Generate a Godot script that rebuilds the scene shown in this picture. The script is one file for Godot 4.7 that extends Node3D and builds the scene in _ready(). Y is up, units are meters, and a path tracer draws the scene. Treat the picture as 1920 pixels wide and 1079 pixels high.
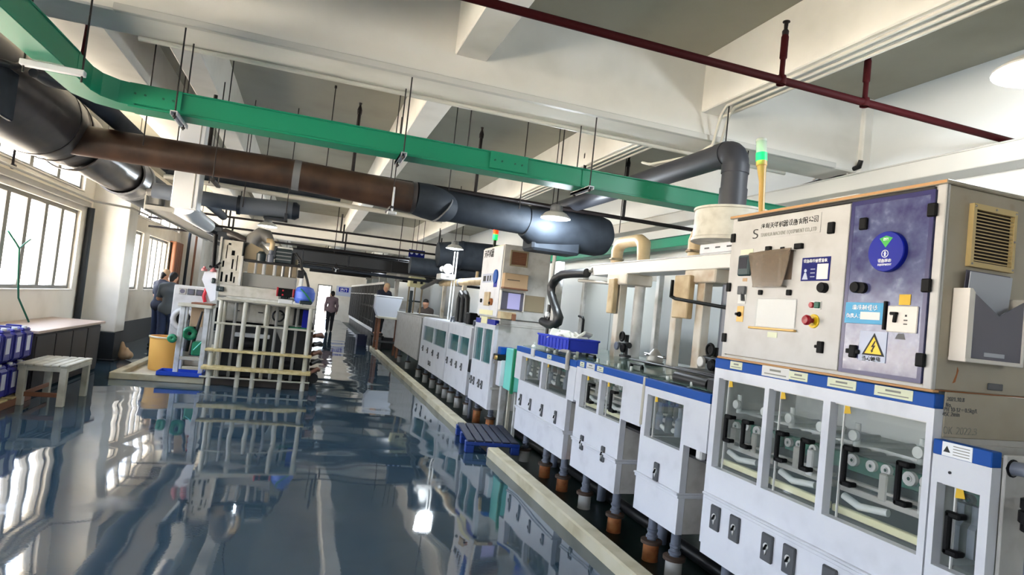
extends Node3D

# ---------------------------------------------------------------- mesh building
class MB:
	var v := PackedVector3Array()
	var n := PackedVector3Array()
	var o := Vector3.ZERO
	var marks := PackedInt32Array()
	func mark() -> void:
		if marks.is_empty() or marks[marks.size() - 1] != v.size(): marks.append(v.size())
	func tri(a: Vector3, b: Vector3, c: Vector3, na: Vector3, nb: Vector3, nc: Vector3) -> void:
		var g := (c - a).cross(b - a)
		if g.dot(na + nb + nc) < 0.0:
			v.append(a - o); v.append(c - o); v.append(b - o)
			n.append(na); n.append(nc); n.append(nb)
		else:
			v.append(a - o); v.append(b - o); v.append(c - o)
			n.append(na); n.append(nb); n.append(nc)
	func quad(a: Vector3, b: Vector3, c: Vector3, d: Vector3, nn: Vector3) -> void:
		tri(a, b, c, nn, nn, nn)
		tri(a, c, d, nn, nn, nn)
	# chamfered box: centre, full size, chamfer, axes
	func box(c: Vector3, s: Vector3, e := 0.0, B := Basis.IDENTITY) -> MB:
		mark()
		var h := s * 0.5
		e = minf(e, minf(h.x, minf(h.y, h.z)) * 0.9)
		if e <= 0.0:
			for a in 3:
				for sg in [-1.0, 1.0]:
					var q := []
					for k in [[-1, -1], [1, -1], [1, 1], [-1, 1]]:
						var p := Vector3.ZERO
						p[a] = h[a] * sg
						p[(a + 1) % 3] = h[(a + 1) % 3] * k[0]
						p[(a + 2) % 3] = h[(a + 2) % 3] * k[1]
						q.append(c + B * p)
					var nn := Vector3.ZERO
					nn[a] = sg
					quad(q[0], q[1], q[2], q[3], B * nn)
			return self
		var f := func(sx: float, sy: float, sz: float, a: int) -> Vector3:
			var p := Vector3(sx * (h.x - e), sy * (h.y - e), sz * (h.z - e))
			var sg := Vector3(sx, sy, sz)
			p[a] = sg[a] * h[a]
			return c + B * p
		for a in 3:
			var b := (a + 1) % 3
			var d := (a + 2) % 3
			for sa in [-1.0, 1.0]:
				var q := []
				for k in [[-1.0, -1.0], [1.0, -1.0], [1.0, 1.0], [-1.0, 1.0]]:
					var sg := Vector3.ZERO
					sg[a] = sa; sg[b] = k[0]; sg[d] = k[1]
					q.append(f.call(sg.x, sg.y, sg.z, a))
				var nn := Vector3.ZERO
				nn[a] = sa
				quad(q[0], q[1], q[2], q[3], B * nn)
				for sb in [-1.0, 1.0]:
					var g0 := Vector3.ZERO
					g0[a] = sa; g0[b] = sb; g0[d] = -1.0
					var g1 := g0
					g1[d] = 1.0
					var en := Vector3.ZERO
					en[a] = sa; en[b] = sb
					quad(f.call(g0.x, g0.y, g0.z, a), f.call(g1.x, g1.y, g1.z, a), f.call(g1.x, g1.y, g1.z, b), f.call(g0.x, g0.y, g0.z, b), B * en.normalized())
		for sx in [-1.0, 1.0]:
			for sy in [-1.0, 1.0]:
				for sz in [-1.0, 1.0]:
					var cn := B * Vector3(sx, sy, sz).normalized()
					tri(f.call(sx, sy, sz, 0), f.call(sx, sy, sz, 1), f.call(sx, sy, sz, 2), cn, cn, cn)
		return self
	# box from bounds
	func bb(x0: float, x1: float, y0: float, y1: float, z0: float, z1: float, e := 0.0) -> MB:
		return box(Vector3((x0 + x1) * .5, (y0 + y1) * .5, (z0 + z1) * .5), Vector3(absf(x1 - x0), absf(y1 - y0), absf(z1 - z0)), e)
	# bar of rectangular section from a to b
	func bar(a: Vector3, b: Vector3, w: float, t: float, e := 0.0, up := Vector3.UP) -> MB:
		var z := (b - a).normalized()
		if absf(z.dot(up)) > 0.98:
			up = Vector3(0, 0, 1) if absf(z.z) < 0.9 else Vector3(1, 0, 0)
		var x := up.cross(z).normalized()
		return box((a + b) * .5, Vector3(w, t, a.distance_to(b)), e, Basis(x, z.cross(x), z))
	# round pipe along a path; r a number or one radius per point
	func tube(p: Array, r, seg := 12, caps := true) -> MB:
		mark()
		var rings := []
		var m := p.size()
		var d0: Vector3 = (p[1] - p[0]).normalized()
		var u := d0.cross(Vector3.UP)
		if u.length() < 0.1:
			u = d0.cross(Vector3.RIGHT)
		u = u.normalized()
		var prev := d0
		for i in m:
			var di: Vector3 = (p[mini(i + 1, m - 1)] - p[maxi(i - 1, 0)]).normalized()
			if i > 0 and i < m - 1:
				di = ((p[i] - p[i - 1]).normalized() + (p[i + 1] - p[i]).normalized()).normalized()
			var ax := prev.cross(di)
			if ax.length() > 1e-5:
				u = u.rotated(ax.normalized(), prev.angle_to(di))
			prev = di
			u = (u - di * u.dot(di)).normalized()
			var w := di.cross(u)
			var rr: float = r[i] if r is Array else r
			var mit := 1.0
			if i > 0 and i < m - 1:
				mit = 1.0 / maxf(0.5, cos((p[i] - p[i - 1]).angle_to(p[i + 1] - p[i]) * .5))
			var ring := []
			for k in seg:
				var t := TAU * k / seg
				var dir := u * cos(t) + w * sin(t)
				ring.append([p[i] + dir * rr * mit, dir])
			rings.append(ring)
		for i in m - 1:
			for k in seg:
				var a = rings[i][k]; var b = rings[i][(k + 1) % seg]
				var c = rings[i + 1][(k + 1) % seg]; var d = rings[i + 1][k]
				tri(a[0], b[0], c[0], a[1], b[1], c[1])
				tri(a[0], c[0], d[0], a[1], c[1], d[1])
		if caps:
			for e in [0, m - 1]:
				var dn: Vector3 = -(p[1] - p[0]).normalized() if e == 0 else (p[m - 1] - p[m - 2]).normalized()
				for k in range(1, seg - 1):
					tri(rings[e][0][0], rings[e][k][0], rings[e][k + 1][0], dn, dn, dn)
		return self
	# surface of revolution: profile of (radius, height) about the axis B.y at c
	func lathe(c: Vector3, prof: Array, seg := 20, B := Basis.IDENTITY) -> MB:
		mark()
		for i in prof.size() - 1:
			var p: Vector2 = prof[i]; var q: Vector2 = prof[i + 1]
			var e := q - p
			if e.length() < 1e-6:
				continue
			var nn := Vector2(e.y, -e.x).normalized()
			for k in seg:
				var t0 := TAU * k / seg; var t1 := TAU * (k + 1) / seg
				var d0 := Vector3(cos(t0), 0, sin(t0)); var d1 := Vector3(cos(t1), 0, sin(t1))
				var a := c + B * (d0 * p.x + Vector3.UP * p.y); var b := c + B * (d1 * p.x + Vector3.UP * p.y)
				var g := c + B * (d1 * q.x + Vector3.UP * q.y); var h := c + B * (d0 * q.x + Vector3.UP * q.y)
				var n0 := B * (d0 * nn.x + Vector3.UP * nn.y); var n1 := B * (d1 * nn.x + Vector3.UP * nn.y)
				if p.x > 1e-6:
					tri(a, b, g, n0, n1, n1)
				if q.x > 1e-6:
					tri(a, g, h, n0, n1, n0)
		return self
	# extruded polygon: origin, u and v axes, normal; the polygon's front at n = 0, back at n = -t
	func prism(poly: Array, c: Vector3, u: Vector3, w: Vector3, t: float) -> MB:
		mark()
		var nn := u.cross(w).normalized()
		var pp := PackedVector2Array(poly)
		var ix := Geometry2D.triangulate_polygon(pp)
		var at := func(i: int, back: bool) -> Vector3: return c + u * pp[i].x + w * pp[i].y - (nn * t if back else Vector3.ZERO)
		for k in range(0, ix.size(), 3):
			tri(at.call(ix[k], false), at.call(ix[k + 1], false), at.call(ix[k + 2], false), nn, nn, nn)
			tri(at.call(ix[k], true), at.call(ix[k + 1], true), at.call(ix[k + 2], true), -nn, -nn, -nn)
		var ccw := Geometry2D.is_polygon_clockwise(pp)
		for i in pp.size():
			var j := (i + 1) % pp.size()
			var e := pp[j] - pp[i]
			var s := -1.0 if ccw else 1.0
			var en := (u * e.y - w * e.x).normalized() * s
			quad(at.call(i, false), at.call(j, false), at.call(j, true), at.call(i, true), en)
		return self
	# plate with rectangular holes in the plane (u, w): bounds and holes are [u0, u1, w0, w1]
	func plate(c: Vector3, u: Vector3, w: Vector3, r: Array, holes: Array, t: float) -> MB:
		mark()
		var nn := u.cross(w).normalized()
		var us := [r[0], r[1]]; var ws := [r[2], r[3]]
		for h in holes:
			for x in [h[0], h[1]]:
				if x > r[0] and x < r[1] and not us.has(x): us.append(x)
			for y in [h[2], h[3]]:
				if y > r[2] and y < r[3] and not ws.has(y): ws.append(y)
		us.sort(); ws.sort()
		var solid := func(i: int, j: int) -> bool:
			if i < 0 or j < 0 or i >= us.size() - 1 or j >= ws.size() - 1: return false
			var x: float = (us[i] + us[i + 1]) * .5; var y: float = (ws[j] + ws[j + 1]) * .5
			for h in holes:
				if x > h[0] and x < h[1] and y > h[2] and y < h[3]: return false
			return true
		for i in us.size() - 1:
			for j in ws.size() - 1:
				if not solid.call(i, j): continue
				var q := [c + u * us[i] + w * ws[j], c + u * us[i + 1] + w * ws[j], c + u * us[i + 1] + w * ws[j + 1], c + u * us[i] + w * ws[j + 1]]
				var b := nn * -t
				quad(q[0], q[1], q[2], q[3], nn)
				quad(q[0] + b, q[1] + b, q[2] + b, q[3] + b, -nn)
				if not solid.call(i - 1, j): quad(q[0], q[3], q[3] + b, q[0] + b, -u)
				if not solid.call(i + 1, j): quad(q[1], q[2], q[2] + b, q[1] + b, u)
				if not solid.call(i, j - 1): quad(q[0], q[1], q[1] + b, q[0] + b, -w)
				if not solid.call(i, j + 1): quad(q[3], q[2], q[2] + b, q[3] + b, w)
		return self
	func mesh() -> ArrayMesh:
		var a := []
		a.resize(Mesh.ARRAY_MAX)
		a[Mesh.ARRAY_VERTEX] = v
		a[Mesh.ARRAY_NORMAL] = n
		var m := ArrayMesh.new()
		m.add_surface_from_arrays(Mesh.PRIMITIVE_TRIANGLES, a)
		return m

var org := Vector3.ZERO
var used := {}
var M := {}

func mb() -> MB:
	var b := MB.new()
	b.o = org
	return b

func numbered(parent: Node, called: String) -> String:
	var key := str(parent.get_instance_id()) + called
	var k: int = used.get(key, 0)
	used[key] = k + 1
	return called if k == 0 else "%s_%03d" % [called, k]

func base(called: String, label: String, category: String, at: Vector3, group := "") -> Node3D:
	var o := Node3D.new()
	o.name = numbered(self, called)
	add_child(o, true)
	o.position = at
	org = at
	tag(o, label, category, group)
	return o

func tag(o: Node, label: String, category: String, group := "", kind := "") -> Node:
	if label: o.set_meta("label", label)
	if category: o.set_meta("category", category)
	if group: o.set_meta("group", group)
	if kind: o.set_meta("kind", kind)
	return o

func put(parent: Node, called: String, b, m: Material, label := "") -> MeshInstance3D:
	var o := MeshInstance3D.new()
	o.name = numbered(parent, called)
	o.mesh = b.mesh() if b is MB else b
	o.material_override = m
	parent.add_child(o, true)
	if label: o.set_meta("label", label)
	return o

# every separate piece of b as a part of its own
func puts(parent: Node, called: String, b: MB, m: Material) -> MeshInstance3D:
	var first: MeshInstance3D = null
	for i in b.marks.size():
		var e: int = b.marks[i + 1] if i + 1 < b.marks.size() else b.v.size()
		if e <= b.marks[i]: continue
		var c := MB.new()
		c.v = b.v.slice(b.marks[i], e)
		c.n = b.n.slice(b.marks[i], e)
		var o := put(parent, called, c, m)
		if first == null: first = o
	return first

# a thing that is one mesh, its geometry in world coordinates, its origin at `at`
func single(called: String, label: String, category: String, at: Vector3, make: Callable, m: Material, group := "", kind := "") -> MeshInstance3D:
	org = at
	var b := mb()
	make.call(b)
	var o := put(self, called, b, m)
	o.position = at
	tag(o, label, category, group, kind)
	return o

func copy(o: Node3D, label: String) -> Node3D:
	var c: Node3D = o.duplicate()
	var stem := String(o.name)
	c.name = numbered(self, stem)
	add_child(c, true)
	c.set_meta("label", label)
	return c

# ---------------------------------------------------------------- materials
func mat(key: String, col: Color, rough := 0.5, metal := 0.0, spec := 0.5) -> StandardMaterial3D:
	if M.has(key): return M[key]
	var m := StandardMaterial3D.new()
	m.albedo_color = col
	m.roughness = rough
	m.metallic = metal
	m.metallic_specular = spec
	M[key] = m
	return m

func noise_tex(cols: Array, offs: Array, freq: float, sd: int, oct := 4, size := 512, normal := false, bump := 4.0, kind := FastNoiseLite.TYPE_SIMPLEX_SMOOTH) -> NoiseTexture2D:
	var t := NoiseTexture2D.new()
	t.width = size; t.height = size
	t.seamless = true
	var f := FastNoiseLite.new()
	f.seed = sd
	f.noise_type = kind
	f.frequency = freq
	f.fractal_octaves = oct
	t.noise = f
	if normal:
		t.as_normal_map = true
		t.bump_strength = bump
	else:
		var g := Gradient.new()
		g.offsets = PackedFloat32Array(offs)
		g.colors = PackedColorArray(cols)
		t.color_ramp = g
	return t

# a material whose colour wanders between tones (stains, dust, rust), in world-triplanar mapping
func worn(key: String, cols: Array, offs: Array, freq: float, scale: float, rough := 0.6, metal := 0.0, spec := 0.5) -> StandardMaterial3D:
	if M.has(key): return M[key]
	var m := mat(key, Color.WHITE, rough, metal, spec)
	m.albedo_texture = noise_tex(cols, offs, freq, key.hash() % 1000)
	m.uv1_triplanar = true
	m.uv1_world_triplanar = true
	m.uv1_scale = Vector3.ONE * scale
	return m

func glow(key: String, col: Color, energy: float) -> StandardMaterial3D:
	if M.has(key): return M[key]
	var m := mat(key, col, 0.4)
	m.emission_enabled = true
	m.emission = col
	m.emission_energy_multiplier = energy
	return m

func glass(key: String, col: Color, a: float, rough := 0.03) -> StandardMaterial3D:
	if M.has(key): return M[key]
	var m := mat(key, Color(col.r, col.g, col.b, a), rough)
	m.transparency = BaseMaterial3D.TRANSPARENCY_ALPHA
	return m

func c8(r: int, g: int, b: int) -> Color:
	return Color8(r, g, b)

# ---------------------------------------------------------------- lettering
# strokes on a 0-9 grid, each a run of digit pairs
const HAN := {
	"深": "1827 0625 0114 3746 3848 4878 7876 4544 6463 3585 5752 5334 5466 5284",
	"圳": "0636 2922 0233 4841 5948 6761 8980",
	"天": "1888 0595 5854 5410 5490",
	"华": "2906 1713 5955 3798 5577 0383 5550 0383",
	"机": "0646 2920 2603 2544 5853 5330 5888 8881 8191",
	"器": "0939 3936 3606 0609 5989 8986 8656 5659 0595 5610 5690 0333 3330 3000 0003 5383 8380 8050 5053",
	"设": "1928 0626 2621 2132 5956 4856 5989 8986 8696 4585 8540 5390",
	"备": "3916 2878 7844 5894 1585 1584 1510 8580 1080 1383 5450 2786",
	"有": "0797 4930 3575 7570 3530 3373 3252 3555",
	"限": "0900 0939 3926 2635 3513 4989 8985 8545 4740 4060 4747 6690 8371",
	"公": "3916 6996 4513 1383 6292",
	"司": "0989 8980 8071 0666 1454 5451 5111 1114",
	"状": "2920 0827 0412 4696 6960 6542 6493 7888",
	"态": "0797 5955 5535 3513 5595 1401 3321 2171 7182 6354 8493",
	"运": "4888 3696 5644 4484 7793 1928 0626 2621 2110 1090",
	"行": "2917 2615 1510 4888 3696 7670 7060",
	"当": "5955 1837 8867 0585 8580 8010 0585 1383",
	"心": "1401 3632 3270 7083 5847 8784",
	"触": "1907 0737 3730 0700 0545 0345 2620 4787 8783 8343 4347 6960 4090",
	"电": "1888 8883 8313 1318 1555 1585 5951 5191 9193",
	"清": "1827 0625 0114 3888 3696 3494 5954 3383 8380 3330 3282 3181",
	"洗": "1827 0625 0114 4838 4888 6955 3595 5540 7571 7191",
	"制": "1907 0747 0555 2920 0444 4441 0401 6862 8980",
	"程": "3928 0646 2720 2604 5989 8986 8656 5659 4494 6460 4282 4090",
	"线": "2905 0525 2512 0233 4787 4595 6983 8391 9192 8330 7988",
	"负": "3916 2868 6856 1686 1612 8682 5552 5210 5490",
	"责": "1888 0696 2787 5955 1484 1411 8481 5452 5210 5490",
	"人": "5955 5510 5590",
	"管": "2927 7977 1736 5786 0595 0504 9594 2484 2420 8482 2282 8080 2080",
	"理": "0838 2820 0535 0031 4989 8985 8545 4549 4787 6560 4383 3090",
	"看": "1888 0696 5935 3510 3585 8580 8030 3530 3383 3282",
	"板": "0636 2920 2604 2544 4888 4830 4686 8640 5590",
}

# strokes as thin raised bars on a plane: size of a character, stroke width
func han(b: MB, text: String, at: Vector3, u: Vector3, w: Vector3, size: float, stroke: float, gap := 1.08, dep := 0.0012) -> void:
	var nn := u.cross(w).normalized()
	for i in text.length():
		var g: String = HAN.get(text[i], "")
		var o := at + u * (size * gap * i)
		for run in g.split(" ", false):
			for k in range(0, run.length() - 3, 2):
				var p := Vector2(run[k].to_int(), run[k + 1].to_int()) / 9.0 * size
				var q := Vector2(run[k + 2].to_int(), run[k + 3].to_int()) / 9.0 * size
				b.bar(o + u * p.x + w * p.y, o + u * q.x + w * q.y, stroke, dep * 2.0, 0.0, nn)

func lettering(parent: Node, text: String, at: Vector3, bas: Basis, height: float, m: Material, fnt := "Droid Sans", width := 0.0, weight := 400) -> MeshInstance3D:
	var t := TextMesh.new()
	var f := SystemFont.new()
	f.font_names = PackedStringArray([fnt])
	f.font_weight = weight
	t.font = f
	t.text = text
	t.font_size = 64
	t.pixel_size = height / 47.0
	t.depth = 0.002
	t.curve_step = 4.0
	t.horizontal_alignment = HORIZONTAL_ALIGNMENT_LEFT
	var o := put(parent, "lettering", t, m)
	var sx := 1.0
	if width > 0.0:
		var w0 := t.get_aabb().size.x
		if w0 > 0.0: sx = width / w0
	var p := Vector3.ZERO
	if parent != self:
		var q := parent
		while q != self:
			if q.get_parent() == self: p = (q as Node3D).position
			q = q.get_parent()
	o.transform = Transform3D(bas.scaled_local(Vector3(sx, 1, 1)), at - p)
	return o

const FACE_LEFT := Basis(Vector3(0, 0, 1), Vector3(0, 1, 0), Vector3(-1, 0, 0))
const ZP := Vector3(0, 0, 1)
const YP := Vector3(0, 1, 0)
const XP := Vector3(1, 0, 0)

func _ready() -> void:
	# ---- camera
	var cam := Camera3D.new()
	cam.name = "camera"
	cam.fov = rad_to_deg(2.0 * atan(539.5 / 1170.0))
	cam.rotation_order = EULER_ORDER_YXZ
	cam.rotation_degrees = Vector3(2.28, -18.05, 6.08)
	cam.position = Vector3(0, 1.6, 0)
	cam.near = 0.05
	cam.far = 200.0
	add_child(cam)
	cam.current = true
	# ---- sky: bright overcast seen through the windows
	var env := Environment.new()
	var sky := Sky.new()
	var sm := ProceduralSkyMaterial.new()
	sm.sky_top_color = Color(0.80, 0.88, 1.0)
	sm.sky_horizon_color = Color(1.0, 0.98, 0.95)
	sm.ground_horizon_color = Color(1.36, 1.31, 1.24)
	sm.ground_bottom_color = Color(1.32, 1.24, 1.12)
	sm.energy_multiplier = SKY
	sm.sun_angle_max = 0.0
	sky.sky_material = sm
	env.background_mode = Environment.BG_SKY
	env.sky = sky
	env.tonemap_mode = Environment.TONE_MAPPER_LINEAR
	env.tonemap_exposure = 1.15
	env.sdfgi_enabled = true
	env.ssao_enabled = true
	env.ssil_enabled = true
	var we := WorldEnvironment.new()
	we.name = "world_environment"
	we.environment = env
	add_child(we)
	materials()
	lamps()
	room()
	ceiling_services()
	wet_line()
	control_cabinet()
	line_top()
	second_machine()
	far_line()
	left_machine()
	left_store()
	floor_things()
	people()

const SKY := 17.0
const LAMP := 3.0

func materials() -> void:
	# room surfaces
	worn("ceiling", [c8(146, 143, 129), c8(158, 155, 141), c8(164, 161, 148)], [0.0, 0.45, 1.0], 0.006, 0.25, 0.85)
	worn("beam_white", [c8(222, 219, 211), c8(234, 231, 224), c8(238, 236, 230)], [0.0, 0.5, 1.0], 0.008, 0.3, 0.75)
	worn("wall_paint", [c8(216, 209, 196), c8(230, 224, 213), c8(235, 230, 220)], [0.0, 0.5, 1.0], 0.006, 0.3, 0.8)
	mat("skirting", c8(17, 25, 33), 0.5)
	worn("pit", [c8(8, 26, 22), c8(14, 40, 34), c8(30, 34, 30)], [0.0, 0.6, 1.0], 0.02, 0.6, 0.35)
	worn("kerb", [c8(156, 146, 118), c8(180, 172, 146), c8(190, 184, 162)], [0.0, 0.4, 1.0], 0.01, 0.4, 0.6)
	# wet painted floor
	mat("flange_dark", c8(70, 54, 44), 0.6)
	mat("wall_white", c8(228, 231, 232), 0.6)
	var fl := worn("floor", [c8(42, 62, 76), c8(48, 68, 82), c8(54, 74, 87)], [0.0, 0.5, 1.0], 0.004, 0.22, 0.05, 0.0, 0.75)
	fl.roughness_texture = noise_tex([Color(0.02, 0.02, 0.02), Color(0.05, 0.05, 0.05), Color(0.22, 0.22, 0.22)], [0.0, 0.72, 1.0], 0.008, 77)
	fl.roughness = 1.0
	fl.normal_enabled = true
	fl.normal_texture = noise_tex([], [], 0.006, 31, 2, 512, true, 6.0)
	fl.normal_scale = 0.12
	# services
	worn("brown_duct", [c8(38, 28, 22), c8(68, 48, 36), c8(86, 64, 48)], [0.0, 0.5, 1.0], 0.012, 0.5, 0.42)
	worn("dark_duct", [c8(40, 38, 40), c8(62, 58, 58), c8(78, 70, 66)], [0.0, 0.5, 1.0], 0.012, 0.6, 0.32)
	worn("slate_duct", [c8(36, 41, 48), c8(46, 52, 60), c8(54, 60, 68)], [0.0, 0.5, 1.0], 0.012, 0.6, 0.68, 0.0, 0.35)
	mat("grey_collar", c8(120, 122, 126), 0.35)
	mat("pvc_slate", c8(52, 54, 62), 0.5)
	mat("tray_green", c8(2, 128, 94), 0.4)
	mat("tray_green_dark", c8(0, 84, 64), 0.45)
	mat("pipe_red", c8(50, 5, 8), 0.7, 0.0, 0.25)
	mat("sprinkler_dark", c8(26, 18, 18), 0.5, 0.3)
	mat("rod", c8(52, 48, 48), 0.5, 0.5)
	mat("conduit_white", c8(214, 210, 200), 0.4)
	mat("trunking", c8(208, 206, 200), 0.5)
	mat("bracket", c8(206, 208, 214), 0.4, 0.3)
	mat("black_rubber", c8(14, 14, 16), 0.45)
	mat("dark_steel", c8(34, 34, 38), 0.45, 0.4)
	mat("near_black", c8(18, 17, 19), 0.5)
	mat("navy_black", c8(22, 30, 42), 0.5)
	# machines
	worn("machine_white", [c8(200, 202, 209), c8(213, 215, 222), c8(218, 220, 226)], [0.0, 0.4, 1.0], 0.01, 0.6, 0.32)
	worn("machine_side", [c8(168, 164, 158), c8(188, 186, 182), c8(196, 194, 190)], [0.0, 0.5, 1.0], 0.012, 0.8, 0.45)
	worn("cabinet_side", [c8(126, 104, 80), c8(150, 141, 124), c8(158, 150, 134), c8(163, 156, 141)], [0.0, 0.15, 0.55, 1.0], 0.008, 0.5, 0.5)
	worn("cabinet_front", [c8(176, 174, 171), c8(188, 187, 185), c8(193, 192, 191)], [0.0, 0.5, 1.0], 0.01, 0.8, 0.4)
	mat("band_blue", c8(4, 74, 158), 0.5, 0.0, 0.35)
	mat("inner_grey", c8(150, 156, 156), 0.5)
	mat("inner_white", c8(214, 218, 214), 0.45)
	mat("inner_dark", c8(44, 50, 52), 0.5)
	mat("gear_green", c8(20, 92, 74), 0.45)
	mat("pale_yellow", c8(226, 222, 178), 0.45)
	mat("tag_yellow", c8(214, 172, 20), 0.5)
	mat("rail_grey", c8(170, 166, 158), 0.45)
	glass("pane", Color(0.80, 0.88, 0.86), 0.05)
	glass("pocket_film", Color(0.9, 0.92, 0.92), 0.12, 0.3)
	glass("cover_glass", Color(0.42, 0.55, 0.50), 0.42, 0.08)
	glass("teal_pane", Color(0.20, 0.50, 0.52), 0.45)
	glass("smoke_pane", Color(0.52, 0.46, 0.39), 0.62, 0.15)
	mat("grime", c8(104, 88, 76), 0.6)
	mat("rust_edge", c8(186, 140, 92), 0.6)
	mat("plate_grey", c8(72, 74, 78), 0.45)
	mat("white_plastic", c8(208, 208, 206), 0.4)
	mat("paper", c8(228, 228, 226), 0.8)
	mat("paper_grey", c8(176, 180, 190), 0.8)
	mat("label_cream", c8(214, 218, 190), 0.6)
	mat("handle_black", c8(9, 9, 11), 0.55, 0.0, 0.3)
	worn("door_blue", [c8(52, 52, 96), c8(74, 76, 116), c8(86, 92, 128), c8(120, 128, 158)], [0.0, 0.4, 0.7, 1.0], 0.012, 1.6, 0.16)
	mat("door_edge", c8(38, 36, 92), 0.3)
	mat("dial_blue", c8(5, 24, 146), 0.4, 0.0, 0.35)
	mat("sign_navy", c8(8, 20, 100), 0.5, 0.0, 0.3)
	mat("sign_cyan", c8(36, 150, 200), 0.4)
	mat("sign_green", c8(48, 168, 60), 0.4)
	mat("sign_white", c8(236, 238, 240), 0.4)
	mat("sign_plate", c8(176, 184, 206), 0.4)
	mat("sign_yellow", c8(236, 196, 10), 0.4)
	mat("ink", c8(24, 24, 26), 0.6)
	mat("ink_grey", c8(128, 128, 120), 0.6)
	mat("grille_cream", c8(186, 164, 112), 0.5)
	mat("grille_dark", c8(38, 24, 16), 0.7)
	mat("holder_white", c8(220, 214, 206), 0.4)
	mat("holder_grey", c8(84, 82, 96), 0.35)
	mat("screen_dark", c8(52, 54, 62), 0.15)
	mat("teal_dark", c8(16, 52, 58), 0.35)
	mat("red_button", c8(150, 14, 30), 0.3)
	mat("brass", c8(198, 160, 92), 0.4, 0.3)
	mat("brown_stain", c8(150, 88, 40), 0.7)
	worn("casing_rust", [c8(108, 54, 28), c8(168, 98, 52), c8(176, 128, 84)], [0.0, 0.5, 1.0], 0.02, 0.8, 0.7)
	worn("casing_white", [c8(150, 148, 142), c8(186, 186, 184), c8(206, 206, 206)], [0.0, 0.5, 1.0], 0.01, 0.8, 0.6)
	mat("leg_grey", c8(104, 110, 124), 0.4)
	worn("tan_pipe", [c8(156, 132, 98), c8(184, 164, 128), c8(196, 180, 148)], [0.0, 0.5, 1.0], 0.01, 0.8, 0.5)
	worn("rusty_post", [c8(160, 138, 112), c8(190, 182, 168), c8(206, 204, 198)], [0.0, 0.4, 1.0], 0.01, 0.5, 0.5)
	worn("tank_white", [c8(168, 164, 152), c8(196, 193, 182), c8(206, 203, 194)], [0.0, 0.5, 1.0], 0.02, 0.8, 0.5)
	mat("crate_blue", c8(24, 52, 190), 0.4)
	mat("crate_navy", c8(16, 22, 54), 0.5)
	mat("pallet_blue", c8(18, 52, 130), 0.45)
	mat("pallet_top", c8(30, 36, 58), 0.6)
	mat("cloth_white", c8(206, 206, 196), 0.9)
	mat("aqua", c8(120, 214, 200), 0.35)
	mat("pump_dark", c8(22, 22, 24), 0.4, 0.3)
	mat("red_plastic", c8(190, 20, 40), 0.4)
	mat("cardboard", c8(186, 158, 126), 0.8)
	mat("panel_khaki", c8(142, 128, 104), 0.6)
	mat("lavender", c8(176, 172, 222), 0.6)
	mat("tower_amber", c8(186, 148, 82), 0.4)
	glass("tower_clear", Color(0.8, 0.85, 0.8), 0.55)
	# left side
	worn("pvc_cream", [c8(164, 158, 138), c8(184, 179, 162), c8(192, 188, 174)], [0.0, 0.5, 1.0], 0.01, 0.6, 0.4)
	worn("plank", [c8(168, 146, 92), c8(200, 180, 126), c8(212, 196, 150)], [0.0, 0.5, 1.0], 0.02, 1.0, 0.6)
	worn("machine_cream", [c8(166, 160, 147), c8(184, 180, 168), c8(194, 190, 182)], [0.0, 0.5, 1.0], 0.015, 0.8, 0.45)
	mat("panel_grey", c8(160, 158, 152), 0.4, 0.2)
	mat("bund_dark", c8(58, 50, 44), 0.6)
	mat("clamp_red", c8(170, 96, 98), 0.5)
	mat("silencer", c8(92, 100, 112), 0.5)
	mat("duct_white", c8(238, 241, 246), 0.45)
	mat("steel", c8(140, 138, 136), 0.3, 0.6)
	mat("motor_green", c8(28, 42, 46), 0.4)
	mat("blue_bag", c8(76, 108, 206), 0.5)
	mat("barrel_orange", c8(224, 170, 88), 0.45)
	mat("green_plastic", c8(20, 120, 80), 0.4)
	mat("tray_blue", c8(20, 64, 176), 0.4)
	mat("drum_blue", c8(24, 27, 122), 0.35)
	mat("drum_label", c8(206, 206, 214), 0.6)
	mat("bench_top", c8(176, 156, 142), 0.4)
	mat("bench_body", c8(26, 21, 23), 0.6)
	worn("stool_wood", [c8(146, 140, 124), c8(176, 172, 156), c8(192, 190, 176)], [0.0, 0.5, 1.0], 0.008, 0.8, 0.6)
	mat("wood_brown", c8(122, 78, 54), 0.6)
	mat("alu", c8(118, 116, 110), 0.5, 0.2)
	glass("window_glass", Color(0.92, 0.96, 1.0), 0.06)
	glass("door_pane", Color(0.62, 0.76, 0.86), 0.72, 0.2)
	mat("frosted", c8(230, 226, 220), 0.6)
	# people
	mat("skin", c8(196, 146, 118), 0.55)
	mat("hair", c8(26, 20, 20), 0.6)
	mat("shirt_grey", c8(92, 100, 108), 0.85)
	mat("shirt_navy", c8(30, 34, 50), 0.85)
	mat("shirt_pink", c8(128, 108, 112), 0.85)
	mat("shirt_brown", c8(66, 58, 54), 0.85)
	mat("jeans", c8(52, 66, 100), 0.85)
	mat("trousers_dark", c8(26, 26, 32), 0.85)
	mat("shoe", c8(24, 22, 24), 0.6)
	mat("cap_tan", c8(190, 160, 128), 0.8)
	mat("lens_dark", c8(20, 18, 18), 0.3)
	glow("lamp_glow", Color(0.93, 0.97, 1.0), 3.0)
	glow("green_glow", Color(0.10, 0.85, 0.42), 0.8)
	glow("red_glow", Color(1.0, 0.25, 0.06), 1.0)

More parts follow.
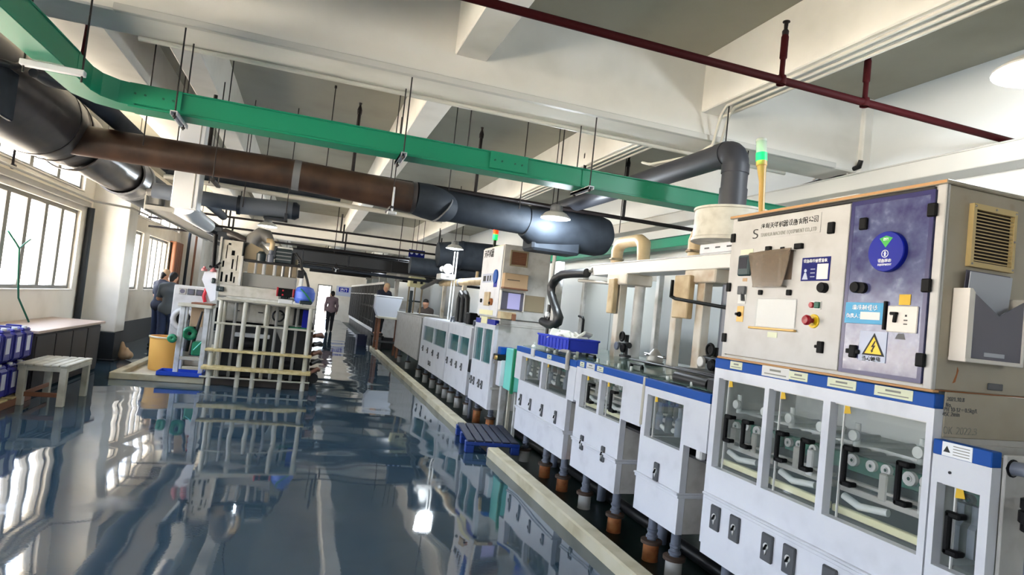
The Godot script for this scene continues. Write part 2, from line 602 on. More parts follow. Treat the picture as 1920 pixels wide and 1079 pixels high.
# ---------------------------------------------------------------- lamps
func lamps() -> void:
	var spots := [
		[Vector3(2.66, 2.75, 4.2), "white high bay lamp hanging behind the viewer"],
		[Vector3(3.75, 3.25, -2.38), "large bright round lamp cut off by the right edge above the control cabinet"],
		[Vector3(2.66, 2.75, -6.8), "round white high bay lamp glowing under the dark duct above the white vertical conduit"],
		[Vector3(2.71, 2.75, -12.3), "round high bay lamp before the dark hood, left of the grey control tower"],
		[Vector3(2.82, 2.72, -17.8), "small far high bay lamp glowing just below the dark blue triple sign"],
		[Vector3(-0.86, 2.75, -12.9), "lamp hanging behind the silencer above the plating machine on the left"],
		[Vector3(-0.86, 2.75, 4.2), "white high bay lamp hanging behind the viewer on the window side"],
		[Vector3(-0.86, 2.75, -24.0), "distant high bay lamp over the far aisle on the window side"],
		[Vector3(2.80, 2.75, -26.0), "distant high bay lamp over the far machine line"],
		[Vector3(1.6, 2.9, -36.6), "most distant high bay lamp just before the far doorway"],
		[Vector3(1.2, 2.9, -31.0), "distant high bay lamp over the far aisle behind the walking person"]]
	for s in spots:
		var p: Vector3 = s[0]
		var k: float = 1.35 if p.y > 3.0 else 1.0
		var t := base("high_bay_lamp", s[1], "lamp", p, "high bay lamps")
		put(t, "reflector", mb().lathe(p, [Vector2(0.17 * k, 0), Vector2(0.178 * k, 0.0), Vector2(0.178 * k, 0.012), Vector2(0.13 * k, 0.06), Vector2(0.08, 0.085), Vector2(0.0, 0.085)], 28), M["trunking"])
		put(t, "heat_sink", mb().lathe(p, [Vector2(0.07, 0.085), Vector2(0.075, 0.09), Vector2(0.07, 0.15), Vector2(0.03, 0.17), Vector2(0.0, 0.17)], 20), M["grey_collar"])
		put(t, "diffuser", mb().lathe(p, [Vector2(0.15 * k, 0.006), Vector2(0.10 * k, -0.012), Vector2(0.0, -0.016)], 28), M["lamp_glow"])
		put(t, "suspension_rod", mb().tube([p + Vector3(0, .17, 0), Vector3(p.x, 4.03, p.z)], 0.008, 8), M["rod"])
		var l := OmniLight3D.new()
		l.name = "lamp_light"
		l.position = Vector3(0, -0.06, 0)
		l.light_color = Color(0.93, 0.97, 1.0)
		l.light_energy = LAMP
		l.light_size = 0.15
		l.omni_range = 60.0
		l.omni_attenuation = 2.0
		l.shadow_enabled = true
		t.add_child(l)

# ---------------------------------------------------------------- room
const WX := -3.72       # left wall
const RX := 5.0         # right wall
const Z1 := 7.0         # wall behind the viewer
const Z0 := -40.0       # far wall
const SLAB := 4.03

func struct(called: String, label: String, make: Callable, m: Material, at := Vector3.ZERO) -> MeshInstance3D:
	return single(called, label, "", at, make, m, "", "structure")

func room() -> void:
	struct("floor", "wet glossy blue grey painted factory floor reflecting windows and machines", func(b: MB): b.bb(WX - .2, 2.12, -.3, 0, Z0 - .2, Z1 + .2), M["floor"])
	struct("floor", "dark green lowered pit floor under the white wet process line", func(b: MB): b.bb(2.12, RX + .2, -.35, -.1, Z0 - .2, Z1 + .2), M["pit"])
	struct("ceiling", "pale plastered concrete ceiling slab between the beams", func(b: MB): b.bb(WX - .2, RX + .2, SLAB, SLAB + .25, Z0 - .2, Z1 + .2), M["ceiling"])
	# windows: bays between pillars; [z0, z1] of openings
	var lows := [[-12.2, -5.3], [-4.4, 1.6], [-16.45, -15.25], [-19.3, -17.0], [-24.0, -22.4], [-37.5, -33.0]]
	var ups := [[-12.2, -5.3], [-4.4, 1.6], [-20.4, -13.9]]
	var holes := []
	for h in lows: holes.append([-h[1], -h[0], 1.2, 2.53])
	for h in ups: holes.append([-h[1], -h[0], 2.86, 3.5])
	struct("wall_left", "cream window wall with dark painted base along the left side", func(b: MB): b.plate(Vector3(WX, 0, 0), Vector3(0, 0, -1), YP, [-Z1 - .2, -Z0 + .2, -.1, SLAB + .02], holes, 0.22), M["wall_paint"])
	struct("wall_right", "white plastered wall behind the process line on the right", func(b: MB): b.bb(RX, RX + .22, -.2, SLAB + .02, Z0 - .2, Z1 + .2), M["wall_white"])
	struct("wall_back", "plain wall behind the viewer", func(b: MB): b.bb(WX - .2, RX + .2, -.2, SLAB + .02, Z1, Z1 + .22), M["wall_paint"])
	struct("wall_far", "pale far end wall with a bright doorway", func(b: MB): b.plate(Vector3(0, 0, Z0), XP, YP, [WX - .2, RX + .2, -.2, SLAB + .02], [[0.68, 1.36, -.2, 2.0]], 0.22), M["wall_paint"])
	struct("baseboard_left", "dark blue black painted base of the window wall", func(b: MB): b.bb(WX - .01, WX + .012, 0, .5, Z0, Z1, .004), M["skirting"])
	# openings
	var wn := 0
	for h in lows:
		wn += 1
		window_unit(wn, h[0], h[1], 1.2, 2.53, 0.605, "lower")
	for h in ups:
		wn += 1
		window_unit(wn, h[0], h[1], 2.86, 3.5, 1.0, "upper")
	var d := base("door_1", "open bright doorway with pale glazed leaf at the far end of the aisle", "", Vector3(1.02, 0, Z0 - .1))
	tag(d, "", "", "", "structure")
	put(d, "frame", mb().plate(Vector3(0, 0, Z0 + .02), XP, YP, [.6, 1.44, 0, 2.08], [[.68, 1.36, -.1, 2.0]], .14), M["alu"])
	put(d, "door_glass", mb().bb(.69, 1.35, .02, 1.99, Z0 - .12, Z0 - .11), M["door_pane"])
	# pillars on the window wall
	var pn := 0
	for z in [-5.05, -13.3, -21.4, -29.4, 3.1]:
		pn += 1
		var p := base("trim_%d" % pn, ["cream square pillar on the window wall near the viewer", "cream square pillar with dark base between the two window bays", "cream square pillar further down the window wall", "most distant pillar on the window wall", "pillar on the window wall behind the viewer"][pn - 1], "", Vector3(WX + .29, 0, z + .3))
		tag(p, "", "", "", "structure")
		put(p, "shaft", mb().bb(WX - .01, WX + .58, .5, SLAB, z, z + .58, .012), M["beam_white"])
		put(p, "painted_base", mb().bb(WX - .01, WX + .59, 0, .5, z - .008, z + .588, .012), M["skirting"])
		if pn < 3: put(p, "foot_ring", mb().bb(WX, WX + .64, 0, .025, z - .04, z + .63, .01), M["skirting"])
	# pillar on the right wall
	struct("trim_6", "white plastered pillar strip on the right wall at the end of the big cross beam", func(b: MB): b.bb(RX - .1, RX + .01, -.1, SLAB, -5.15, -4.65, .01), M["beam_white"])
	# big cross beams
	struct("trim_7", "deep white ceiling cross beam nearest the viewer", func(b: MB): b.bb(WX, RX, 3.3, SLAB + .01, -5.12, -4.7, .012), M["beam_white"])
	struct("trim_8", "deep distant ceiling cross beam above the far machine line", func(b: MB): b.bb(WX, RX, 3.1, SLAB + .01, -20.9, -20.5, .012), M["beam_white"])
	struct("trim_9", "ceiling cross beam behind the viewer", func(b: MB): b.bb(WX, RX, 3.3, SLAB + .01, 3.1, 3.5, .012), M["beam_white"])
	# joists along the hall
	var k := 9
	for x in [[-2.2, -1.78, "wide pale ceiling joist nearest the windows, above the bend of the green tray"], [-1.34, -1.09, "second ceiling joist from the windows, crossed by the green tray"], [.87, 1.13, "middle ceiling joist above the brown duct"], [3.10, 3.36, "right hand ceiling joist carrying three white conduits"]]:
		for seg in [[Z0, -20.9, ", far end"], [-20.5, -5.12, ", beyond the cross beam"], [-4.7, 3.1, ", near the viewer"], [3.5, Z1, ", behind the viewer"]]:
			if x[0] == -2.2 and seg[0] == -4.7: continue
			k += 1
			var xx = x; var ss = seg
			struct("trim_%d" % k, x[2] + seg[2], func(b: MB): b.bb(xx[0], xx[1], 3.53, SLAB + .01, ss[0], ss[1], .01), M["beam_white"])
	# kerbs of the pit
	struct("trim_%d" % (k + 1), "cream painted kerb along the near part of the process pit", func(b: MB): b.bb(2.07, 2.2, -.12, .1, -6.62, Z1, .012), M["kerb"])
	struct("trim_%d" % (k + 2), "cream painted kerb along the far part of the process pit beyond the blue pallet", func(b: MB): b.bb(2.05, 2.19, -.12, .1, -20, -7.9, .012), M["kerb"])
	struct("trim_%d" % (k + 3), "dark downpipe on the window wall beside the cream pillar", func(b: MB): b.tube([Vector3(WX + .06, 0, -12.46), Vector3(WX + .06, 2.62, -12.46)], .055, 12), M["skirting"])

func window_unit(n: int, z0: float, z1: float, y0: float, y1: float, step: float, which: String) -> void:
	var t := base("window_%d" % n, "bright %s aluminium window band number %d along the left wall" % [which, n], "", Vector3(WX - .1, y0, (z0 + z1) * .5))
	tag(t, "", "", "", "structure")
	var cnt := maxi(1, int(round((z1 - z0) / step)))
	var w := (z1 - z0) / cnt
	var holes := []
	for i in cnt:
		holes.append([-z1 + w * i + .058, -z1 + w * (i + 1) - .058, y0 + .06, y1 - .06])
	put(t, "frame", mb().plate(Vector3(WX - .06, 0, 0), Vector3(0, 0, -1), YP, [-z1, -z0, y0, y1], holes, .09), M["alu"])
	put(t, "sill", mb().bb(WX - .06, WX + .02, y0 - .01, y0 + .012, z0, z1, .004), M["wall_paint"])
	for i in cnt:
		var h = holes[i]
		put(t, "pane", mb().bb(WX - .115, WX - .11, h[2] - .01, h[3] + .01, -h[1] - .01, -h[0] + .01), M["window_glass"])

# ---------------------------------------------------------------- ceiling services
func rod_thing(label: String, p: Array, r := 0.006, m := "rod", called := "hanger_rod", group := "") -> void:
	var a: Vector3 = p[0]
	var t := base(called, label, "rod", a, group)
	put(t, "rod", mb().tube(p, r, 7), M[m])
	put(t, "anchor", mb().lathe(p[p.size() - 1] - Vector3(0, .03, 0), [Vector2(0, 0), Vector2(r * 2.4, 0), Vector2(r * 2.4, .03), Vector2(0, .03)], 8), M[m])

func strap(parent: Node, called: String, c: Vector3, ax: Vector3, r: float, w: float, m: Material) -> void:
	var B := Basis.IDENTITY
	if absf(ax.x) > .5: B = Basis(Vector3(0, -1, 0), Vector3(1, 0, 0), Vector3(0, 0, 1))
	elif absf(ax.z) > .5: B = Basis(Vector3(1, 0, 0), Vector3(0, 0, 1), Vector3(0, -1, 0))
	put(parent, called, mb().lathe(c - ax * w * .5, [Vector2(r, 0), Vector2(r + .012, 0), Vector2(r + .012, w), Vector2(r, w)], 28, B), m)

func ceiling_services() -> void:
	# green cable tray
	var at := Vector3(.1, 2.71, -4.85)
	var t := base("cable_tray", "long green cable tray hanging across the hall with a bend towards the window side", "cable tray", at)
	var run := mb()
	run.bb(-1.28, 4.7, 2.71, 2.86, -4.97, -4.79, .004)
	run.bb(-1.28, 4.7, 2.855, 2.866, -4.985, -4.775, .003)
	run.bb(-1.28, 4.7, 2.706, 2.722, -4.984, -4.778, .003)
	put(t, "straight_run", run, M["tray_green"])
	var bend := mb()
	bend.prism([Vector2(-1.59, 4.3), Vector2(-1.43, 4.3), Vector2(-1.43, 4.55), Vector2(-1.405, 4.66), Vector2(-1.33, 4.75), Vector2(-1.24, 4.776), Vector2(-1.24, 4.982), Vector2(-1.36, 4.982), Vector2(-1.5, 4.9), Vector2(-1.59, 4.72)], Vector3(0, 2.863, 0), XP, Vector3(0, 0, -1), .15)
	put(t, "bend", bend, M["tray_green"])
	put(t, "side_run", mb().bb(-1.588, -1.432, 2.715, 2.86, -4.32, 6.5, .004).bb(-1.595, -1.425, 2.855, 2.866, -4.32, 6.5, .003), M["tray_green"])
	for x in [-1.12, 1.42]:
		put(t, "coupler_plate", mb().bb(x - .16, x + .16, 2.73, 2.868, -4.778, -4.772, .002), M["tray_green"])
		for k in [-.12, -.06, .05, .11]:
			put(t, "bolt", mb().lathe(Vector3(x + k, 2.795 - k * .02, -4.772), [Vector2(0, .006), Vector2(.008, .006), Vector2(.008, 0)], 8, Basis(XP, ZP, Vector3(0, -1, 0))), M["tray_green_dark"])
	var bi := 0
	for x in [-.98, .57, 2.12, 3.65]:
		var b := base("tray_bracket", ["steel bracket under the green tray nearest its bend", "white steel bracket under the middle of the green tray, second from the bend", "white steel bracket under the green tray above the elbow pipe's long run", "steel bracket under the green tray near the right wall"][bi], "bracket", Vector3(x, 2.68, -4.88), "tray brackets")
		bi += 1
		put(b, "channel", mb().plate(Vector3(x - .022, 2.71, 0), ZP, YP, [-5.07, -4.68, -.03, 0], [], .0).bb(x - .022, x + .022, 2.702, 2.708, -5.07, -4.68).bb(x - .022, x - .017, 2.68, 2.705, -5.07, -4.68).bb(x + .017, x + .022, 2.68, 2.705, -5.07, -4.68), M["bracket"])
		for z in [-5.03, -4.72]:
			put(b, "rod", mb().tube([Vector3(x, 2.66, z), Vector3(x, 3.3, z)], .0055, 7), M["rod"])
			put(b, "nut", mb().lathe(Vector3(x, 2.67, z), [Vector2(0, 0), Vector2(.013, 0), Vector2(.013, .012), Vector2(0, .012)], 6), M["rod"])
	var b2 := base("tray_bracket", "white bracket bar under the side arm of the green tray, top left", "bracket", Vector3(-1.46, 2.68, -4.12), "tray brackets")
	put(b2, "channel", mb().bb(-1.64, -1.33, 2.675, 2.708, -4.15, -4.10, .004), M["bracket"])
	for x in [-1.625, -1.345]:
		put(b2, "rod", mb().tube([Vector3(x, 2.64, -4.125), Vector3(x, 4.03, -4.125)], .0055, 7), M["rod"])
	var gl := base("cable_tray", "lower green tray along the right wall behind the white duct", "cable tray", Vector3(4.6, 2.7, -9))
	put(gl, "trough", mb().bb(4.5, 4.68, 2.69, 2.82, -12.5, -4.98, .004), M["tray_green"])
	put(gl, "lid_edge", mb().bb(4.49, 4.69, 2.815, 2.828, -12.5, -4.98, .003), M["tray_green_dark"])

	# white trunking along the big beam
	single("trunking", "square white cable trunking along the front lower edge of the big cross beam", "trunking", Vector3(0, 3.26, -4.67), func(b: MB): b.bb(-1.4, 4.6, 3.285, 3.335, -4.7, -4.65, .004).bb(-1.4, 4.6, 3.345, 3.349, -4.7, -4.695), M["trunking"])
	single("conduit", "stained white conduit under the rear edge of the big cross beam", "conduit", Vector3(0, 3.27, -5.1), func(b: MB): b.tube([Vector3(-1.35, 3.28, -5.1), Vector3(4.4, 3.28, -5.1)], .018, 10), M["conduit_white"])
	# three conduits on the right joist, bending down to the beam
	for i in 3:
		var x := 3.14 + .075 * i
		var kk := i
		single("conduit", ["white conduit on the right joist, the leftmost of three", "white conduit on the right joist, the middle of three", "white conduit on the right joist, the rightmost of three"][i], "conduit", Vector3(x, 3.5, -2), func(b: MB):
			if kk < 2:
				b.tube([Vector3(x, 3.512, 3.0), Vector3(x, 3.512, -4.38), Vector3(x + .02, 3.46, -4.48), Vector3(x + .06, 3.24, -4.62), Vector3(x + .06, 3.2, -4.9), Vector3(x - .1, 3.19, -5.4), Vector3(x - .1, 3.24, -5.55)], .013, 9)
			else:
				b.tube([Vector3(x, 3.512, 3.0), Vector3(x, 3.512, -4.69)], .013, 9), M["conduit_white"], "conduits on the right joist")
	for i in 3:
		var x := 3.14 + .075 * i
		single("conduit", ["white conduit on the right joist beyond the beam, leftmost of three", "white conduit on the right joist beyond the beam, middle of three", "white conduit on the right joist beyond the beam, rightmost of three"][i], "conduit", Vector3(x, 3.5, -8), func(b: MB): b.tube([Vector3(x, 3.512, -5.14), Vector3(x, 3.512, -14)], .013, 9), M["conduit_white"], "conduits on the right joist beyond the beam")
	# white cable trunk on the right wall
	var tr := base("trunking", "wide white cable trunking on the right wall above the control cabinet", "trunking", Vector3(4.9, 3.1, -6))
	put(tr, "trough", mb().bb(4.76, 5.0, 3.09, 3.24, -14, 2.5, .006), M["trunking"])
	put(tr, "lid", mb().bb(4.75, 5.0, 3.238, 3.25, -14, 2.5, .004), M["trunking"])
	single("cable_bundle", "black cable bundle on the right wall above the white trunking", "cable", Vector3(4.93, 3.3, -5), func(b: MB): b.tube([Vector3(4.93, 3.25, -6.2), Vector3(4.93, 3.3, -5.27), Vector3(4.88, 3.31, -4.9), Vector3(4.86, 3.34, -4.64), Vector3(4.86, 3.4, -4.62)], .022, 8), M["black_rubber"])
	single("cable", "thin white looped cable on the right wall beside the pillar strip", "cable", Vector3(4.9, 3.35, -4.9), func(b: MB): b.tube([Vector3(4.86, 3.25, -4.75), Vector3(4.86, 3.38, -4.8), Vector3(4.9, 3.42, -5.0), Vector3(4.95, 3.34, -5.3)], .009, 7), M["conduit_white"])
	# dark red sprinkler pipe near the viewer with two upright heads
	var rp := base("sprinkler_pipe", "dark red sprinkler pipe running across the hall nearest the viewer", "pipe", Vector3(2, 3.3, -3.33))
	put(rp, "pipe", mb().tube([Vector3(-3.7, 3.3, -3.33), Vector3(4.99, 3.3, -3.33)], .026, 14), M["pipe_red"])
	for x in [2.78, 3.49, .2, -1.5]:
		var u := put(rp, "riser", mb().tube([Vector3(x, 3.3, -3.33), Vector3(x, 3.58, -3.33)], .017, 10).lathe(Vector3(x, 3.44, -3.33), [Vector2(.017, 0), Vector2(.024, .01), Vector2(.024, .15), Vector2(.017, .17)], 12), M["pipe_red"])
		put(u, "sprinkler_head", mb().lathe(Vector3(x, 3.6, -3.33), [Vector2(0, 0), Vector2(.02, 0), Vector2(.022, .03), Vector2(.012, .045), Vector2(.014, .085), Vector2(.024, .09), Vector2(.024, .096), Vector2(0, .1)], 10), M["sprinkler_dark"])
		put(rp, "tee", mb().lathe(Vector3(x, 3.27, -3.33), [Vector2(.03, 0), Vector2(.034, .03), Vector2(.03, .06)], 12), M["pipe_red"])
	# sprinkler pipe hidden behind the brown duct with tall uprights
	var sp := base("sprinkler_pipe", "dark sprinkler pipe behind the brown duct with tall black uprights", "pipe", Vector3(1, 2.95, -7.15))
	put(sp, "pipe", mb().tube([Vector3(-3.7, 2.95, -7.15), Vector3(4.99, 2.95, -7.15)], .026, 12), M["sprinkler_dark"])
	for x in [-1.13, .33, 1.75, 3.12, 3.72]:
		var u := put(sp, "riser", mb().tube([Vector3(x, 2.95, -7.15), Vector3(x, 3.62, -7.15)], .02, 9), M["sprinkler_dark"])
		put(u, "sprinkler_head", mb().lathe(Vector3(x, 3.62, -7.15), [Vector2(0, 0), Vector2(.026, 0), Vector2(.028, .05), Vector2(.012, .1), Vector2(.02, .13), Vector2(0, .135)], 9), M["sprinkler_dark"])
	# red pipe frame, top left
	var fr := base("pipe_hanger", "dark red upright pipe with a short white cross bar beside the tray bend", "pipe", Vector3(-1.75, 3.1, -5.3))
	put(fr, "upright", mb().tube([Vector3(-1.75, 2.95, -5.3), Vector3(-1.73, 3.53, -5.3)], .013, 9), M["pipe_red"])
	put(fr, "cross_bar", mb().tube([Vector3(-2.02, 3.4, -5.3), Vector3(-1.74, 3.39, -5.3)], .013, 9), M["conduit_white"])
	puts(fr, "clamp", mb().box(Vector3(-1.74, 3.39, -5.3), Vector3(.04, .05, .04), .005).box(Vector3(-2.02, 3.4, -5.3), Vector3(.05, .04, .04), .005), M["sprinkler_dark"])

	# big round duct beside the windows
	var du := base("air_duct", "large dark round air duct running along the window wall", "duct", Vector3(-2.45, 2.6, -6))
	var BZ := Basis(XP, Vector3(0, 0, -1), YP)
	put(du, "wide_section", mb().lathe(Vector3(-2.45, 2.9, 4), [Vector2(.36, 0), Vector2(.36, 10.5), Vector2(.345, 10.75), Vector2(.32, 11.0), Vector2(.30, 11.25), Vector2(.30, 11.5)], 36, BZ), M["dark_duct"])
	strap(du, "ring_seam", Vector3(-2.45, 2.9, -6.55), ZP, .352, .03, M["dark_duct"])
	strap(du, "ring_seam", Vector3(-2.45, 2.9, -6.95), ZP, .33, .03, M["dark_duct"])
	strap(du, "ring_seam", Vector3(-2.45, 2.87, -7.45), ZP, .298, .07, M["dark_duct"])
	put(du, "narrow_section", mb().lathe(Vector3(-2.42, 2.86, -7.4), [Vector2(.262, 0), Vector2(.262, 1.75)], 32, BZ), M["dark_duct"])
	put(du, "grey_collar", mb().lathe(Vector3(-2.4, 2.84, -9.05), [Vector2(.262, 0), Vector2(.285, 0), Vector2(.285, .14), Vector2(.27, .16), Vector2(.27, .42), Vector2(.285, .44), Vector2(.285, .56), Vector2(.26, .58)], 32, BZ), M["grey_collar"])
	put(du, "far_section", mb().lathe(Vector3(-2.42, 2.82, -9.6), [Vector2(.26, 0), Vector2(.26, 3.0), Vector2(.235, 3.2), Vector2(.235, 11)], 28, BZ), M["slate_duct"])
	put(du, "access_plate", mb().bb(-2.12, -2.08, 2.56, 2.9, -5.25, -4.9, .01), M["slate_duct"])
	for z in [-3.2, -6.1, -11.0, -14.0, -17]:
		puts(du, "hanger", mb().tube([Vector3(-2.72, 2.8, z), Vector3(-2.72, 4.03, z)], .006, 7).tube([Vector3(-2.18, 2.8, z), Vector3(-2.18, 3.53 if z < -5.1 else 4.03, z)], .006, 7), M["rod"])
	single("cable", "short black bent cable sticking up from the big round duct at the left edge", "cable", Vector3(-2.03, 2.9, -5), func(b: MB): b.tube([Vector3(-2.1, 2.84, -4.75), Vector3(-2.03, 2.86, -4.86), Vector3(-2.03, 2.9, -5.05), Vector3(-2.03, 2.98, -5.2)], .022, 8), M["black_rubber"])
	# slim dark pipe above it
	var dp := base("air_duct", "slim dark blue round duct under the bend of the green tray", "duct", Vector3(-1.9, 3.0, -6.5))
	put(dp, "pipe", mb().tube([Vector3(-1.9, 3.03, -5.6), Vector3(-1.92, 3.03, -15)], .085, 18), M["slate_duct"])
	put(dp, "tapered_end", mb().tube([Vector3(-1.9, 2.86, -4.98), Vector3(-1.9, 2.93, -5.25), Vector3(-1.9, 3.03, -5.62)], [.03, .08, .092], 16), M["navy_black"])
	# brown duct across the hall
	var br := base("air_duct", "rust brown round duct crossing the hall below the green tray", "duct", Vector3(-.6, 2.6, -6.8))
	put(br, "pipe", mb().tube([Vector3(-2.3, 2.785, -6.85), Vector3(-.3, 2.78, -6.82), Vector3(.98, 2.725, -6.8)], [.145, .15, .166], 30), M["brown_duct"])
	put(br, "grey_band", mb().tube([Vector3(-.27, 2.777, -6.82), Vector3(-.2, 2.775, -6.82)], .157, 30), M["grey_collar"])
	put(br, "joint_band", mb().tube([Vector3(.955, 2.73, -6.8), Vector3(1.0, 2.73, -6.8)], .176, 30), M["dark_duct"])
	for x in [-.98, .74]:
		puts(br, "hanger", mb().tube([Vector3(x, 2.56, -6.62), Vector3(x, 3.53, -6.62)], .006, 7).tube([Vector3(x, 2.56, -7.0), Vector3(x, 4.03, -7.0)], .006, 7).bb(x - .02, x + .02, 2.55, 2.58, -7.02, -6.6, .004), M["rod"])
	var wb := base("pipe_strap", "white pipe strap rod hanging in front of the brown duct", "bracket", Vector3(.74, 2.5, -6.6))
	put(wb, "strap", mb().bb(.735, .755, 2.5, 2.78, -6.612, -6.6, .003).bb(.70, .79, 2.49, 2.52, -6.66, -6.58, .004), M["bracket"])
	# slate duct going on to the right
	var sd := base("air_duct", "slate grey round duct joined to the brown duct, ending above the process line", "duct", Vector3(2.4, 2.5, -7.2))
	put(sd, "flexible_elbow", mb().tube([Vector3(.99, 2.73, -6.8), Vector3(1.12, 2.72, -6.82), Vector3(1.27, 2.71, -6.9), Vector3(1.38, 2.72, -7.05)], [.176, .19, .185, .17], 26), M["slate_duct"])
	put(sd, "flange_plate", mb().lathe(Vector3(1.32, 2.66, -6.88), [Vector2(0, 0), Vector2(.17, 0), Vector2(.17, .014), Vector2(0, .014)], 24, Basis(Vector3(.5, .6, .5).normalized(), Vector3(.75, -.55, -.2).normalized(), Vector3(.5, .6, .5).cross(Vector3(.75, -.55, -.2)).normalized()).orthonormalized()), M["grey_collar"])
	put(sd, "pipe", mb().tube([Vector3(1.3, 2.77, -7.2), Vector3(2.45, 2.76, -7.3)], .185, 28), M["slate_duct"])
	put(sd, "wide_end", mb().tube([Vector3(2.45, 2.74, -7.3), Vector3(2.6, 2.72, -7.32), Vector3(3.5, 2.72, -7.45), Vector3(3.62, 2.72, -7.46), Vector3(3.68, 2.72, -7.47)], [.19, .27, .27, .24, .16], 28), M["slate_duct"])
	put(sd, "side_skirt", mb().bb(2.55, 3.2, 2.4, 2.62, -7.6, -7.2, .03), M["slate_duct"])
	rod_thing("thin hanger rod to the left end of the slate duct", [Vector3(1.42, 2.8, -7.1), Vector3(1.42, 4.03, -7.1)], .006, "rod", "hanger_rod", "hanger rods of the slate duct")
	rod_thing("thin hanger rod to the slate duct left of the elbow pipe", [Vector3(2.3, 2.85, -7.1), Vector3(2.3, 4.03, -7.1)], .006, "rod", "hanger_rod", "hanger rods of the slate duct")
	rod_thing("thin hanger rod to the slate duct's wide end", [Vector3(2.72, 2.85, -7.1), Vector3(2.72, 4.03, -7.1)], .006, "rod", "hanger_rod", "hanger rods of the slate duct")
	rod_thing("thin hanger rod at the tip of the slate duct beside the wall", [Vector3(3.66, 2.75, -7.1), Vector3(3.66, 4.03, -7.1)], .006, "rod", "hanger_rod", "hanger rods of the slate duct")
	# thin white and blue pipes below it
	single("pipe", "white pipe running below the brown duct", "pipe", Vector3(0, 2.9, -9), func(b: MB): b.tube([Vector3(-1.9, 2.87, -9), Vector3(1.75, 2.82, -9)], .032, 12), M["conduit_white"])
	single("pipe", "blue grey pipe just above the white pipe behind the brown duct", "pipe", Vector3(-.8, 2.97, -9.1), func(b: MB): b.tube([Vector3(-1.9, 2.96, -9.1), Vector3(.3, 2.95, -9.1)], .055, 14), M["slate_duct"])
	# silencer
	var si := base("silencer", "short fat slate silencer hanging below the white pipe", "duct", Vector3(-.6, 2.5, -9.0))
	put(si, "inlet_pipe", mb().tube([Vector3(-2.0, 2.67, -9), Vector3(-.95, 2.64, -9)], .098, 20), M["silencer"])
	put(si, "body", mb().tube([Vector3(-.98, 2.635, -9), Vector3(-.31, 2.66, -9)], .118, 24), M["silencer"])
	put(si, "end_ring", mb().tube([Vector3(-1.0, 2.635, -9), Vector3(-.96, 2.635, -9)], .128, 24), M["navy_black"])
	put(si, "end_cap", mb().tube([Vector3(-.31, 2.66, -9), Vector3(-.27, 2.66, -9), Vector3(-.22, 2.662, -9)], [.118, .122, .09], 24), M["navy_black"])
	puts(si, "cradle", mb().bb(-.66, -.36, 2.50, 2.53, -9.1, -8.9, .005).bb(-.4, -.36, 2.5, 2.6, -9.13, -8.87, .004), M["navy_black"])
	puts(si, "hanger", mb().tube([Vector3(-.92, 2.6, -8.87), Vector3(-.92, 4.03, -8.87)], .006, 7).tube([Vector3(-.38, 2.6, -8.87), Vector3(-.38, 4.03, -8.87)], .006, 7), M["rod"])
	# white vertical duct with grey platform
	var vd := base("air_duct", "white square vertical duct behind the brown duct at the left", "duct", Vector3(-1.53, 2.4, -8.6))
	put(vd, "riser", mb().bb(-1.68, -1.39, 2.44, 3.6, -8.75, -8.45, .008), M["duct_white"])
	put(vd, "spout", mb().tube([Vector3(-1.54, 2.5, -8.62), Vector3(-1.5, 2.42, -8.9), Vector3(-1.42, 2.36, -9.7)], [.13, .11, .09], 18), M["duct_white"])
	put(vd, "seam", mb().bb(-1.45, -1.44, 2.45, 3.6, -8.452, -8.445), M["panel_grey"])
	var gt := base("gantry_tray", "flat grey tray carrying cables from the white duct towards the tilted machine", "tray", Vector3(-1.9, 2.5, -11))
	put(gt, "deck", mb().bb(-2.12, -1.78, 2.44, 2.5, -14.6, -9.2, .006), M["panel_grey"])
	puts(gt, "side_rail", mb().bb(-2.13, -2.11, 2.42, 2.62, -14.6, -9.2, .004).bb(-1.79, -1.77, 2.42, 2.55, -14.6, -9.2, .004), M["panel_grey"])
	puts(gt, "junction_box", mb().bb(-2.15, -1.98, 2.52, 2.72, -9.6, -9.3, .008).bb(-1.95, -1.78, 2.5, 2.66, -9.7, -9.45, .008), M["machine_side"])
	put(gt, "end_box", mb().bb(-1.5, -1.25, 2.28, 2.42, -11.6, -11.2, .01).bar(Vector3(-1.78, 2.46, -11), Vector3(-1.5, 2.36, -11.3), .14, .06, .006), M["navy_black"])
	# wall pipe under the upper windows
	var wp := base("trunking", "grey cable trunking along the window wall between the two rows of windows", "trunking", Vector3(WX + .05, 2.65, -9))
	put(wp, "trough", mb().bb(WX + .003, WX + .07, 2.62, 2.7, -12.4, 3, .006), M["panel_grey"])
	put(wp, "pipe", mb().tube([Vector3(WX + .1, 2.74, 3), Vector3(WX + .1, 2.74, -12.4), Vector3(WX + .64, 2.72, -12.62), Vector3(WX + .66, 2.72, -13.6)], .016, 9), M["panel_grey"])
	puts(wp, "hook", mb().tube([Vector3(WX + .05, 2.76, -9.4), Vector3(WX + .07, 3.05, -9.35)], .015, 8).box(Vector3(WX + .06, 2.76, -9.4), Vector3(.05, .06, .06), .006), M["sprinkler_dark"])
	# thin rods hanging over the window side
	var rl := [[-3.0, -6.6], [-2.9, -7.6], [-1.55, -6.4], [-1.42, -7.1], [-1.0, -9.3], [-.75, -9.5], [-1.25, -8.2], [.05, -7.6], [1.25, -5.6], [-2.75, -9.6]]
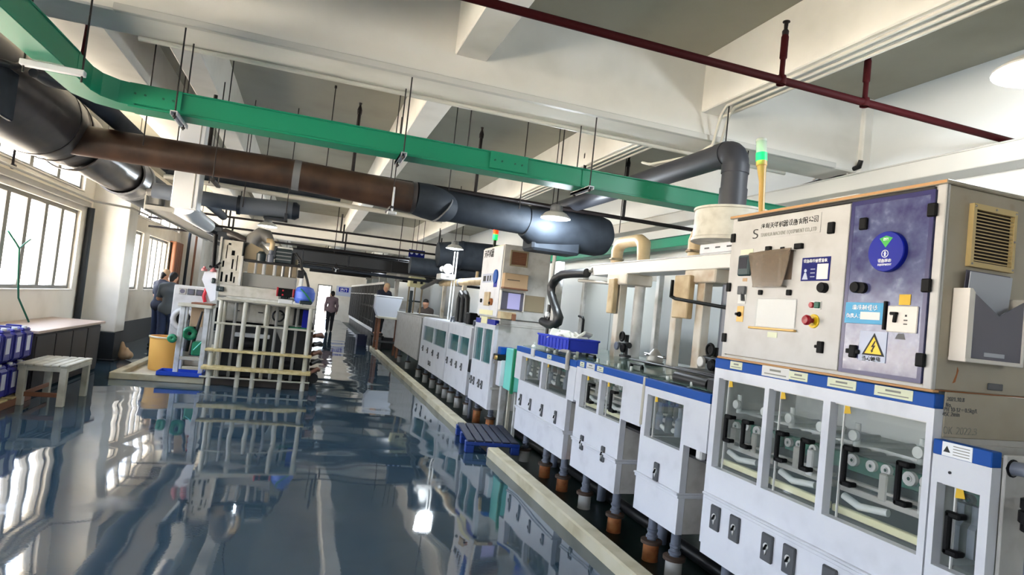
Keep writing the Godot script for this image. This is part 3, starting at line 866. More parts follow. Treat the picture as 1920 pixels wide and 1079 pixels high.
	for i in rl.size():
		rod_thing(["thin rod hanging from the slab at the far left above the big duct", "second thin rod above the big duct by the windows", "thin rod between the two left joists, nearer one", "thin rod between the two left joists, farther one", "thin rod hanging behind the brown duct near the white pipe", "thin rod right of the second joist behind the tray", "thin rod hanging beside the second joist above the brown duct", "thin dark rod in the bay left of the middle joist", "thin dark rod just right of the middle joist", "thin rod above the grey duct collar"][i], [Vector3(rl[i][0], 2.75 if rl[i][0] < 1 else 2.86, rl[i][1]), Vector3(rl[i][0], 4.03, rl[i][1])], .006, "rod", "hanger_rod", "thin rods hanging from the slab")
	# far pipes across the hall
	var fy := [3.13, 2.89, 2.69]
	for i in 3:
		var k := i
		var f := base("sprinkler_pipe", ["uppermost of three thin dark pipes crossing the far hall", "middle one of three thin dark pipes crossing the far hall", "lowest of three thin dark pipes crossing the far hall"][i], "pipe", Vector3(1, fy[i], -16 - .1 * i), "dark pipes crossing the far hall")
		put(f, "pipe", mb().tube([Vector3(-3.6, fy[k], -16 - .1 * k), Vector3(4.9, fy[k], -16 - .1 * k)], .026, 9), M["sprinkler_dark"])
		for x in [-2.0, .62, 3.1]:
			put(f, "upright", mb().tube([Vector3(x + .08 * k, fy[k], -16 - .1 * k), Vector3(x + .08 * k, fy[k] + .45, -16 - .1 * k)], .022, 8), M["sprinkler_dark"])
	var dd := base("air_duct", "long dark rectangular duct crossing the far hall", "duct", Vector3(1, 2.3, -16.3))
	put(dd, "body", mb().bb(-.9, 4.9, 2.3, 2.6, -16.6, -16.2, .02), M["near_black"])
	for x in [-.2, .9, 2.0, 3.1]:
		put(dd, "joint_frame", mb().bb(x - .02, x + .02, 2.3, 2.6, -16.62, -16.18, .004), M["dark_steel"])
	put(dd, "lower_pipe", mb().tube([Vector3(-.6, 2.2, -16.2), Vector3(4.9, 2.16, -16.2)], .035, 9), M["navy_black"])
	var lz := [-18.2, -22.4, -26.0, -30.0]
	for i in 4:
		var z: float = lz[i]
		var ct := base("cable_ladder", ["dark cable tray across the far hall, nearest of four", "dark cable tray across the far hall, second of four", "dark cable tray across the far hall, third of four", "dark cable tray across the far hall, most distant of four"][i], "cable tray", Vector3(2, 2.55, z), "dark cable trays across the far hall")
		put(ct, "tray", mb().bb(-.6 + .2 * i, 4.95, 2.5, 2.74, z - .3, z, .01), M["near_black"])
		put(ct, "cable", mb().tube([Vector3(-.4, 2.78, z - .1), Vector3(2.2, 2.8, z - .14), Vector3(4.9, 2.78, z - .1)], .05, 8), M["black_rubber"])
		for x in [.6, 2.4, 4.2]:
			put(ct, "hanger", mb().tube([Vector3(x, 2.5, z + .01), Vector3(x, 4.03, z + .01)], .012, 6), M["sprinkler_dark"])
	var hd := base("extraction_hood", "big dark blue extraction duct behind the grey control tower", "duct", Vector3(3.4, 2.4, -13.6))
	put(hd, "body", mb().tube([Vector3(2.75, 2.75, -14.2), Vector3(3.3, 2.8, -14.2), Vector3(4.9, 2.85, -14.2)], [.28, .33, .33], 26), M["slate_duct"])
	put(hd, "second_pipe", mb().tube([Vector3(2.2, 2.45, -14.6), Vector3(4.9, 2.45, -14.6)], .2, 22), M["slate_duct"])
	strap(hd, "joint_band", Vector3(3.3, 2.8, -14.2), XP, .33, .05, M["navy_black"])
	var fan := base("fan", "dark cable reel like fan hanging under the far duct", "fan", Vector3(.62, 2.2, -16.2))
	put(fan, "ring", mb().tube(circle(Vector3(.62, 2.2, -16.1), .08, XP, YP, 16), .018, 8, false), M["sprinkler_dark"])
	for k in 3:
		put(fan, "blade", mb().bar(Vector3(.62, 2.2, -16.1), Vector3(.62, 2.2, -16.1) + Vector3(cos(k * 2.1 + .4), sin(k * 2.1 + .4), 0) * .075, .03, .01), M["bracket"])
	put(fan, "stem", mb().tube([Vector3(.62, 2.27, -16.1), Vector3(.62, 2.36, -16.22), Vector3(.62, 2.45, -16.3)], .012, 8), M["sprinkler_dark"])
	# blue sign with three pale discs
	var sg := base("hanging_sign", "small dark blue hanging sign with three pale discs above the far aisle", "sign", Vector3(2.8, 2.82, -17.5))
	put(sg, "board", mb().bb(2.57, 3.02, 2.84, 3.06, -17.52, -17.48, .006), M["sign_navy"])
	for k in 3:
		put(sg, "disc", mb().lathe(Vector3(2.65 + .145 * k, 2.965, -17.48), [Vector2(0, .006), Vector2(.04, .006), Vector2(.04, 0)], 14, Basis(XP, ZP, Vector3(0, -1, 0))), M["sign_plate"])
	puts(sg, "hanger", mb().tube([Vector3(2.65, 3.05, -17.5), Vector3(2.65, 4.03, -17.5)], .008, 6).tube([Vector3(2.94, 3.05, -17.5), Vector3(2.94, 4.03, -17.5)], .008, 6), M["rod"])

func circle(c: Vector3, r: float, u: Vector3, w: Vector3, seg: int) -> Array:
	var p := []
	for k in seg + 1:
		var t := TAU * k / seg
		p.append(c + u * r * cos(t) + w * r * sin(t))
	return p

# ---------------------------------------------------------------- near wet process line, fronts at x = FX
const FX := 2.5
const NX := Vector3(-1, 0, 0)

func knob_plate(t: Node3D, y: float, z: float, w := .06, h := .13) -> void:
	var pl := put(t, "valve_plate", mb().box(Vector3(FX - .006, y, z), Vector3(.018, h, w), .006), M["plate_grey"])
	put(pl, "escutcheon", mb().lathe(Vector3(FX - .015, y + .008, z), [Vector2(.019, 0), Vector2(.017, .004), Vector2(0, .004)], 14, Basis(YP, NX, ZP)).prism([Vector2(-.012, .0), Vector2(0, -.038), Vector2(.012, 0)], Vector3(FX - .019, y, z), ZP, YP, .004), M["white_plastic"])
	put(pl, "knob", mb().box(Vector3(FX - .024, y + .006, z + .004), Vector3(.014, .038, .009), .003, Basis(XP, .5)), M["handle_black"])

func c_handle(t: Node, y0: float, y1: float, z: float, x: float, reach := .07) -> void:
	put(t, "handle", mb().bar(Vector3(x - .03, y0, z), Vector3(x - .03, y1, z), .024, .024, .006, XP)
		.bar(Vector3(x - .03, y1 - .012, z - .01), Vector3(x - .03, y1 - .012, z + reach), .024, .026, .006).bar(Vector3(x - .03, y0 + .012, z - .01), Vector3(x - .03, y0 + .012, z + reach), .024, .026, .006)
		.bar(Vector3(x - .04, y1 - .012, z + reach - .01), Vector3(x + .004, y1 - .012, z + reach - .01), .022, .022, .004).bar(Vector3(x - .04, y0 + .012, z + reach - .01), Vector3(x + .004, y0 + .012, z + reach - .01), .022, .022, .004), M["handle_black"])

func leg(t: Node3D, x: float, z: float, top: float, rust: bool, tall := .16) -> void:
	var c := Vector3(x, -.1, z)
	var l := put(t, "leg", mb().lathe(c, [Vector2(.034, .05), Vector2(.034, tall), Vector2(.044, tall + .005), Vector2(.044, tall + .02), Vector2(.034, tall + .025), Vector2(.034, tall + .045), Vector2(.04, tall + .05), Vector2(.04, tall + .065), Vector2(.034, tall + .07), Vector2(.034, top + .1)], 16), M["leg_grey"])
	put(l, "foot_casing", mb().lathe(c, [Vector2(0, 0), Vector2(.06, 0), Vector2(.058, .01), Vector2(.057, tall - .012), Vector2(.04, tall - .008)], 18), M["casing_rust" if rust else "casing_white"])
	put(l, "casing_flange", mb().lathe(c, [Vector2(.045, tall - .034), Vector2(.078, tall - .034), Vector2(.078, tall - .012), Vector2(.045, tall - .006)], 18), M["flange_dark"])

# rollers, gears and rails behind the windows
func innards(t: Node3D, z0: float, z1: float, ya: float, kind: int, sd: int) -> void:
	var rng := RandomNumberGenerator.new()
	rng.seed = sd
	var g := mb()
	g.bb(FX + .14, FX + .17, ya + .22, ya + .30, z0 + .02, z1 - .02, .004)
	put(t, "gear_rail", g, M["gear_green"])
	puts(t, "lower_rail", mb().bb(FX + .1, FX + .14, ya + .12, ya + .15, z0 + .02, z1 - .02, .004).bb(FX + .1, FX + .13, ya + .17, ya + .185, z0 + .02, z1 - .02, .003), M["rail_grey"])
	if kind != 2:
		put(t, "drip_bar", mb().bb(FX + .07, FX + .1, ya + .015, ya + .05, z0 + .01, z1 - .01, .004), M["pale_yellow"])
	var z := z0 + .06
	var BX := Basis(YP, NX, ZP)
	while z < z1 - .05:
		var r := rng.randf_range(.022, .034)
		put(t, "gear_wheel", mb().lathe(Vector3(FX + .14, ya + .27 + rng.randf_range(-.01, .01), z), [Vector2(.008, .022), Vector2(r * .5, .024), Vector2(r * .5, .02), Vector2(r, .02), Vector2(r, 0)], 14, BX), M["white_plastic" if kind != 2 else "pump_dark"])
		if rng.randf() < .7:
			put(t, "bearing_block", mb().box(Vector3(FX + .12, ya + .2, z + .01), Vector3(.05, rng.randf_range(.09, .14), .045), .006), M["pump_dark" if kind == 2 else ("rail_grey" if rng.randf() < .6 else "white_plastic")])
		put(t, "roller", mb().tube([Vector3(FX + .16, ya + .25, z), Vector3(FX + .62, ya + .25, z)], .018, 10), M["dark_steel" if kind == 2 else ("inner_grey" if rng.randf() < .5 else "inner_white")])
		z += rng.randf_range(.075, .12)
	for k in 2:
		var zz := lerpf(z0 + .08, z1 - .12, k)
		put(t, "spray_pipe", mb().tube([Vector3(FX + .12, ya + .46, zz), Vector3(FX + .12, ya + .36, zz), Vector3(FX + .5, ya + .36, zz)], .014, 9).lathe(Vector3(FX + .12, ya + .4, zz), [Vector2(0, 0), Vector2(.026, 0), Vector2(.03, .015), Vector2(.026, .03), Vector2(0, .03)], 12, BX), M["inner_white"])
	put(t, "spray_elbow", mb().tube([Vector3(FX + .1, ya + .1, z0 + .05), Vector3(FX + .1, ya + .075, z0 + .14), Vector3(FX + .12, ya + .09, minf(z0 + .28, z1 - .04))], .018, 9), M["inner_white"])
	if kind == 2:
		# dense dark drive gear
		for k in 4:
			var zz := lerpf(z0 + .06, z1 - .06, k / 3.0)
			put(t, "drive_motor", mb().lathe(Vector3(FX + .1, ya + .06, zz), [Vector2(0, 0), Vector2(.034, 0), Vector2(.034, .11), Vector2(.02, .13), Vector2(.02, .2), Vector2(0, .2)], 12), M["pump_dark" if k % 2 else "leg_grey"])

# one cabinet of the line. wins: [z0, z1]; knobs: [y, z]
func wet_unit(called: String, label: String, z0: float, z1: float, t0: float, t1: float, top: float, ylow: float, w0: float, w1: float, wins: Array, knobs: Array, kind: int, sd: int, group: String) -> Node3D:
	var t := base(called, label, "process machine", Vector3(FX, -.1, (t0 + t1) * .5), group)
	var bot := .24
	var holes := []
	for w in wins: holes.append([w[0], w[1], w0, w1])
	if t0 > z0 + .001: holes.append([z0 - .1, t0, bot - .1, ylow])
	if t1 < z1 - .001: holes.append([t1, z1 + .1, bot - .1, ylow])
	put(t, "front_panel", mb().plate(Vector3(FX, 0, 0), ZP, YP, [z0 + .004, z1 - .004, bot, top - .06], holes, .05), M["machine_white"])
	put(t, "top_band", mb().bb(FX - .004, FX + .05, top - .06, top, z0 + .004, z1 - .004, .003), M["band_blue"])
	put(t, "tank", mb().bb(FX + .05, FX + .95, bot, w0 - .03, t0 + .003, t1 - .003, .004), M["machine_side"])
	put(t, "tank_rim", mb().bb(FX - .022, FX + .955, .6 if top > 1.3 else .5, (.6 if top > 1.3 else .5) + .016, t0 - .004, t1 + .004, .005).bb(FX - .012, FX + .95, .58 if top > 1.3 else .48, .6 if top > 1.3 else .5, t0 - .002, t1 + .002, .003), M["machine_white"])
	# inner chamber
	put(t, "inner_back", mb().bb(FX + .64, FX + .66, w0 - .03, top - .02, z0 + .01, z1 - .01), M["inner_white" if kind != 2 else "inner_dark"])
	puts(t, "end_wall", mb().bb(FX + .05, FX + .66, ylow, top - .02, z0 + .006, z0 + .022).bb(FX + .05, FX + .66, ylow, top - .02, z1 - .022, z1 - .006), M["machine_side"])
	put(t, "sump_floor", mb().bb(FX + .05, FX + .64, w0 - .028, w0 - .01, z0 + .03, z1 - .03), M["near_black"])
	put(t, "dark_liner", mb().bb(FX + .62, FX + .638, w0 - .03, w0 + .24, z0 + .03, z1 - .03), M["inner_dark"])
	put(t, "splash_shelf", mb().bb(FX + .25, FX + .64, w0 + .33, w0 + .345, z0 + .03, z1 - .03), M["inner_white" if kind != 2 else "inner_dark"])
	put(t, "rear_body", mb().bb(FX + .66, FX + .98, ylow - .1, top - .01, z0 + .006, z1 - .006, .004), M["machine_side"])
	for w in wins:
		innards(t, w[0] - .02, w[1] + .02, w0, kind, sd + int(w[0] * 100))
		var pn := put(t, "window_pane", mb().bb(FX + .045, FX + .05, w0 - .005, w1 + .005, w[0] - .005, w[1] + .005), M["pane"])
		put(pn, "pane_edge", mb().bb(FX + .035, FX + .045, w0, w1, w[0] + .048, w[0] + .054).bb(FX + .03, FX + .045, w1 - .008, w1, w[0], w[1]), M["white_plastic"])
		put(pn, "yellow_tag", mb().prism([Vector2(-.018, -.036), Vector2(.022, -.03), Vector2(.012, .006), Vector2(-.014, .006)], Vector3(FX + .034, w1 - .012, w[0] + .07), ZP, YP, .002), M["tag_yellow"])
	var big := 1.45 if top > 1.3 else 1.0
	for k in knobs: knob_plate(t, k[0], k[1], .06 * big * (.8 if knobs.size() == 4 and top < 1.3 else 1.0), .13 * minf(big, 1.12))
	return t

func cover(label: String, z0: float, z1: float, y: float, group: String) -> void:
	var t := base("glass_cover", label, "cover", Vector3(FX + .35, y, (z0 + z1) * .5), group)
	var B := Basis(ZP, .1)
	put(t, "pane", mb().box(Vector3(FX + .42, y + .04, (z0 + z1) * .5), Vector3(.72, .008, z1 - z0 - .02), .002, B), M["cover_glass"])
	for dz in [-.09, .09]:
		put(t, "grip_foot", mb().box(Vector3(FX + .22, y + .032, (z0 + z1) * .5 + dz), Vector3(.03, .03, .025), .005), M["handle_black"])
	put(t, "grip", mb().bar(Vector3(FX + .22, y + .052, (z0 + z1) * .5 - .1), Vector3(FX + .22, y + .052, (z0 + z1) * .5 + .1), .022, .014, .005), M["handle_black"])

func band_label(t: Node3D, y: float, z0: float, z1: float, m: String, h := .045) -> void:
	var s := put(t, "band_label", mb().bb(FX - .0065, FX - .0035, y - h * .5, y + h * .5, z0, z1), M[m])
	puts(s, "print_lines", mb().bb(FX - .0075, FX - .006, y - h * .28, y - h * .18, z0 + (z1 - z0) * .1, z1 - (z1 - z0) * .1).bb(FX - .0075, FX - .006, y + h * .05, y + h * .25, z0 + (z1 - z0) * .3, z1 - (z1 - z0) * .3), M["ink_grey"])

func wet_line() -> void:
	var grp := "white wet process units of the near line"
	# unit with two dark windows and four valves
	var a := wet_unit("process_unit", "white process unit with two dark windows and four valve plates, next to the blue pallet", -7.22, -5.44, -7.04, -5.58, 1.205, .82, .82, 1.1, [[-7.0, -6.36], [-6.31, -5.62]], [[.6, -6.89], [.6, -6.56], [.6, -6.2], [.6, -5.82]], 2, 11, "")
	for l in [[-6.85, false], [-6.2, true], [-5.72, true]]: leg(a, 2.6, l[0], .24, l[1])
	for z in [-6.85, -5.72]: leg(a, 3.3, z, .24, false)
	band_label(a, 1.175, -6.2, -6.08, "label_cream")
	put(a, "hinge_clip", mb().bb(FX - .02, FX + .01, 1.13, 1.22, -6.68, -6.58, .006), M["white_plastic"])
	put(a, "bent_pipe", mb().tube([Vector3(FX - .02, 1.1, -5.62), Vector3(FX - .02, 1.24, -5.62), Vector3(FX + .02, 1.27, -5.7), Vector3(FX + .05, 1.27, -5.95)], .02, 10), M["rail_grey"])
	put(a, "red_valve", mb().lathe(Vector3(2.62, .2, -5.5), [Vector2(0, 0), Vector2(.03, 0), Vector2(.035, .06), Vector2(.02, .1), Vector2(0, .1)], 12), M["red_plastic"])
	# unit with two tall windows and C handles
	var b := wet_unit("process_unit", "white process unit with two handled windows and two valve plates, second from the control cabinet", -5.44, -4.2, -5.38, -4.5, 1.22, .84, .8, 1.1, [[-5.31, -4.945], [-4.9, -4.52]], [[.5, -5.16], [.5, -4.74]], 0, 23, "")
	for l in [[-5.2, false], [-4.62, true]]: leg(b, 2.6, l[0], .24, l[1])
	for z in [-5.2, -4.62]: leg(b, 3.3, z, .24, false)
	c_handle(b, .86, 1.04, -5.16, FX + .04); c_handle(b, .86, 1.04, -4.72, FX + .04)
	band_label(b, 1.19, -5.36, -5.27, "label_cream"); band_label(b, 1.19, -5.22, -5.05, "white_plastic", .058); band_label(b, 1.19, -5.0, -4.88, "label_cream")
	# unit with one window
	var c := wet_unit("process_unit", "white process unit with a single dark window and valve, beside the control cabinet", -4.19, -3.37, -4.19, -3.62, 1.215, .84, .79, 1.1, [[-4.13, -3.66]], [[.58, -3.91]], 2, 37, "")
	for l in [[-4.05, true], [-3.75, false]]: leg(c, 2.6, l[0], .24, l[1])
	leg(c, 3.3, -3.75, .24, false)
	put(c, "joint_strip", mb().bb(FX - .008, FX + .02, .86, 1.22, -4.205, -4.175, .004), M["pvc_cream"])
	put(c, "bent_tab", mb().bb(FX + .01, FX + .06, .78, .88, -3.5, -3.44, .01), M["white_plastic"])
	# big unit under the cabinet
	var d := wet_unit("process_unit", "large white process unit with three clear windows under the control cabinet", -3.365, -1.9, -3.345, -1.94, 1.45, .3, .78, 1.33, [[-3.31, -2.9], [-2.865, -2.48], [-2.435, -1.935]], [[.49, -3.22], [.49, -3.04], [.485, -2.77], [.485, -2.61], [.485, -2.35], [.485, -2.18]], 0, 51, "")
	for z in [-3.2, -2.6, -2.05]: leg(d, 2.6, z, .24, false)
	for z in [-3.2, -2.05]: leg(d, 3.3, z, .24, true)
	for w in [[-3.22, .955], [-3.06, .955], [-2.78, .95], [-2.6, .95]]:
		c_handle(d, w[1], w[1] + .165, w[0], FX + .04, .05)
	for z in [-2.335, -2.05]: c_handle(d, .95, 1.14, z, FX + .04, .05)
	band_label(d, 1.425, -3.21, -3.1, "label_cream"); band_label(d, 1.425, -2.93, -2.72, "white_plastic", .058); band_label(d, 1.425, -2.72, -2.59, "label_cream")
	band_label(d, 1.425, -2.46, -2.29, "label_cream"); band_label(d, 1.425, -2.19, -2.0, "label_cream")
	# low end unit
	var e := wet_unit("process_unit", "narrow low process unit with one handled window beside the grey union pipe", -1.9, -1.66, -1.9, -1.66, 1.27, .3, .77, 1.1, [[-1.87, -1.70]], [], 2, 67, "")
	c_handle(e, .83, 1.0, -1.82, FX + .04, .05)
	leg(e, 2.6, -1.78, .24, false)
	var lb := put(e, "warning_label", mb().bb(FX - .0065, FX - .0035, 1.212, 1.268, -1.855, -1.735), M["sign_white"])
	put(lb, "warning_triangle", mb().prism([Vector2(-.014, -.012), Vector2(.014, -.012), Vector2(0, .013)], Vector3(FX - .0075, 1.24, -1.835), ZP, YP, .001), M["ink"])
	for k in 4:
		put(lb, "print_line", mb().bb(FX - .0075, FX - .006, 1.222 + k * .011, 1.225 + k * .011, -1.81, -1.745), M["ink_grey"])
	put(e, "side_panel", mb().bb(FX + .05, FX + .98, .24, 1.262, -1.662, -1.648, .003), M["machine_side"])
	put(e, "tiny_screw", mb().lathe(Vector3(FX, 1.15, -1.82), [Vector2(.006, 0), Vector2(.006, .004), Vector2(0, .004)], 8, Basis(YP, NX, ZP)), M["dark_steel"])
	# grey union pipe at its end
	var u := base("union_pipe", "grey elbow pipe with a chunky black union at the far right edge", "pipe", Vector3(2.62, .2, -1.57))
	put(u, "elbow", mb().tube([Vector3(2.585, 1.215, -1.66), Vector3(2.585, 1.22, -1.60), Vector3(2.585, 1.21, -1.575), Vector3(2.585, 1.18, -1.56), Vector3(2.585, 1.12, -1.56)], .026, 14), M["leg_grey"])
	put(u, "end_ring", mb().lathe(Vector3(2.585, 1.215, -1.66), [Vector2(.03, 0), Vector2(.034, .004), Vector2(.034, .016), Vector2(.028, .018)], 16, Basis(XP, ZP, Vector3(0, -1, 0))), M["handle_black"])
	put(u, "union_nut", mb().lathe(Vector3(2.585, 1.0, -1.56), [Vector2(.03, 0), Vector2(.042, .005), Vector2(.042, .03), Vector2(.05, .035), Vector2(.05, .075), Vector2(.04, .08), Vector2(.046, .085), Vector2(.046, .12), Vector2(.032, .125)], 12), M["handle_black"])
	put(u, "pipe", mb().tube([Vector3(2.585, 1.01, -1.56), Vector3(2.585, -.1, -1.56)], .024, 14), M["leg_grey"])
	# covers on top
	cover("greenish glass cover panel on the line beside the blue crate", -7.2, -6.05, 1.21, "glass covers on the near line")
	cover("greenish glass cover panel with black grip in the middle of the line top", -6.03, -5.2, 1.215, "glass covers on the near line")
	cover("greenish glass cover panel with black grip below the butterfly valve", -5.18, -4.25, 1.22, "glass covers on the near line")
	cover("greenish glass cover panel nearest the control cabinet", -4.23, -3.4, 1.22, "glass covers on the near line")
	# floor pipes in the pit
	single("pit_pipe", "dark pipe lying in the pit under the near line", "pipe", Vector3(3, -.05, -5), func(p: MB): p.tube([Vector3(2.95, -.05, -8.2), Vector3(2.95, -.05, -1)], .05, 12), M["pump_dark"])
	var pi := 0
	for z in [-6.55, -5.36, -4.3]:
		pi += 1
		single("drain_pipe", ["grey drain pipe dropping behind the legs beside the blue pallet", "grey drain pipe dropping in the gap left of the two handled windows", "grey drain pipe dropping in the gap left of the single window"][pi - 1], "pipe", Vector3(2.85, -.1, z), func(p: MB): p.tube([Vector3(2.85, -.08, z), Vector3(2.85, .5, z), Vector3(2.95, .58, z + .06)], .04, 12), M["leg_grey"])

# ---------------------------------------------------------------- control cabinet over the big unit
func cabinet_shell(t: Node3D, z0: float, z1: float, y0: float, y1: float, depth: float, side: Material, front: Material) -> void:
	put(t, "body", mb().bb(FX + .012, FX + depth, y0, y1, z0, z1, .006), side)
	put(t, "front_frame", mb().plate(Vector3(FX, 0, 0), ZP, YP, [z0, z1, y0, y1], [[z0 + .03, z1 - .03, y0 + .015, y1 - .02]], .014), front)

func latch(t: Node, y: float, z: float, ear := 0.0) -> void:
	var b := mb().box(Vector3(FX - .016, y, z), Vector3(.018, .05, .036), .004)
	if ear != 0.0: b.box(Vector3(FX - .018, y + .0, z + ear * .024), Vector3(.014, .014, .018), .004)
	put(t, "latch", b, M["handle_black"])

func disc(c: Vector3, r: float, h: float, seg := 24) -> MB:
	return mb().lathe(c, [Vector2(r, 0), Vector2(r, h * .8), Vector2(r - minf(.003, r * .2), h), Vector2(0, h)], seg, Basis(YP, NX, ZP))

func control_cabinet() -> void:
	var t := base("control_cabinet", "large cream control cabinet with a white door and a dusty blue door above three windows", "control cabinet", Vector3(FX + .4, 1.465, -2.6))
	var y0 := 1.465
	var y1 := 2.335
	cabinet_shell(t, -3.31, -1.92, y0, y1, .95, M["cabinet_side"], M["cabinet_front"])
	put(t, "roof_lip", mb().bb(FX - .02, FX + .96, y1 - .002, y1 + .016, -3.325, -1.908, .004), M["cabinet_side"])
	put(t, "drip_edge", mb().bb(FX - .018, FX + .02, 1.455, 1.466, -3.33, -1.905, .003), M["rust_edge"])
	put(t, "roof_edge", mb().bb(FX - .0205, FX - .018, 2.336, 2.348, -3.32, -1.912), M["rust_edge"])
	put(t, "door_gap", mb().bb(FX - .012, FX + .004, 2.316, 2.33, -3.26, -1.97, .002), M["near_black"])
	# white door
	var wd := put(t, "white_door", mb().bb(FX - .01, FX + .004, y0 + .02, y1 - .022, -3.275, -2.405, .003), M["cabinet_front"])
	for y in [2.21, 1.9, 1.585]:
		put(wd, "hinge", mb().box(Vector3(FX - .016, y, -3.28), Vector3(.016, .055, .036), .004), M["handle_black"])
	put(wd, "latch", mb().box(Vector3(FX - .016, 2.2, -2.51), Vector3(.02, .06, .04), .004), M["handle_black"])
	put(wd, "latch", mb().box(Vector3(FX - .016, 1.59, -2.515), Vector3(.02, .06, .036), .004).box(Vector3(FX - .018, 1.592, -2.54), Vector3(.014, .016, .02), .004), M["handle_black"])
	put(wd, "round_lock", disc(Vector3(FX - .01, 1.893, -2.525), .027, .03), M["handle_black"])
	# maker's strip: logo and lettering
	var bd := put(t, "maker_strip", mb().bb(FX - .0125, FX - .0095, 2.185, 2.292, -3.115, -2.585), M["cabinet_front"])
	lettering(bd, "S", Vector3(FX - .0128, 2.218, -3.108), FACE_LEFT, .058, M["ink"], "Droid Sans", .045, 400)
	var h1 := mb()
	han(h1, "深圳天华机器设备有限公司", Vector3(FX - .0128, 2.243, -3.035), ZP, YP, .032, .0034, 1.14)
	put(bd, "lettering", h1, M["ink"])
	lettering(bd, "TIANHUA MACHINE EQUIPMENT CO.,LTD", Vector3(FX - .0128, 2.207, -3.035), FACE_LEFT, .021, M["ink_grey"], "Droid Sans", .425)
	# touch screen, meter
	var scn := put(t, "meter", mb().box(Vector3(FX - .02, 2.03, -3.14), Vector3(.03, .125, .105), .008), M["teal_dark"])
	put(scn, "meter_screen", mb().bb(FX - .037, FX - .034, 2.01, 2.08, -3.178, -3.105), M["screen_dark"])
	put(t, "name_sticker", mb().bb(FX - .0125, FX - .0095, 2.10, 2.13, -3.2, -3.09), M["label_cream"])
	put(t, "small_sticker", mb().bb(FX - .0125, FX - .0095, 1.935, 1.955, -3.16, -3.12), M["cardboard"])
	var tk := put(t, "toggle_plate", mb().bb(FX - .0135, FX - .0095, 1.80, 1.905, -3.185, -3.115, .001), M["white_plastic"])
	put(tk, "black_flap", mb().bb(FX - .03, FX - .013, 1.855, 1.905, -3.18, -3.115, .003).bar(Vector3(FX - .02, 1.87, -3.14), Vector3(FX - .025, 1.815, -3.125), .025, .008, .003), M["plate_grey"])
	var ks := put(t, "key_switch", mb().bb(FX - .0135, FX - .0095, 1.69, 1.785, -3.185, -3.125, .001), M["brass"])
	put(ks, "switch_knob", mb().lathe(Vector3(FX - .013, 1.735, -3.158), [Vector2(.016, 0), Vector2(.014, .012), Vector2(.008, .014), Vector2(.008, .03), Vector2(0, .03)], 14, Basis(YP, NX, ZP)), M["handle_black"])
	# smoked display hood, lifted
	var dh := put(t, "display_hood", mb().prism([Vector2(-3.08, 2.095), Vector2(-2.965, 2.105), Vector2(-2.74, 2.11), Vector2(-2.77, 1.96), Vector2(-2.79, 1.9), Vector2(-3.02, 1.905), Vector2(-3.05, 2.0)], Vector3(FX - .05, 0, 0), ZP, YP, .006), M["smoke_pane"])
	puts(dh, "hood_side", mb().bb(FX - .052, FX - .008, 1.895, 1.905, -3.02, -2.79).bb(FX - .052, FX - .008, 2.095, 2.1, -3.07, -2.745), M["smoke_pane"])
	puts(dh, "hood_hinge", mb().bb(FX - .03, FX - .009, 2.105, 2.135, -2.97, -2.93, .003).bb(FX - .03, FX - .009, 2.105, 2.135, -2.745, -2.69, .003).bb(FX - .02, FX - .009, 2.108, 2.125, -2.86, -2.83, .003), M["handle_black"])
	puts(dh, "grimy_display", mb().bb(FX - .013, FX - .009, 1.93, 2.09, -3.0, -2.87, .002).bb(FX - .013, FX - .009, 1.94, 2.1, -2.85, -2.76, .002), M["grime"])
	# reflective paper pocket
	var pk := put(t, "paper_pocket", mb().bb(FX - .016, FX - .0095, 1.672, 1.83, -3.005, -2.705, .002), M["paper"])
	put(pk, "pocket_film", mb().bb(FX - .022, FX - .019, 1.668, 1.835, -3.01, -2.695), M["pocket_film"])
	put(pk, "pocket_rail", mb().bb(FX - .03, FX - .0095, 1.655, 1.668, -3.055, -2.69, .003), M["brass"])
	puts(pk, "corner_clip", mb().box(Vector3(FX - .016, 1.868, -2.99), Vector3(.016, .03, .03), .004).box(Vector3(FX - .016, 1.868, -2.765), Vector3(.016, .032, .034), .004), M["handle_black"])
	put(t, "pale_sticker", mb().bb(FX - .0125, FX - .0095, 1.615, 1.645, -2.905, -2.83), M["label_cream"])
	# navy management sign
	var ns := put(t, "management_sign", mb().bb(FX - .0135, FX - .0095, 1.93, 2.055, -2.69, -2.5, .001), M["sign_navy"])
	var h2 := mb()
	han(h2, "设备清洗管理看板", Vector3(FX - .0140, 2.028, -2.678), ZP, YP, .0175, .0022, 1.16)
	put(ns, "lettering", h2, M["sign_white"])
	put(ns, "figure", mb().lathe(Vector3(FX - .0135, 1.985, -2.66), [Vector2(.009, 0), Vector2(.009, .001), Vector2(0, .001)], 12, Basis(YP, NX, ZP)).prism([Vector2(-.02, -.02), Vector2(.02, -.02), Vector2(.006, .016), Vector2(-.006, .016)], Vector3(FX - .0145, 1.958, -2.66), ZP, YP, .001), M["sign_plate"])
	puts(ns, "figure_lines", mb().bb(FX - .0145, FX - .013, 1.99, 1.994, -2.625, -2.595).bb(FX - .0145, FX - .013, 1.97, 1.974, -2.625, -2.595).bb(FX - .0145, FX - .013, 1.95, 1.954, -2.625, -2.595), M["sign_plate"])
	put(ns, "insert_card", mb().bb(FX - .0155, FX - .0135, 1.938, 2.018, -2.58, -2.508), M["paper"])
	# push buttons and emergency stop
	var pb := put(t, "button_plate", mb().bb(FX - .014, FX - .0095, 1.782, 1.824, -2.605, -2.535, .001), M["white_plastic"])
	put(pb, "red_push_button", disc(Vector3(FX - .014, 1.803, -2.592), .0155, .014, 16), M["red_button"])
	put(pb, "green_push_button", mb().bb(FX - .026, FX - .014, 1.787, 1.82, -2.572, -2.54, .003), M["tray_green_dark"])
	var es := put(t, "emergency_stop", disc(Vector3(FX - .01, 1.72, -2.575), .036, .008), M["sign_yellow"])
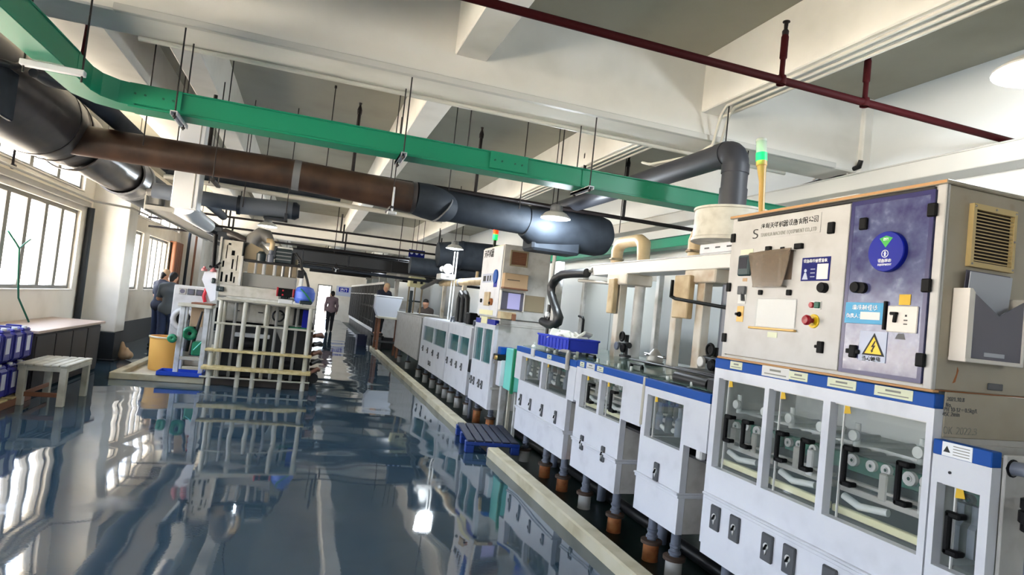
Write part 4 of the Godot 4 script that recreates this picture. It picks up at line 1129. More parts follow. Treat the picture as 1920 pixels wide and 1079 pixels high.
	put(es, "mushroom_head", mb().lathe(Vector3(FX - .018, 1.722, -2.578), [Vector2(.012, 0), Vector2(.012, .028), Vector2(.026, .03), Vector2(.027, .042), Vector2(.02, .052), Vector2(0, .054)], 20, Basis(YP, NX, ZP)), M["red_button"])
	# blue door
	var bl := put(t, "blue_door", mb().bb(FX - .012, FX + .004, y0 + .018, y1 - .018, -2.395, -1.965, .004), M["door_blue"])
	put(bl, "door_edge", mb().plate(Vector3(FX - .013, 0, 0), ZP, YP, [-2.395, -1.965, y0 + .018, y1 - .018], [[-2.375, -1.985, y0 + .038, y1 - .04]], .002), M["door_edge"])
	put(bl, "white_stile", mb().bb(FX - .008, FX + .006, y0, y1, -1.96, -1.92, .003), M["cabinet_front"])
	for y in [2.225, 1.9, 1.583]:
		put(bl, "hinge", mb().box(Vector3(FX - .02, y, -1.968), Vector3(.018, .058, .04), .004), M["handle_black"])
	put(bl, "latch", mb().box(Vector3(FX - .02, 2.2, -2.312), Vector3(.02, .058, .042), .005), M["handle_black"])
	put(bl, "latch", mb().box(Vector3(FX - .02, 1.588, -2.312), Vector3(.02, .06, .04), .005).box(Vector3(FX - .02, 1.588, -2.34), Vector3(.014, .022, .024), .004).box(Vector3(FX - .02, 1.588, -2.286), Vector3(.014, .022, .02), .004), M["handle_black"])
	put(bl, "round_lock", disc(Vector3(FX - .012, 1.893, -2.318), .027, .03).lathe(Vector3(FX - .012, 1.891, -2.29), [Vector2(.026, 0), Vector2(.026, .02), Vector2(0, .022)], 20, Basis(YP, NX, ZP)), M["handle_black"])
	# round status dial
	var dl := put(t, "status_dial", disc(Vector3(FX - .012, 2.056, -2.165), .093, .026, 40), M["dial_blue"])
	put(dl, "green_wedge", mb().prism([Vector2(0, .018), Vector2(-.034, .06), Vector2(0, .072), Vector2(.034, .06)], Vector3(FX - .0388, 2.056, -2.165), ZP, YP, .0012), M["sign_green"])
	put(dl, "person_icon", mb().tube(circle(Vector3(FX - .0388, 2.045, -2.165), .0165, ZP, YP, 20), .0018, 6, false).lathe(Vector3(FX - .0385, 2.052, -2.165), [Vector2(.0045, 0), Vector2(.0045, .001), Vector2(0, .001)], 10, Basis(YP, NX, ZP)).prism([Vector2(-.010, .0), Vector2(.010, .0), Vector2(.004, -.003), Vector2(.004, -.013), Vector2(-.004, -.013), Vector2(-.004, -.003)], Vector3(FX - .0392, 2.047, -2.165), ZP, YP, .001), M["sign_white"])
	var h3 := mb()
	han(h3, "设备状态", Vector3(FX - .0386, 2.006, -2.199), ZP, YP, .0155, .0024, 1.13)
	put(dl, "lettering", h3, M["sign_white"])
	var h4 := mb()
	han(h4, "运行", Vector3(FX - .0394, 2.106, -2.178), ZP, YP, .0125, .0016, 1.1)
	put(dl, "lettering", h4, M["sign_white"])
	lettering(dl, "EQUIPMENT", Vector3(FX - .0386, 1.995, -2.199), FACE_LEFT, .009, M["sign_white"], "Droid Sans", .07, 700)
	# cyan name board
	var cb := put(t, "cyan_board", mb().bb(FX - .018, FX - .011, 1.722, 1.822, -2.378, -2.165, .001), M["sign_cyan"])
	put(cb, "board_edge", mb().bb(FX - .026, FX - .011, 1.7, 1.83, -2.163, -2.15, .002), M["handle_black"])
	var h5 := mb()
	han(h5, "清洗制程线", Vector3(FX - .0185, 1.787, -2.335), ZP, YP, .0235, .0028, 1.2)
	han(h5, "负责人", Vector3(FX - .0185, 1.748, -2.368), ZP, YP, .021, .0026, 1.1)
	h5.box(Vector3(FX - .0186, 1.752, -2.294), Vector3(.002, .003, .003)).box(Vector3(FX - .0186, 1.762, -2.294), Vector3(.002, .003, .003))
	put(cb, "lettering", h5, M["sign_white"])
	put(cb, "name_slip", mb().bb(FX - .0195, FX - .0175, 1.742, 1.778, -2.288, -2.182), M["paper"])
	# main switch plate
	var ms := put(t, "main_switch", mb().bb(FX - .02, FX - .011, 1.693, 1.81, -2.145, -1.998, .003), M["holder_white"])
	put(ms, "switch_lever", mb().bb(FX - .036, FX - .018, 1.768, 1.782, -2.122, -2.088, .003).bar(Vector3(FX - .028, 1.775, -2.096), Vector3(FX - .028, 1.735, -2.1), .014, .014, .003), M["handle_black"])
	puts(ms, "switch_mark", mb().bb(FX - .0212, FX - .0195, 1.763, 1.772, -2.055, -2.046).bb(FX - .0212, FX - .0195, 1.745, 1.75, -2.06, -2.042).bb(FX - .0212, FX - .0195, 1.728, 1.733, -2.06, -2.042), M["ink"])
	put(t, "yellow_sticker", mb().bb(FX - .0145, FX - .0115, 1.815, 1.862, -2.095, -2.04), M["tag_yellow"])
	put(t, "small_scale", mb().prism([Vector2(-.028, -.012), Vector2(.024, -.012), Vector2(.014, .014), Vector2(-.012, .014)], Vector3(FX - .013, 1.675, -2.075), ZP, YP, .001), M["plate_grey"])
	# warning triangle
	var wt := put(t, "warning_plate", mb().bb(FX - .015, FX - .0115, 1.55, 1.69, -2.285, -2.14), M["sign_plate"])
	put(wt, "warning_triangle", mb().prism([Vector2(-.06, -.044), Vector2(.06, -.044), Vector2(0, .06)], Vector3(FX - .0162, 1.622, -2.205), ZP, YP, .0012), M["ink"])
	put(wt, "yellow_field", mb().prism([Vector2(-.045, -.036), Vector2(.045, -.036), Vector2(0, .042)], Vector3(FX - .0172, 1.622, -2.205), ZP, YP, .0012), M["sign_yellow"])
	put(wt, "lightning_bolt", mb().prism([Vector2(.006, .024), Vector2(-.012, -.006), Vector2(-.001, -.004), Vector2(-.008, -.02), Vector2(-.012, -.018), Vector2(-.007, -.031), Vector2(.003, -.022), Vector2(-.002, -.021), Vector2(.011, .004), Vector2(.001, .001), Vector2(.011, .024)], Vector3(FX - .0182, 1.622, -2.205), ZP, YP, .0012), M["ink"])
	var h6 := mb()
	han(h6, "当心触电", Vector3(FX - .0155, 1.553, -2.262), ZP, YP, .021, .0026, 1.2)
	put(wt, "lettering", h6, M["ink"])
	# side: louvre, document holder, slot, rust and pencilled notes
	var zs := -1.92
	var lv := put(t, "louvre_frame", mb().plate(Vector3(0, 0, zs + .022), XP, YP, [2.63, 2.895, 2.0, 2.27], [[2.648, 2.878, 2.022, 2.245]], .022), M["grille_cream"])
	put(lv, "louvre_back", mb().bb(2.64, 2.885, 2.01, 2.26, zs + .001, zs + .004), M["grille_dark"])
	for k in 15:
		put(lv, "slat", mb().box(Vector3(2.763, 2.03 + k * .0146, zs + .013), Vector3(.232, .0045, .012), .0, Basis(XP, .25)), M["grille_cream"])
	for c in [Vector2(2.64, 2.258), Vector2(2.763, 2.258), Vector2(2.886, 2.258), Vector2(2.64, 2.012), Vector2(2.886, 2.012), Vector2(2.886, 2.135)]:
		put(lv, "screw", mb().lathe(Vector3(c.x, c.y, zs + .022), [Vector2(.005, 0), Vector2(.004, .003), Vector2(0, .003)], 8, Basis(XP, ZP, Vector3(0, -1, 0))), M["steel"])
	var hz := zs + .07
	var dh2 := put(t, "document_holder", mb().prism([Vector2(2.60, 1.615), Vector2(2.905, 1.605), Vector2(2.905, 1.875), Vector2(2.755, 1.80), Vector2(2.60, 1.885)], Vector3(0, 0, hz), XP, YP, .004), M["holder_grey"])
	put(dh2, "holder_wall", mb().prism([Vector2(2.57, 1.605), Vector2(2.602, 1.605), Vector2(2.602, 1.885), Vector2(2.585, 1.9), Vector2(2.57, 1.9)], Vector3(0, 0, hz + .004), XP, YP, .07).bb(2.9, 2.915, 1.6, 1.885, zs, hz + .006, .003).bb(2.57, 2.915, 1.595, 1.612, zs, hz + .006, .003), M["holder_white"])
	put(dh2, "clear_slot", mb().bb(2.68, 2.80, 1.625, 1.642, hz, hz + .003, .001), M["paper_grey"])
	put(t, "document_sheet", mb().box(Vector3(2.74, 1.85, zs + .03), Vector3(.25, .25, .004), .0, Basis(XP, .06)), M["paper_grey"])
	put(t, "document_sheet", mb().box(Vector3(2.735, 1.856, zs + .02), Vector3(.262, .25, .003), .0, Basis(XP, .06)), M["holder_grey"])
	put(t, "recessed_pull", mb().bb(2.815, 2.905, 1.485, 1.515, zs, zs + .008, .003), M["plate_grey"])
	put(t, "rust_run", mb().prism([Vector2(2.61, 1.5), Vector2(2.625, 1.505), Vector2(2.64, 1.555), Vector2(2.632, 1.57), Vector2(2.628, 1.54)], Vector3(0, 0, zs + .0012), XP, YP, .001), M["brown_stain"])
	put(t, "rust_seam", mb().bb(2.51, 3.4, 1.463, 1.467, zs, zs + .002), M["brown_stain"])
	put(t, "lower_side", mb().bb(FX + .05, FX + .95, 1.275, 1.463, -1.905, -1.897, .002), M["cabinet_side"])
	var nb := Basis.IDENTITY
	var ny := [1.435, 1.41, 1.392, 1.372]
	var nt := ["2021.10.8", "No.", "PH 10-12 = 0.5kg/L", "45C 2min"]
	for k in 4:
		lettering(t, nt[k], Vector3(2.555 - .006 * k, ny[k], -1.8965), nb, .017, M["plate_grey"], "Droid Sans")
	lettering(t, "OK  2022.3", Vector3(2.545, 1.305, -1.8965), nb, .03, M["ink_grey"], "Droid Sans")
	# signal tower on top
	var s := base("signal_tower", "signal tower with a glowing green lamp on a yellowed stem on the control cabinet", "signal light", Vector3(2.7, 2.35, -3.35 + .09))
	var sp := Vector3(2.68, 2.35, -3.27)
	s.position = sp
	org = sp
	put(s, "stem", mb().tube([sp, sp + Vector3(0, .1, -.004), sp + Vector3(.004, .26, 0), sp + Vector3(0, .37, 0)], [.018, .019, .02, .03], 14), M["tower_amber"])
	put(s, "amber_lens", mb().lathe(sp, [Vector2(.03, .36), Vector2(.034, .365), Vector2(.034, .395), Vector2(.0, .395)], 18), M["tower_amber"])
	put(s, "green_lens", mb().lathe(sp, [Vector2(.034, .395), Vector2(.035, .4), Vector2(.035, .45), Vector2(.0, .45)], 18), M["green_glow"])
	put(s, "clear_lens", mb().lathe(sp, [Vector2(.033, .451), Vector2(.033, .53), Vector2(.0, .53)], 18), M["tower_clear"])
	put(s, "cap", mb().lathe(sp, [Vector2(.034, .53), Vector2(.034, .545), Vector2(.028, .55), Vector2(0, .55)], 18), M["casing_white"])
	var gl := OmniLight3D.new()
	gl.name = "green_light"
	gl.light_color = Color(.1, 1, .45)
	gl.light_energy = .01
	gl.position = Vector3(-.06, .425, .03)
	gl.light_size = .03
	gl.omni_range = 20
	gl.omni_attenuation = 2
	gl.shadow_enabled = true
	s.add_child(gl)
	s.rotation.x = -.14

# ---------------------------------------------------------------- ducts, tank and valves above the near line
func wheel_valve(label: String, p: Vector3, dialc: Material) -> void:
	var t := base("valve_manifold", label, "valve", p)
	put(t, "stem", mb().tube([p, p + Vector3(0, .22, 0)], .022, 12), M["pump_dark"])
	put(t, "flange", mb().lathe(p, [Vector2(0, 0), Vector2(.06, 0), Vector2(.06, .02), Vector2(.03, .025)], 16), M["pump_dark"])
	put(t, "cross_body", mb().tube([p + Vector3(-.02, .12, -.1), p + Vector3(-.02, .12, .1)], .03, 12), M["pump_dark"])
	put(t, "hand_wheel", mb().tube(circle(p + Vector3(-.07, .2, .03), .042, ZP, YP, 18), .011, 8, false).lathe(p + Vector3(-.06, .2, .03), [Vector2(.04, 0), Vector2(.03, .012), Vector2(0, .012)], 18, Basis(YP, NX, ZP)), M["handle_black"])
	put(t, "hand_wheel", mb().lathe(p + Vector3(-.05, .09, .05), [Vector2(.045, 0), Vector2(.045, .02), Vector2(.03, .03), Vector2(0, .03)], 18, Basis(YP, NX, ZP)), M["handle_black"])
	put(t, "gauge", mb().lathe(p + Vector3(-.05, .1, -.08), [Vector2(.04, 0), Vector2(.04, .02), Vector2(.034, .024), Vector2(0, .024)], 20, Basis(YP, NX, ZP)), dialc)

func line_top() -> void:
	# wall side: duct box with posts
	var d := base("fume_duct", "long white square fume duct on rusty posts above the near line", "duct", Vector3(3.12, 2.1, -5))
	put(d, "box", mb().bb(3.0, 3.25, 2.11, 2.225, -6.4, -3.3, .006), M["white_plastic"])
	put(d, "lid", mb().bb(2.99, 3.26, 2.222, 2.232, -6.42, -3.3, .003), M["machine_white"])
	put(d, "top_box", mb().bb(2.98, 3.28, 2.232, 2.31, -4.35, -3.35, .006), M["machine_white"])
	for k in 5:
		put(d, "slot", mb().box(Vector3(2.977, 2.275, -4.25 + k * .14), Vector3(.004, .012, .06), .002), M["plate_grey"])
	var zz := [-5.75, -4.33]
	for i in 2:
		var z: float = zz[i]
		put(d, "post", mb().bb(3.02, 3.10, 1.22, 2.02, z - .06, z + .04, .006), M["rusty_post"])
		put(d, "post", mb().tube([Vector3(3.2, 1.22, z + .12), Vector3(3.2, 2.11, z + .12)], .055, 14), M["leg_grey" if i else "casing_white"])
		put(d, "collector", mb().bb(2.98, 3.28, 2.0, 2.11, z - .2, z + .22, .01), M["rusty_post"])
		put(d, "hopper", mb().bb(2.94, 3.0, 1.7, 2.06, z - .28 + .2 * (1 - i), z - .06 + .1 * (1 - i), .008), M["tan_pipe"])
	put(d, "post", mb().bb(3.02, 3.09, 1.22, 2.02, -4.75, -4.66, .006), M["rusty_post"])
	for i in 2:
		var z: float = [-6.05, -4.62][i]
		var e := put(d, "elbow", mb().tube([Vector3(3.12, 2.22, z), Vector3(3.12, 2.38, z), Vector3(3.12, 2.43, z + .03), Vector3(3.12, 2.46, z + .09), Vector3(3.12, 2.465, z + .2), Vector3(3.12, 2.465, z + (.42 if i == 0 else .3))], .062, 16), M["tan_pipe"])
		put(e, "clamp_ring", mb().lathe(Vector3(3.12, 2.275, z), [Vector2(.066, 0), Vector2(.078, .004), Vector2(.078, .02), Vector2(.066, .024)], 18).box(Vector3(3.04, 2.285, z + .04), Vector3(.03, .02, .06), .004), M["panel_khaki"])
	put(d, "elbow", mb().tube([Vector3(3.12, 2.465, -5.66), Vector3(3.12, 2.46, -5.58), Vector3(3.12, 2.42, -5.5), Vector3(3.12, 2.22, -5.48)], .062, 16), M["tan_pipe"])
	put(d, "angle_rod", mb().tube([Vector3(2.93, 2.02, -4.62), Vector3(2.93, 1.88, -4.62), Vector3(2.93, 1.86, -4.55), Vector3(2.93, 1.80, -3.85)], .014, 9), M["handle_black"])
	# round tank under the elbow pipe
	var tk := base("scrubber_tank", "round off white tank under the dark elbow pipe beside the control cabinet", "tank", Vector3(3.05, 2.3, -4.08))
	put(tk, "shell", mb().lathe(Vector3(3.05, 2.31, -4.08), [Vector2(.0, .0), Vector2(.285, .0), Vector2(.285, .02), Vector2(.275, .03), Vector2(.27, .235), Vector2(.28, .24), Vector2(.28, .255), Vector2(.1, .275), Vector2(0, .275)], 40), M["tank_white"])
	var ep := base("exhaust_pipe", "dark grey elbow exhaust pipe rising from the round tank and running back", "pipe", Vector3(3.05, 2.58, -4.08))
	var pth := [Vector3(3.05, 2.58, -4.08), Vector3(3.05, 2.93, -4.08)]
	for k in 7:
		var a := PI * .5 * k / 6.0
		pth.append(Vector3(3.05, 2.93 + .11 * sin(a), -4.08 - .11 * (1 - cos(a))))
	pth.append(Vector3(3.05, 3.04, -8.0))
	put(ep, "pipe", mb().tube(pth, .098, 26), M["pvc_slate"])
	put(ep, "socket", mb().tube([Vector3(3.05, 2.58, -4.08), Vector3(3.05, 2.74, -4.08)], .105, 26), M["pvc_slate"])
	puts(ep, "elbow_socket", mb().tube([Vector3(3.05, 3.04, -4.19), Vector3(3.05, 3.04, -4.3)], .105, 26).tube([Vector3(3.05, 2.86, -4.08), Vector3(3.05, 2.93, -4.08)], .105, 26), M["pvc_slate"])
	puts(ep, "hanger", mb().tube([Vector3(3.17, 2.9, -4.4), Vector3(3.17, 3.53, -4.4)], .006, 7), M["rod"])
	# valves
	wheel_valve("black hand wheel valve in front of the left rusty post", Vector3(3.05, 1.28, -5.53), M["leg_grey"])
	wheel_valve("black hand wheel valve with a white gauge beside the control cabinet", Vector3(2.95, 1.28, -3.98), M["white_plastic"])
	var bv := base("butterfly_valve", "grey wing nut valve on the glass cover between the two post pairs", "valve", Vector3(3.0, 1.28, -4.9))
	var p := Vector3(3.0, 1.29, -4.9)
	put(bv, "body", mb().lathe(p, [Vector2(.07, 0), Vector2(.075, .02), Vector2(.07, .06), Vector2(.045, .09), Vector2(.02, .12), Vector2(0, .125)], 18), M["panel_grey"])
	put(bv, "wing", mb().bar(p + Vector3(0, .07, -.16), p + Vector3(0, .055, .16), .04, .014, .005).bar(p + Vector3(-.1, .06, 0), p + Vector3(.1, .06, 0), .03, .012, .004), M["steel"])
	put(bv, "base_ring", mb().lathe(p - Vector3(0, .03, 0), [Vector2(.085, 0), Vector2(.09, .015), Vector2(.085, .03)], 18), M["pump_dark"])
	# clutter under the cover near the cabinet
	var mo := base("drive_motor", "dark drive motor lying on the line top beside the control cabinet", "motor", Vector3(2.7, 1.2, -3.7))
	put(mo, "body", mb().tube([Vector3(2.66, 1.255, -4.0), Vector3(2.66, 1.25, -3.6)], .05, 18), M["pump_dark"])
	put(mo, "gearbox", mb().box(Vector3(2.66, 1.25, -3.52), Vector3(.11, .11, .12), .012), M["dark_steel"])
	put(mo, "shaft", mb().tube([Vector3(2.66, 1.25, -3.5), Vector3(2.66, 1.25, -3.38)], .016, 10), M["brown_stain"])
	single("plate_stack", "long dark plate lying along the line top beside the cabinet", "plate", Vector3(2.9, 1.29, -3.8), func(b: MB): b.bb(2.78, 3.1, 1.3, 1.316, -4.25, -3.37, .004).bb(2.74, 2.8, 1.295, 1.31, -4.9, -3.37, .004), M["dark_steel"])
	# blue crate with cloth, black hose
	var cr := base("crate", "blue plastic crate holding white cloth on the left end of the line top", "crate", Vector3(2.62, 1.22, -6.2))
	var x0 := 2.53
	var x1 := 2.86
	var z0 := -6.62
	var z1 := -5.75
	put(cr, "bottom", mb().bb(x0 + .01, x1 - .01, 1.275, 1.285, z0 + .01, z1 - .01), M["crate_blue"])
	puts(cr, "wall", mb().bb(x0, x0 + .012, 1.27, 1.385, z0, z1, .003).bb(x1 - .012, x1, 1.27, 1.4, z0, z1, .003).bb(x0, x1, 1.27, 1.4, z0, z0 + .012, .003).bb(x0, x1, 1.27, 1.4, z1 - .012, z1, .003), M["crate_blue"])
	puts(cr, "rim", mb().bb(x0 - .012, x0 + .01, 1.385, 1.405, z0 - .01, z1 + .01, .004).bb(x1 - .01, x1 + .012, 1.385, 1.405, z0 - .01, z1 + .01, .004).bb(x0, x1, 1.385, 1.405, z1 - .01, z1 + .012, .004), M["crate_blue"])
	for k in 9:
		put(cr, "rib", mb().box(Vector3(x0 - .004, 1.33, z0 + .06 + k * .094), Vector3(.012, .1, .014), .003), M["crate_blue"])
	var cl := single("cloth", "crumpled white cloth heaped in the blue crate", "cloth", Vector3(2.7, 1.3, -6.2), func(b: MB):
		var rng := RandomNumberGenerator.new(); rng.seed = 5
		for k in 26:
			var c := Vector3(rng.randf_range(2.58, 2.8), rng.randf_range(1.33, 1.43), rng.randf_range(-6.5, -5.9))
			b.box(c, Vector3(rng.randf_range(.08, .16), rng.randf_range(.03, .06), rng.randf_range(.1, .2)), .016, Basis(Vector3(rng.randf() - .5, rng.randf() - .5, rng.randf() - .5).normalized(), rng.randf_range(0, 1.2))), M["cloth_white"])
	var hs := base("hose", "thick black S shaped hose hanging at the left end of the fume duct", "hose", Vector3(2.9, 1.5, -7))
	put(hs, "hose", mb().tube([Vector3(2.95, 2.13, -6.4), Vector3(2.92, 2.13, -6.75), Vector3(2.9, 2.12, -7.0), Vector3(2.9, 2.07, -7.2), Vector3(2.9, 1.98, -7.3), Vector3(2.9, 1.88, -7.28), Vector3(2.9, 1.78, -7.18), Vector3(2.9, 1.68, -7.05), Vector3(2.9, 1.6, -6.97), Vector3(2.9, 1.54, -6.99), Vector3(2.9, 1.5, -7.12), Vector3(2.9, 1.5, -7.3), Vector3(2.9, 1.53, -7.5)], .052, 16), M["black_rubber"])
	puts(hs, "end_spigot", mb().tube([Vector3(2.95, 2.15, -6.75), Vector3(3.0, 2.17, -6.36)], .03, 12).tube([Vector3(2.95, 2.05, -6.6), Vector3(3.1, 2.03, -6.1)], .02, 10), M["panel_grey"])
	var pm := base("valve_cluster", "small black valve cluster behind the hose on the line top", "valve", Vector3(2.95, 1.4, -7.42))
	put(pm, "body", mb().box(Vector3(2.95, 1.56, -7.42), Vector3(.09, .12, .14), .015).tube([Vector3(2.95, 1.22, -7.4), Vector3(2.95, 1.75, -7.42)], .03, 12), M["pump_dark"])
	put(pm, "white_cap", mb().box(Vector3(2.9, 1.62, -7.35), Vector3(.06, .07, .06), .015), M["white_plastic"])
	put(pm, "stand", mb().bb(2.93, 3.02, 1.2, 2.3, -7.33, -7.23, .005), M["casing_white"])
	var bp := base("bent_rod", "thin black bent rod standing on the line top behind the crate", "rod", Vector3(2.95, 1.25, -6.35))
	put(bp, "rod", mb().tube([Vector3(2.95, 1.25, -6.37), Vector3(2.95, 1.6, -6.37), Vector3(2.95, 1.63, -6.4), Vector3(2.95, 1.64, -6.5)], .014, 9), M["handle_black"])
	put(bp, "foot", mb().lathe(Vector3(2.95, 1.25, -6.37), [Vector2(.03, 0), Vector2(.03, .012), Vector2(.014, .02)], 12), M["handle_black"])
	# grey partition sheets and a tall white conduit behind the line's left end
	var ps := base("partition", "pale grey partition panels standing behind the line's left end", "panel", Vector3(3.75, .2, -7))
	put(ps, "panel", mb().bb(3.7, 3.76, -.1, 2.12, -8.0, -7.2, .005), M["inner_grey"])
	put(ps, "panel", mb().bb(3.7, 3.76, -.1, 2.12, -7.18, -6.1, .005), M["inner_grey"])
	puts(ps, "frame_post", mb().bb(3.66, 3.72, -.1, 2.3, -8.06, -7.99, .005).bb(3.66, 3.72, -.1, 2.3, -6.1, -6.03, .005), M["casing_white"])
	var wc := base("conduit", "bright white vertical conduit below the high bay lamp next to the grey tower", "conduit", Vector3(3.2, -.1, -8.06))
	put(wc, "pipe", mb().tube([Vector3(3.2, -.1, -8.06), Vector3(3.2, 2.95, -8.06)], .028, 14), M["white_plastic"])
	for k in 2:
		var xx := 2.86 + .06 * k
		single("conduit", ["left one of two slim white conduits under the far lamp", "right one of two slim white conduits under the far lamp"][k], "conduit", Vector3(xx, 1.3, -12.9), func(b: MB): b.tube([Vector3(xx, 1.25, -12.9), Vector3(xx, 2.75, -12.9)], .016, 10), M["white_plastic"])

# ---------------------------------------------------------------- second machine, further along
func simple_unit(label: String, z0: float, z1: float, top: float, wins: Array, wy0: float, wy1: float, knobs: Array, kw: float, bandc: String, sd: int) -> Node3D:
	var t := base("process_unit", label, "process machine", Vector3(FX, -.1, (z0 + z1) * .5))
	var holes := []
	for w in wins: holes.append([w[0], w[1], wy0, wy1])
	put(t, "front_panel", mb().plate(Vector3(FX, 0, 0), ZP, YP, [z0 + .006, z1 - .006, .24, top], holes, .05), M["machine_white"])
	put(t, "tank", mb().bb(FX + .05, FX + .95, .24, wy0 - .04, z0 + .006, z1 - .006, .004), M["machine_side"])
	put(t, "inner_back", mb().bb(FX + .55, FX + .57, wy0 - .04, top, z0 + .02, z1 - .02), M["inner_dark"])
	puts(t, "end_wall", mb().bb(FX + .05, FX + .95, wy0 - .05, top, z0 + .006, z0 + .02).bb(FX + .05, FX + .95, wy0 - .05, top, z1 - .02, z1 - .006), M["machine_side"])
	put(t, "top_cover", mb().bb(FX + .02, FX + .95, top, top + .025, z0, z1, .006), M[bandc])
	put(t, "grip", mb().tube([Vector3(FX + .1, top + .02, z1 - .3), Vector3(FX + .1, top + .11, z1 - .27), Vector3(FX + .1, top + .12, z1 - .1), Vector3(FX + .1, top + .02, z1 - .05)], .016, 8), M["leg_grey"])
	var rng := RandomNumberGenerator.new()
	rng.seed = sd
	for w in wins:
		put(t, "window_pane", mb().bb(FX + .03, FX + .035, wy0, wy1, w[0], w[1]), M["teal_pane"])
		var n := int((w[1] - w[0]) / .13)
		for k in n:
			var z: float = lerpf(w[0] + .06, w[1] - .06, k / maxf(1.0, n - 1.0))
			put(t, "roller_stack", mb().lathe(Vector3(FX + .16, wy0 - .02, z), [Vector2(0, 0), Vector2(.03, 0), Vector2(.03, rng.randf_range(.1, .2)), Vector2(.018, .2), Vector2(.018, wy1 - wy0), Vector2(0, wy1 - wy0)], 10), M[["rail_grey", "white_plastic", "pump_dark"][rng.randi() % 3]])
	for k in knobs: knob_plate(t, k[0], k[1], kw, .12)
	return t

func second_machine() -> void:
	# plain grey-white block
	var z0 := base("process_unit", "plain pale grey panelled machine block left of the logo unit", "process machine", Vector3(FX, -.1, -16))
	put(z0, "front_panel", mb().bb(FX, FX + .04, .3, 1.26, -17.85, -14.0, .008), M["machine_side"])
	put(z0, "tank", mb().bb(FX + .04, FX + 1.1, .3, 1.22, -17.8, -14.03, .008), M["machine_side"])
	put(z0, "lid", mb().bb(FX - .01, FX + 1.1, 1.26, 1.3, -17.87, -13.98, .008), M["machine_side"])
	for z in [-17.4, -15.9, -14.3]: leg(z0, 2.62, z, .3, false, .2)
	var a := simple_unit("white process unit with two teal windows, four valve plates and small dark logo", -13.75, -11.12, 1.28, [[-13.5, -12.44], [-12.36, -11.28]], .81, 1.12, [[.635, -13.38], [.635, -12.83], [.635, -12.28], [.635, -11.73]], .075, "machine_white", 3)
	lettering(a, "S&S", Vector3(FX - .003, .4, -12.68), FACE_LEFT, .09, M["ink"], "Droid Sans", .3, 700)
	for z in [-13.4, -12.6, -11.9, -11.35]: leg(a, 2.62, z, .24, false, .2)
	var b := simple_unit("white process unit with two teal windows and four valves left of the grey tower", -11.1, -9.45, 1.29, [[-10.96, -10.27], [-10.2, -9.56]], .84, 1.12, [[.635, -10.93], [.635, -10.57], [.635, -10.22], [.635, -9.86]], .07, "machine_white", 4)
	for z in [-10.9, -10.35, -9.7]: leg(b, 2.62, z, .24, false, .2)
	var c := simple_unit("narrow white process unit with two tall teal windows under the grey tower", -9.28, -8.22, 1.4, [[-9.22, -8.82], [-8.76, -8.32]], .85, 1.33, [[.53, -9.18], [.53, -9.02], [.53, -8.74], [.53, -8.58]], .065, "machine_side", 5)
	for z in [-9.1, -8.4]: leg(c, 2.62, z, .24, true, .22)
	put(c, "upper_body", mb().bb(FX + .06, FX + .95, 1.425, 1.495, -9.27, -8.23, .006), M["machine_side"])
	puts(c, "blue_band", mb().bb(FX - .006, FX + .05, 1.4, 1.47, -9.25, -9.0, .003).bb(FX - .006, FX + .05, 1.4, 1.47, -8.62, -8.24, .003), M["dial_blue"])
	put(c, "yellow_label", mb().bb(FX - .004, FX + .05, 1.4, 1.5, -8.98, -8.66, .003), M["pale_yellow"])
	puts(c, "side_rim", mb().bb(FX + .02, FX + .6, .52, .55, -8.225, -8.2, .003).bb(FX + .02, FX + .6, .88, .91, -8.225, -8.2, .003), M["machine_side"])
	# tower
	var t := base("control_cabinet", "tall pale grey control tower with cardboard box and lavender sheet on its side", "control cabinet", Vector3(2.9, 1.5, -8.7))
	put(t, "body", mb().bb(FX + .01, 3.2, 1.5, 2.53, -9.25, -8.2, .008), M["machine_side"])
	put(t, "front_door", mb().bb(FX - .006, FX + .012, 1.52, 2.51, -9.23, -8.22, .005), M["machine_white"])
	var h := mb()
	han(h, "天华机器", Vector3(FX - .007, 2.38, -9.15), ZP, YP, .11, .014, 1.15)
	put(t, "lettering", h, M["ink"])
	put(t, "name_plate", mb().bb(FX - .012, FX - .006, 2.0, 2.13, -9.1, -8.6, .002), M["sign_plate"])
	puts(t, "dark_print", mb().bb(FX - .014, FX - .011, 2.02, 2.1, -9.06, -8.92).bb(FX - .014, FX - .011, 2.02, 2.1, -8.85, -8.78).bb(FX - .014, FX - .011, 2.02, 2.1, -8.72, -8.66), M["ink"])
	put(t, "blue_dial", disc(Vector3(FX - .006, 2.08, -8.42), .1, .02, 24), M["band_blue"])
	put(t, "blue_plate", mb().bb(FX - .012, FX - .006, 1.93, 2.04, -8.5, -8.34, .002), M["dial_blue"])
	put(t, "brown_switch", mb().bb(FX - .03, FX - .006, 1.66, 1.86, -8.86, -8.6, .005), M["tan_pipe"])
	put(t, "stop_button", disc(Vector3(FX - .006, 1.72, -8.5), .05, .03, 18), M["brown_stain"])
	put(t, "black_lock", disc(Vector3(FX - .006, 1.7, -8.5), .02, .05, 12).lathe(Vector3(FX - .006, 1.73, -9.05), [Vector2(.03, 0), Vector2(.03, .02), Vector2(0, .02)], 12, Basis(YP, NX, ZP)), M["handle_black"])
	put(t, "yellow_strip", mb().bb(FX - .01, FX - .006, 1.53, 1.6, -9.1, -8.4, .001), M["pale_yellow"])
	var zs := -8.2
	var lv := put(t, "louvre_frame", mb().plate(Vector3(0, 0, zs + .02), XP, YP, [2.6, 2.86, 2.24, 2.46], [[2.62, 2.84, 2.26, 2.44]], .02), M["panel_khaki"])
	put(lv, "louvre_back", mb().bb(2.61, 2.85, 2.25, 2.45, zs + .001, zs + .004), M["wood_brown"])
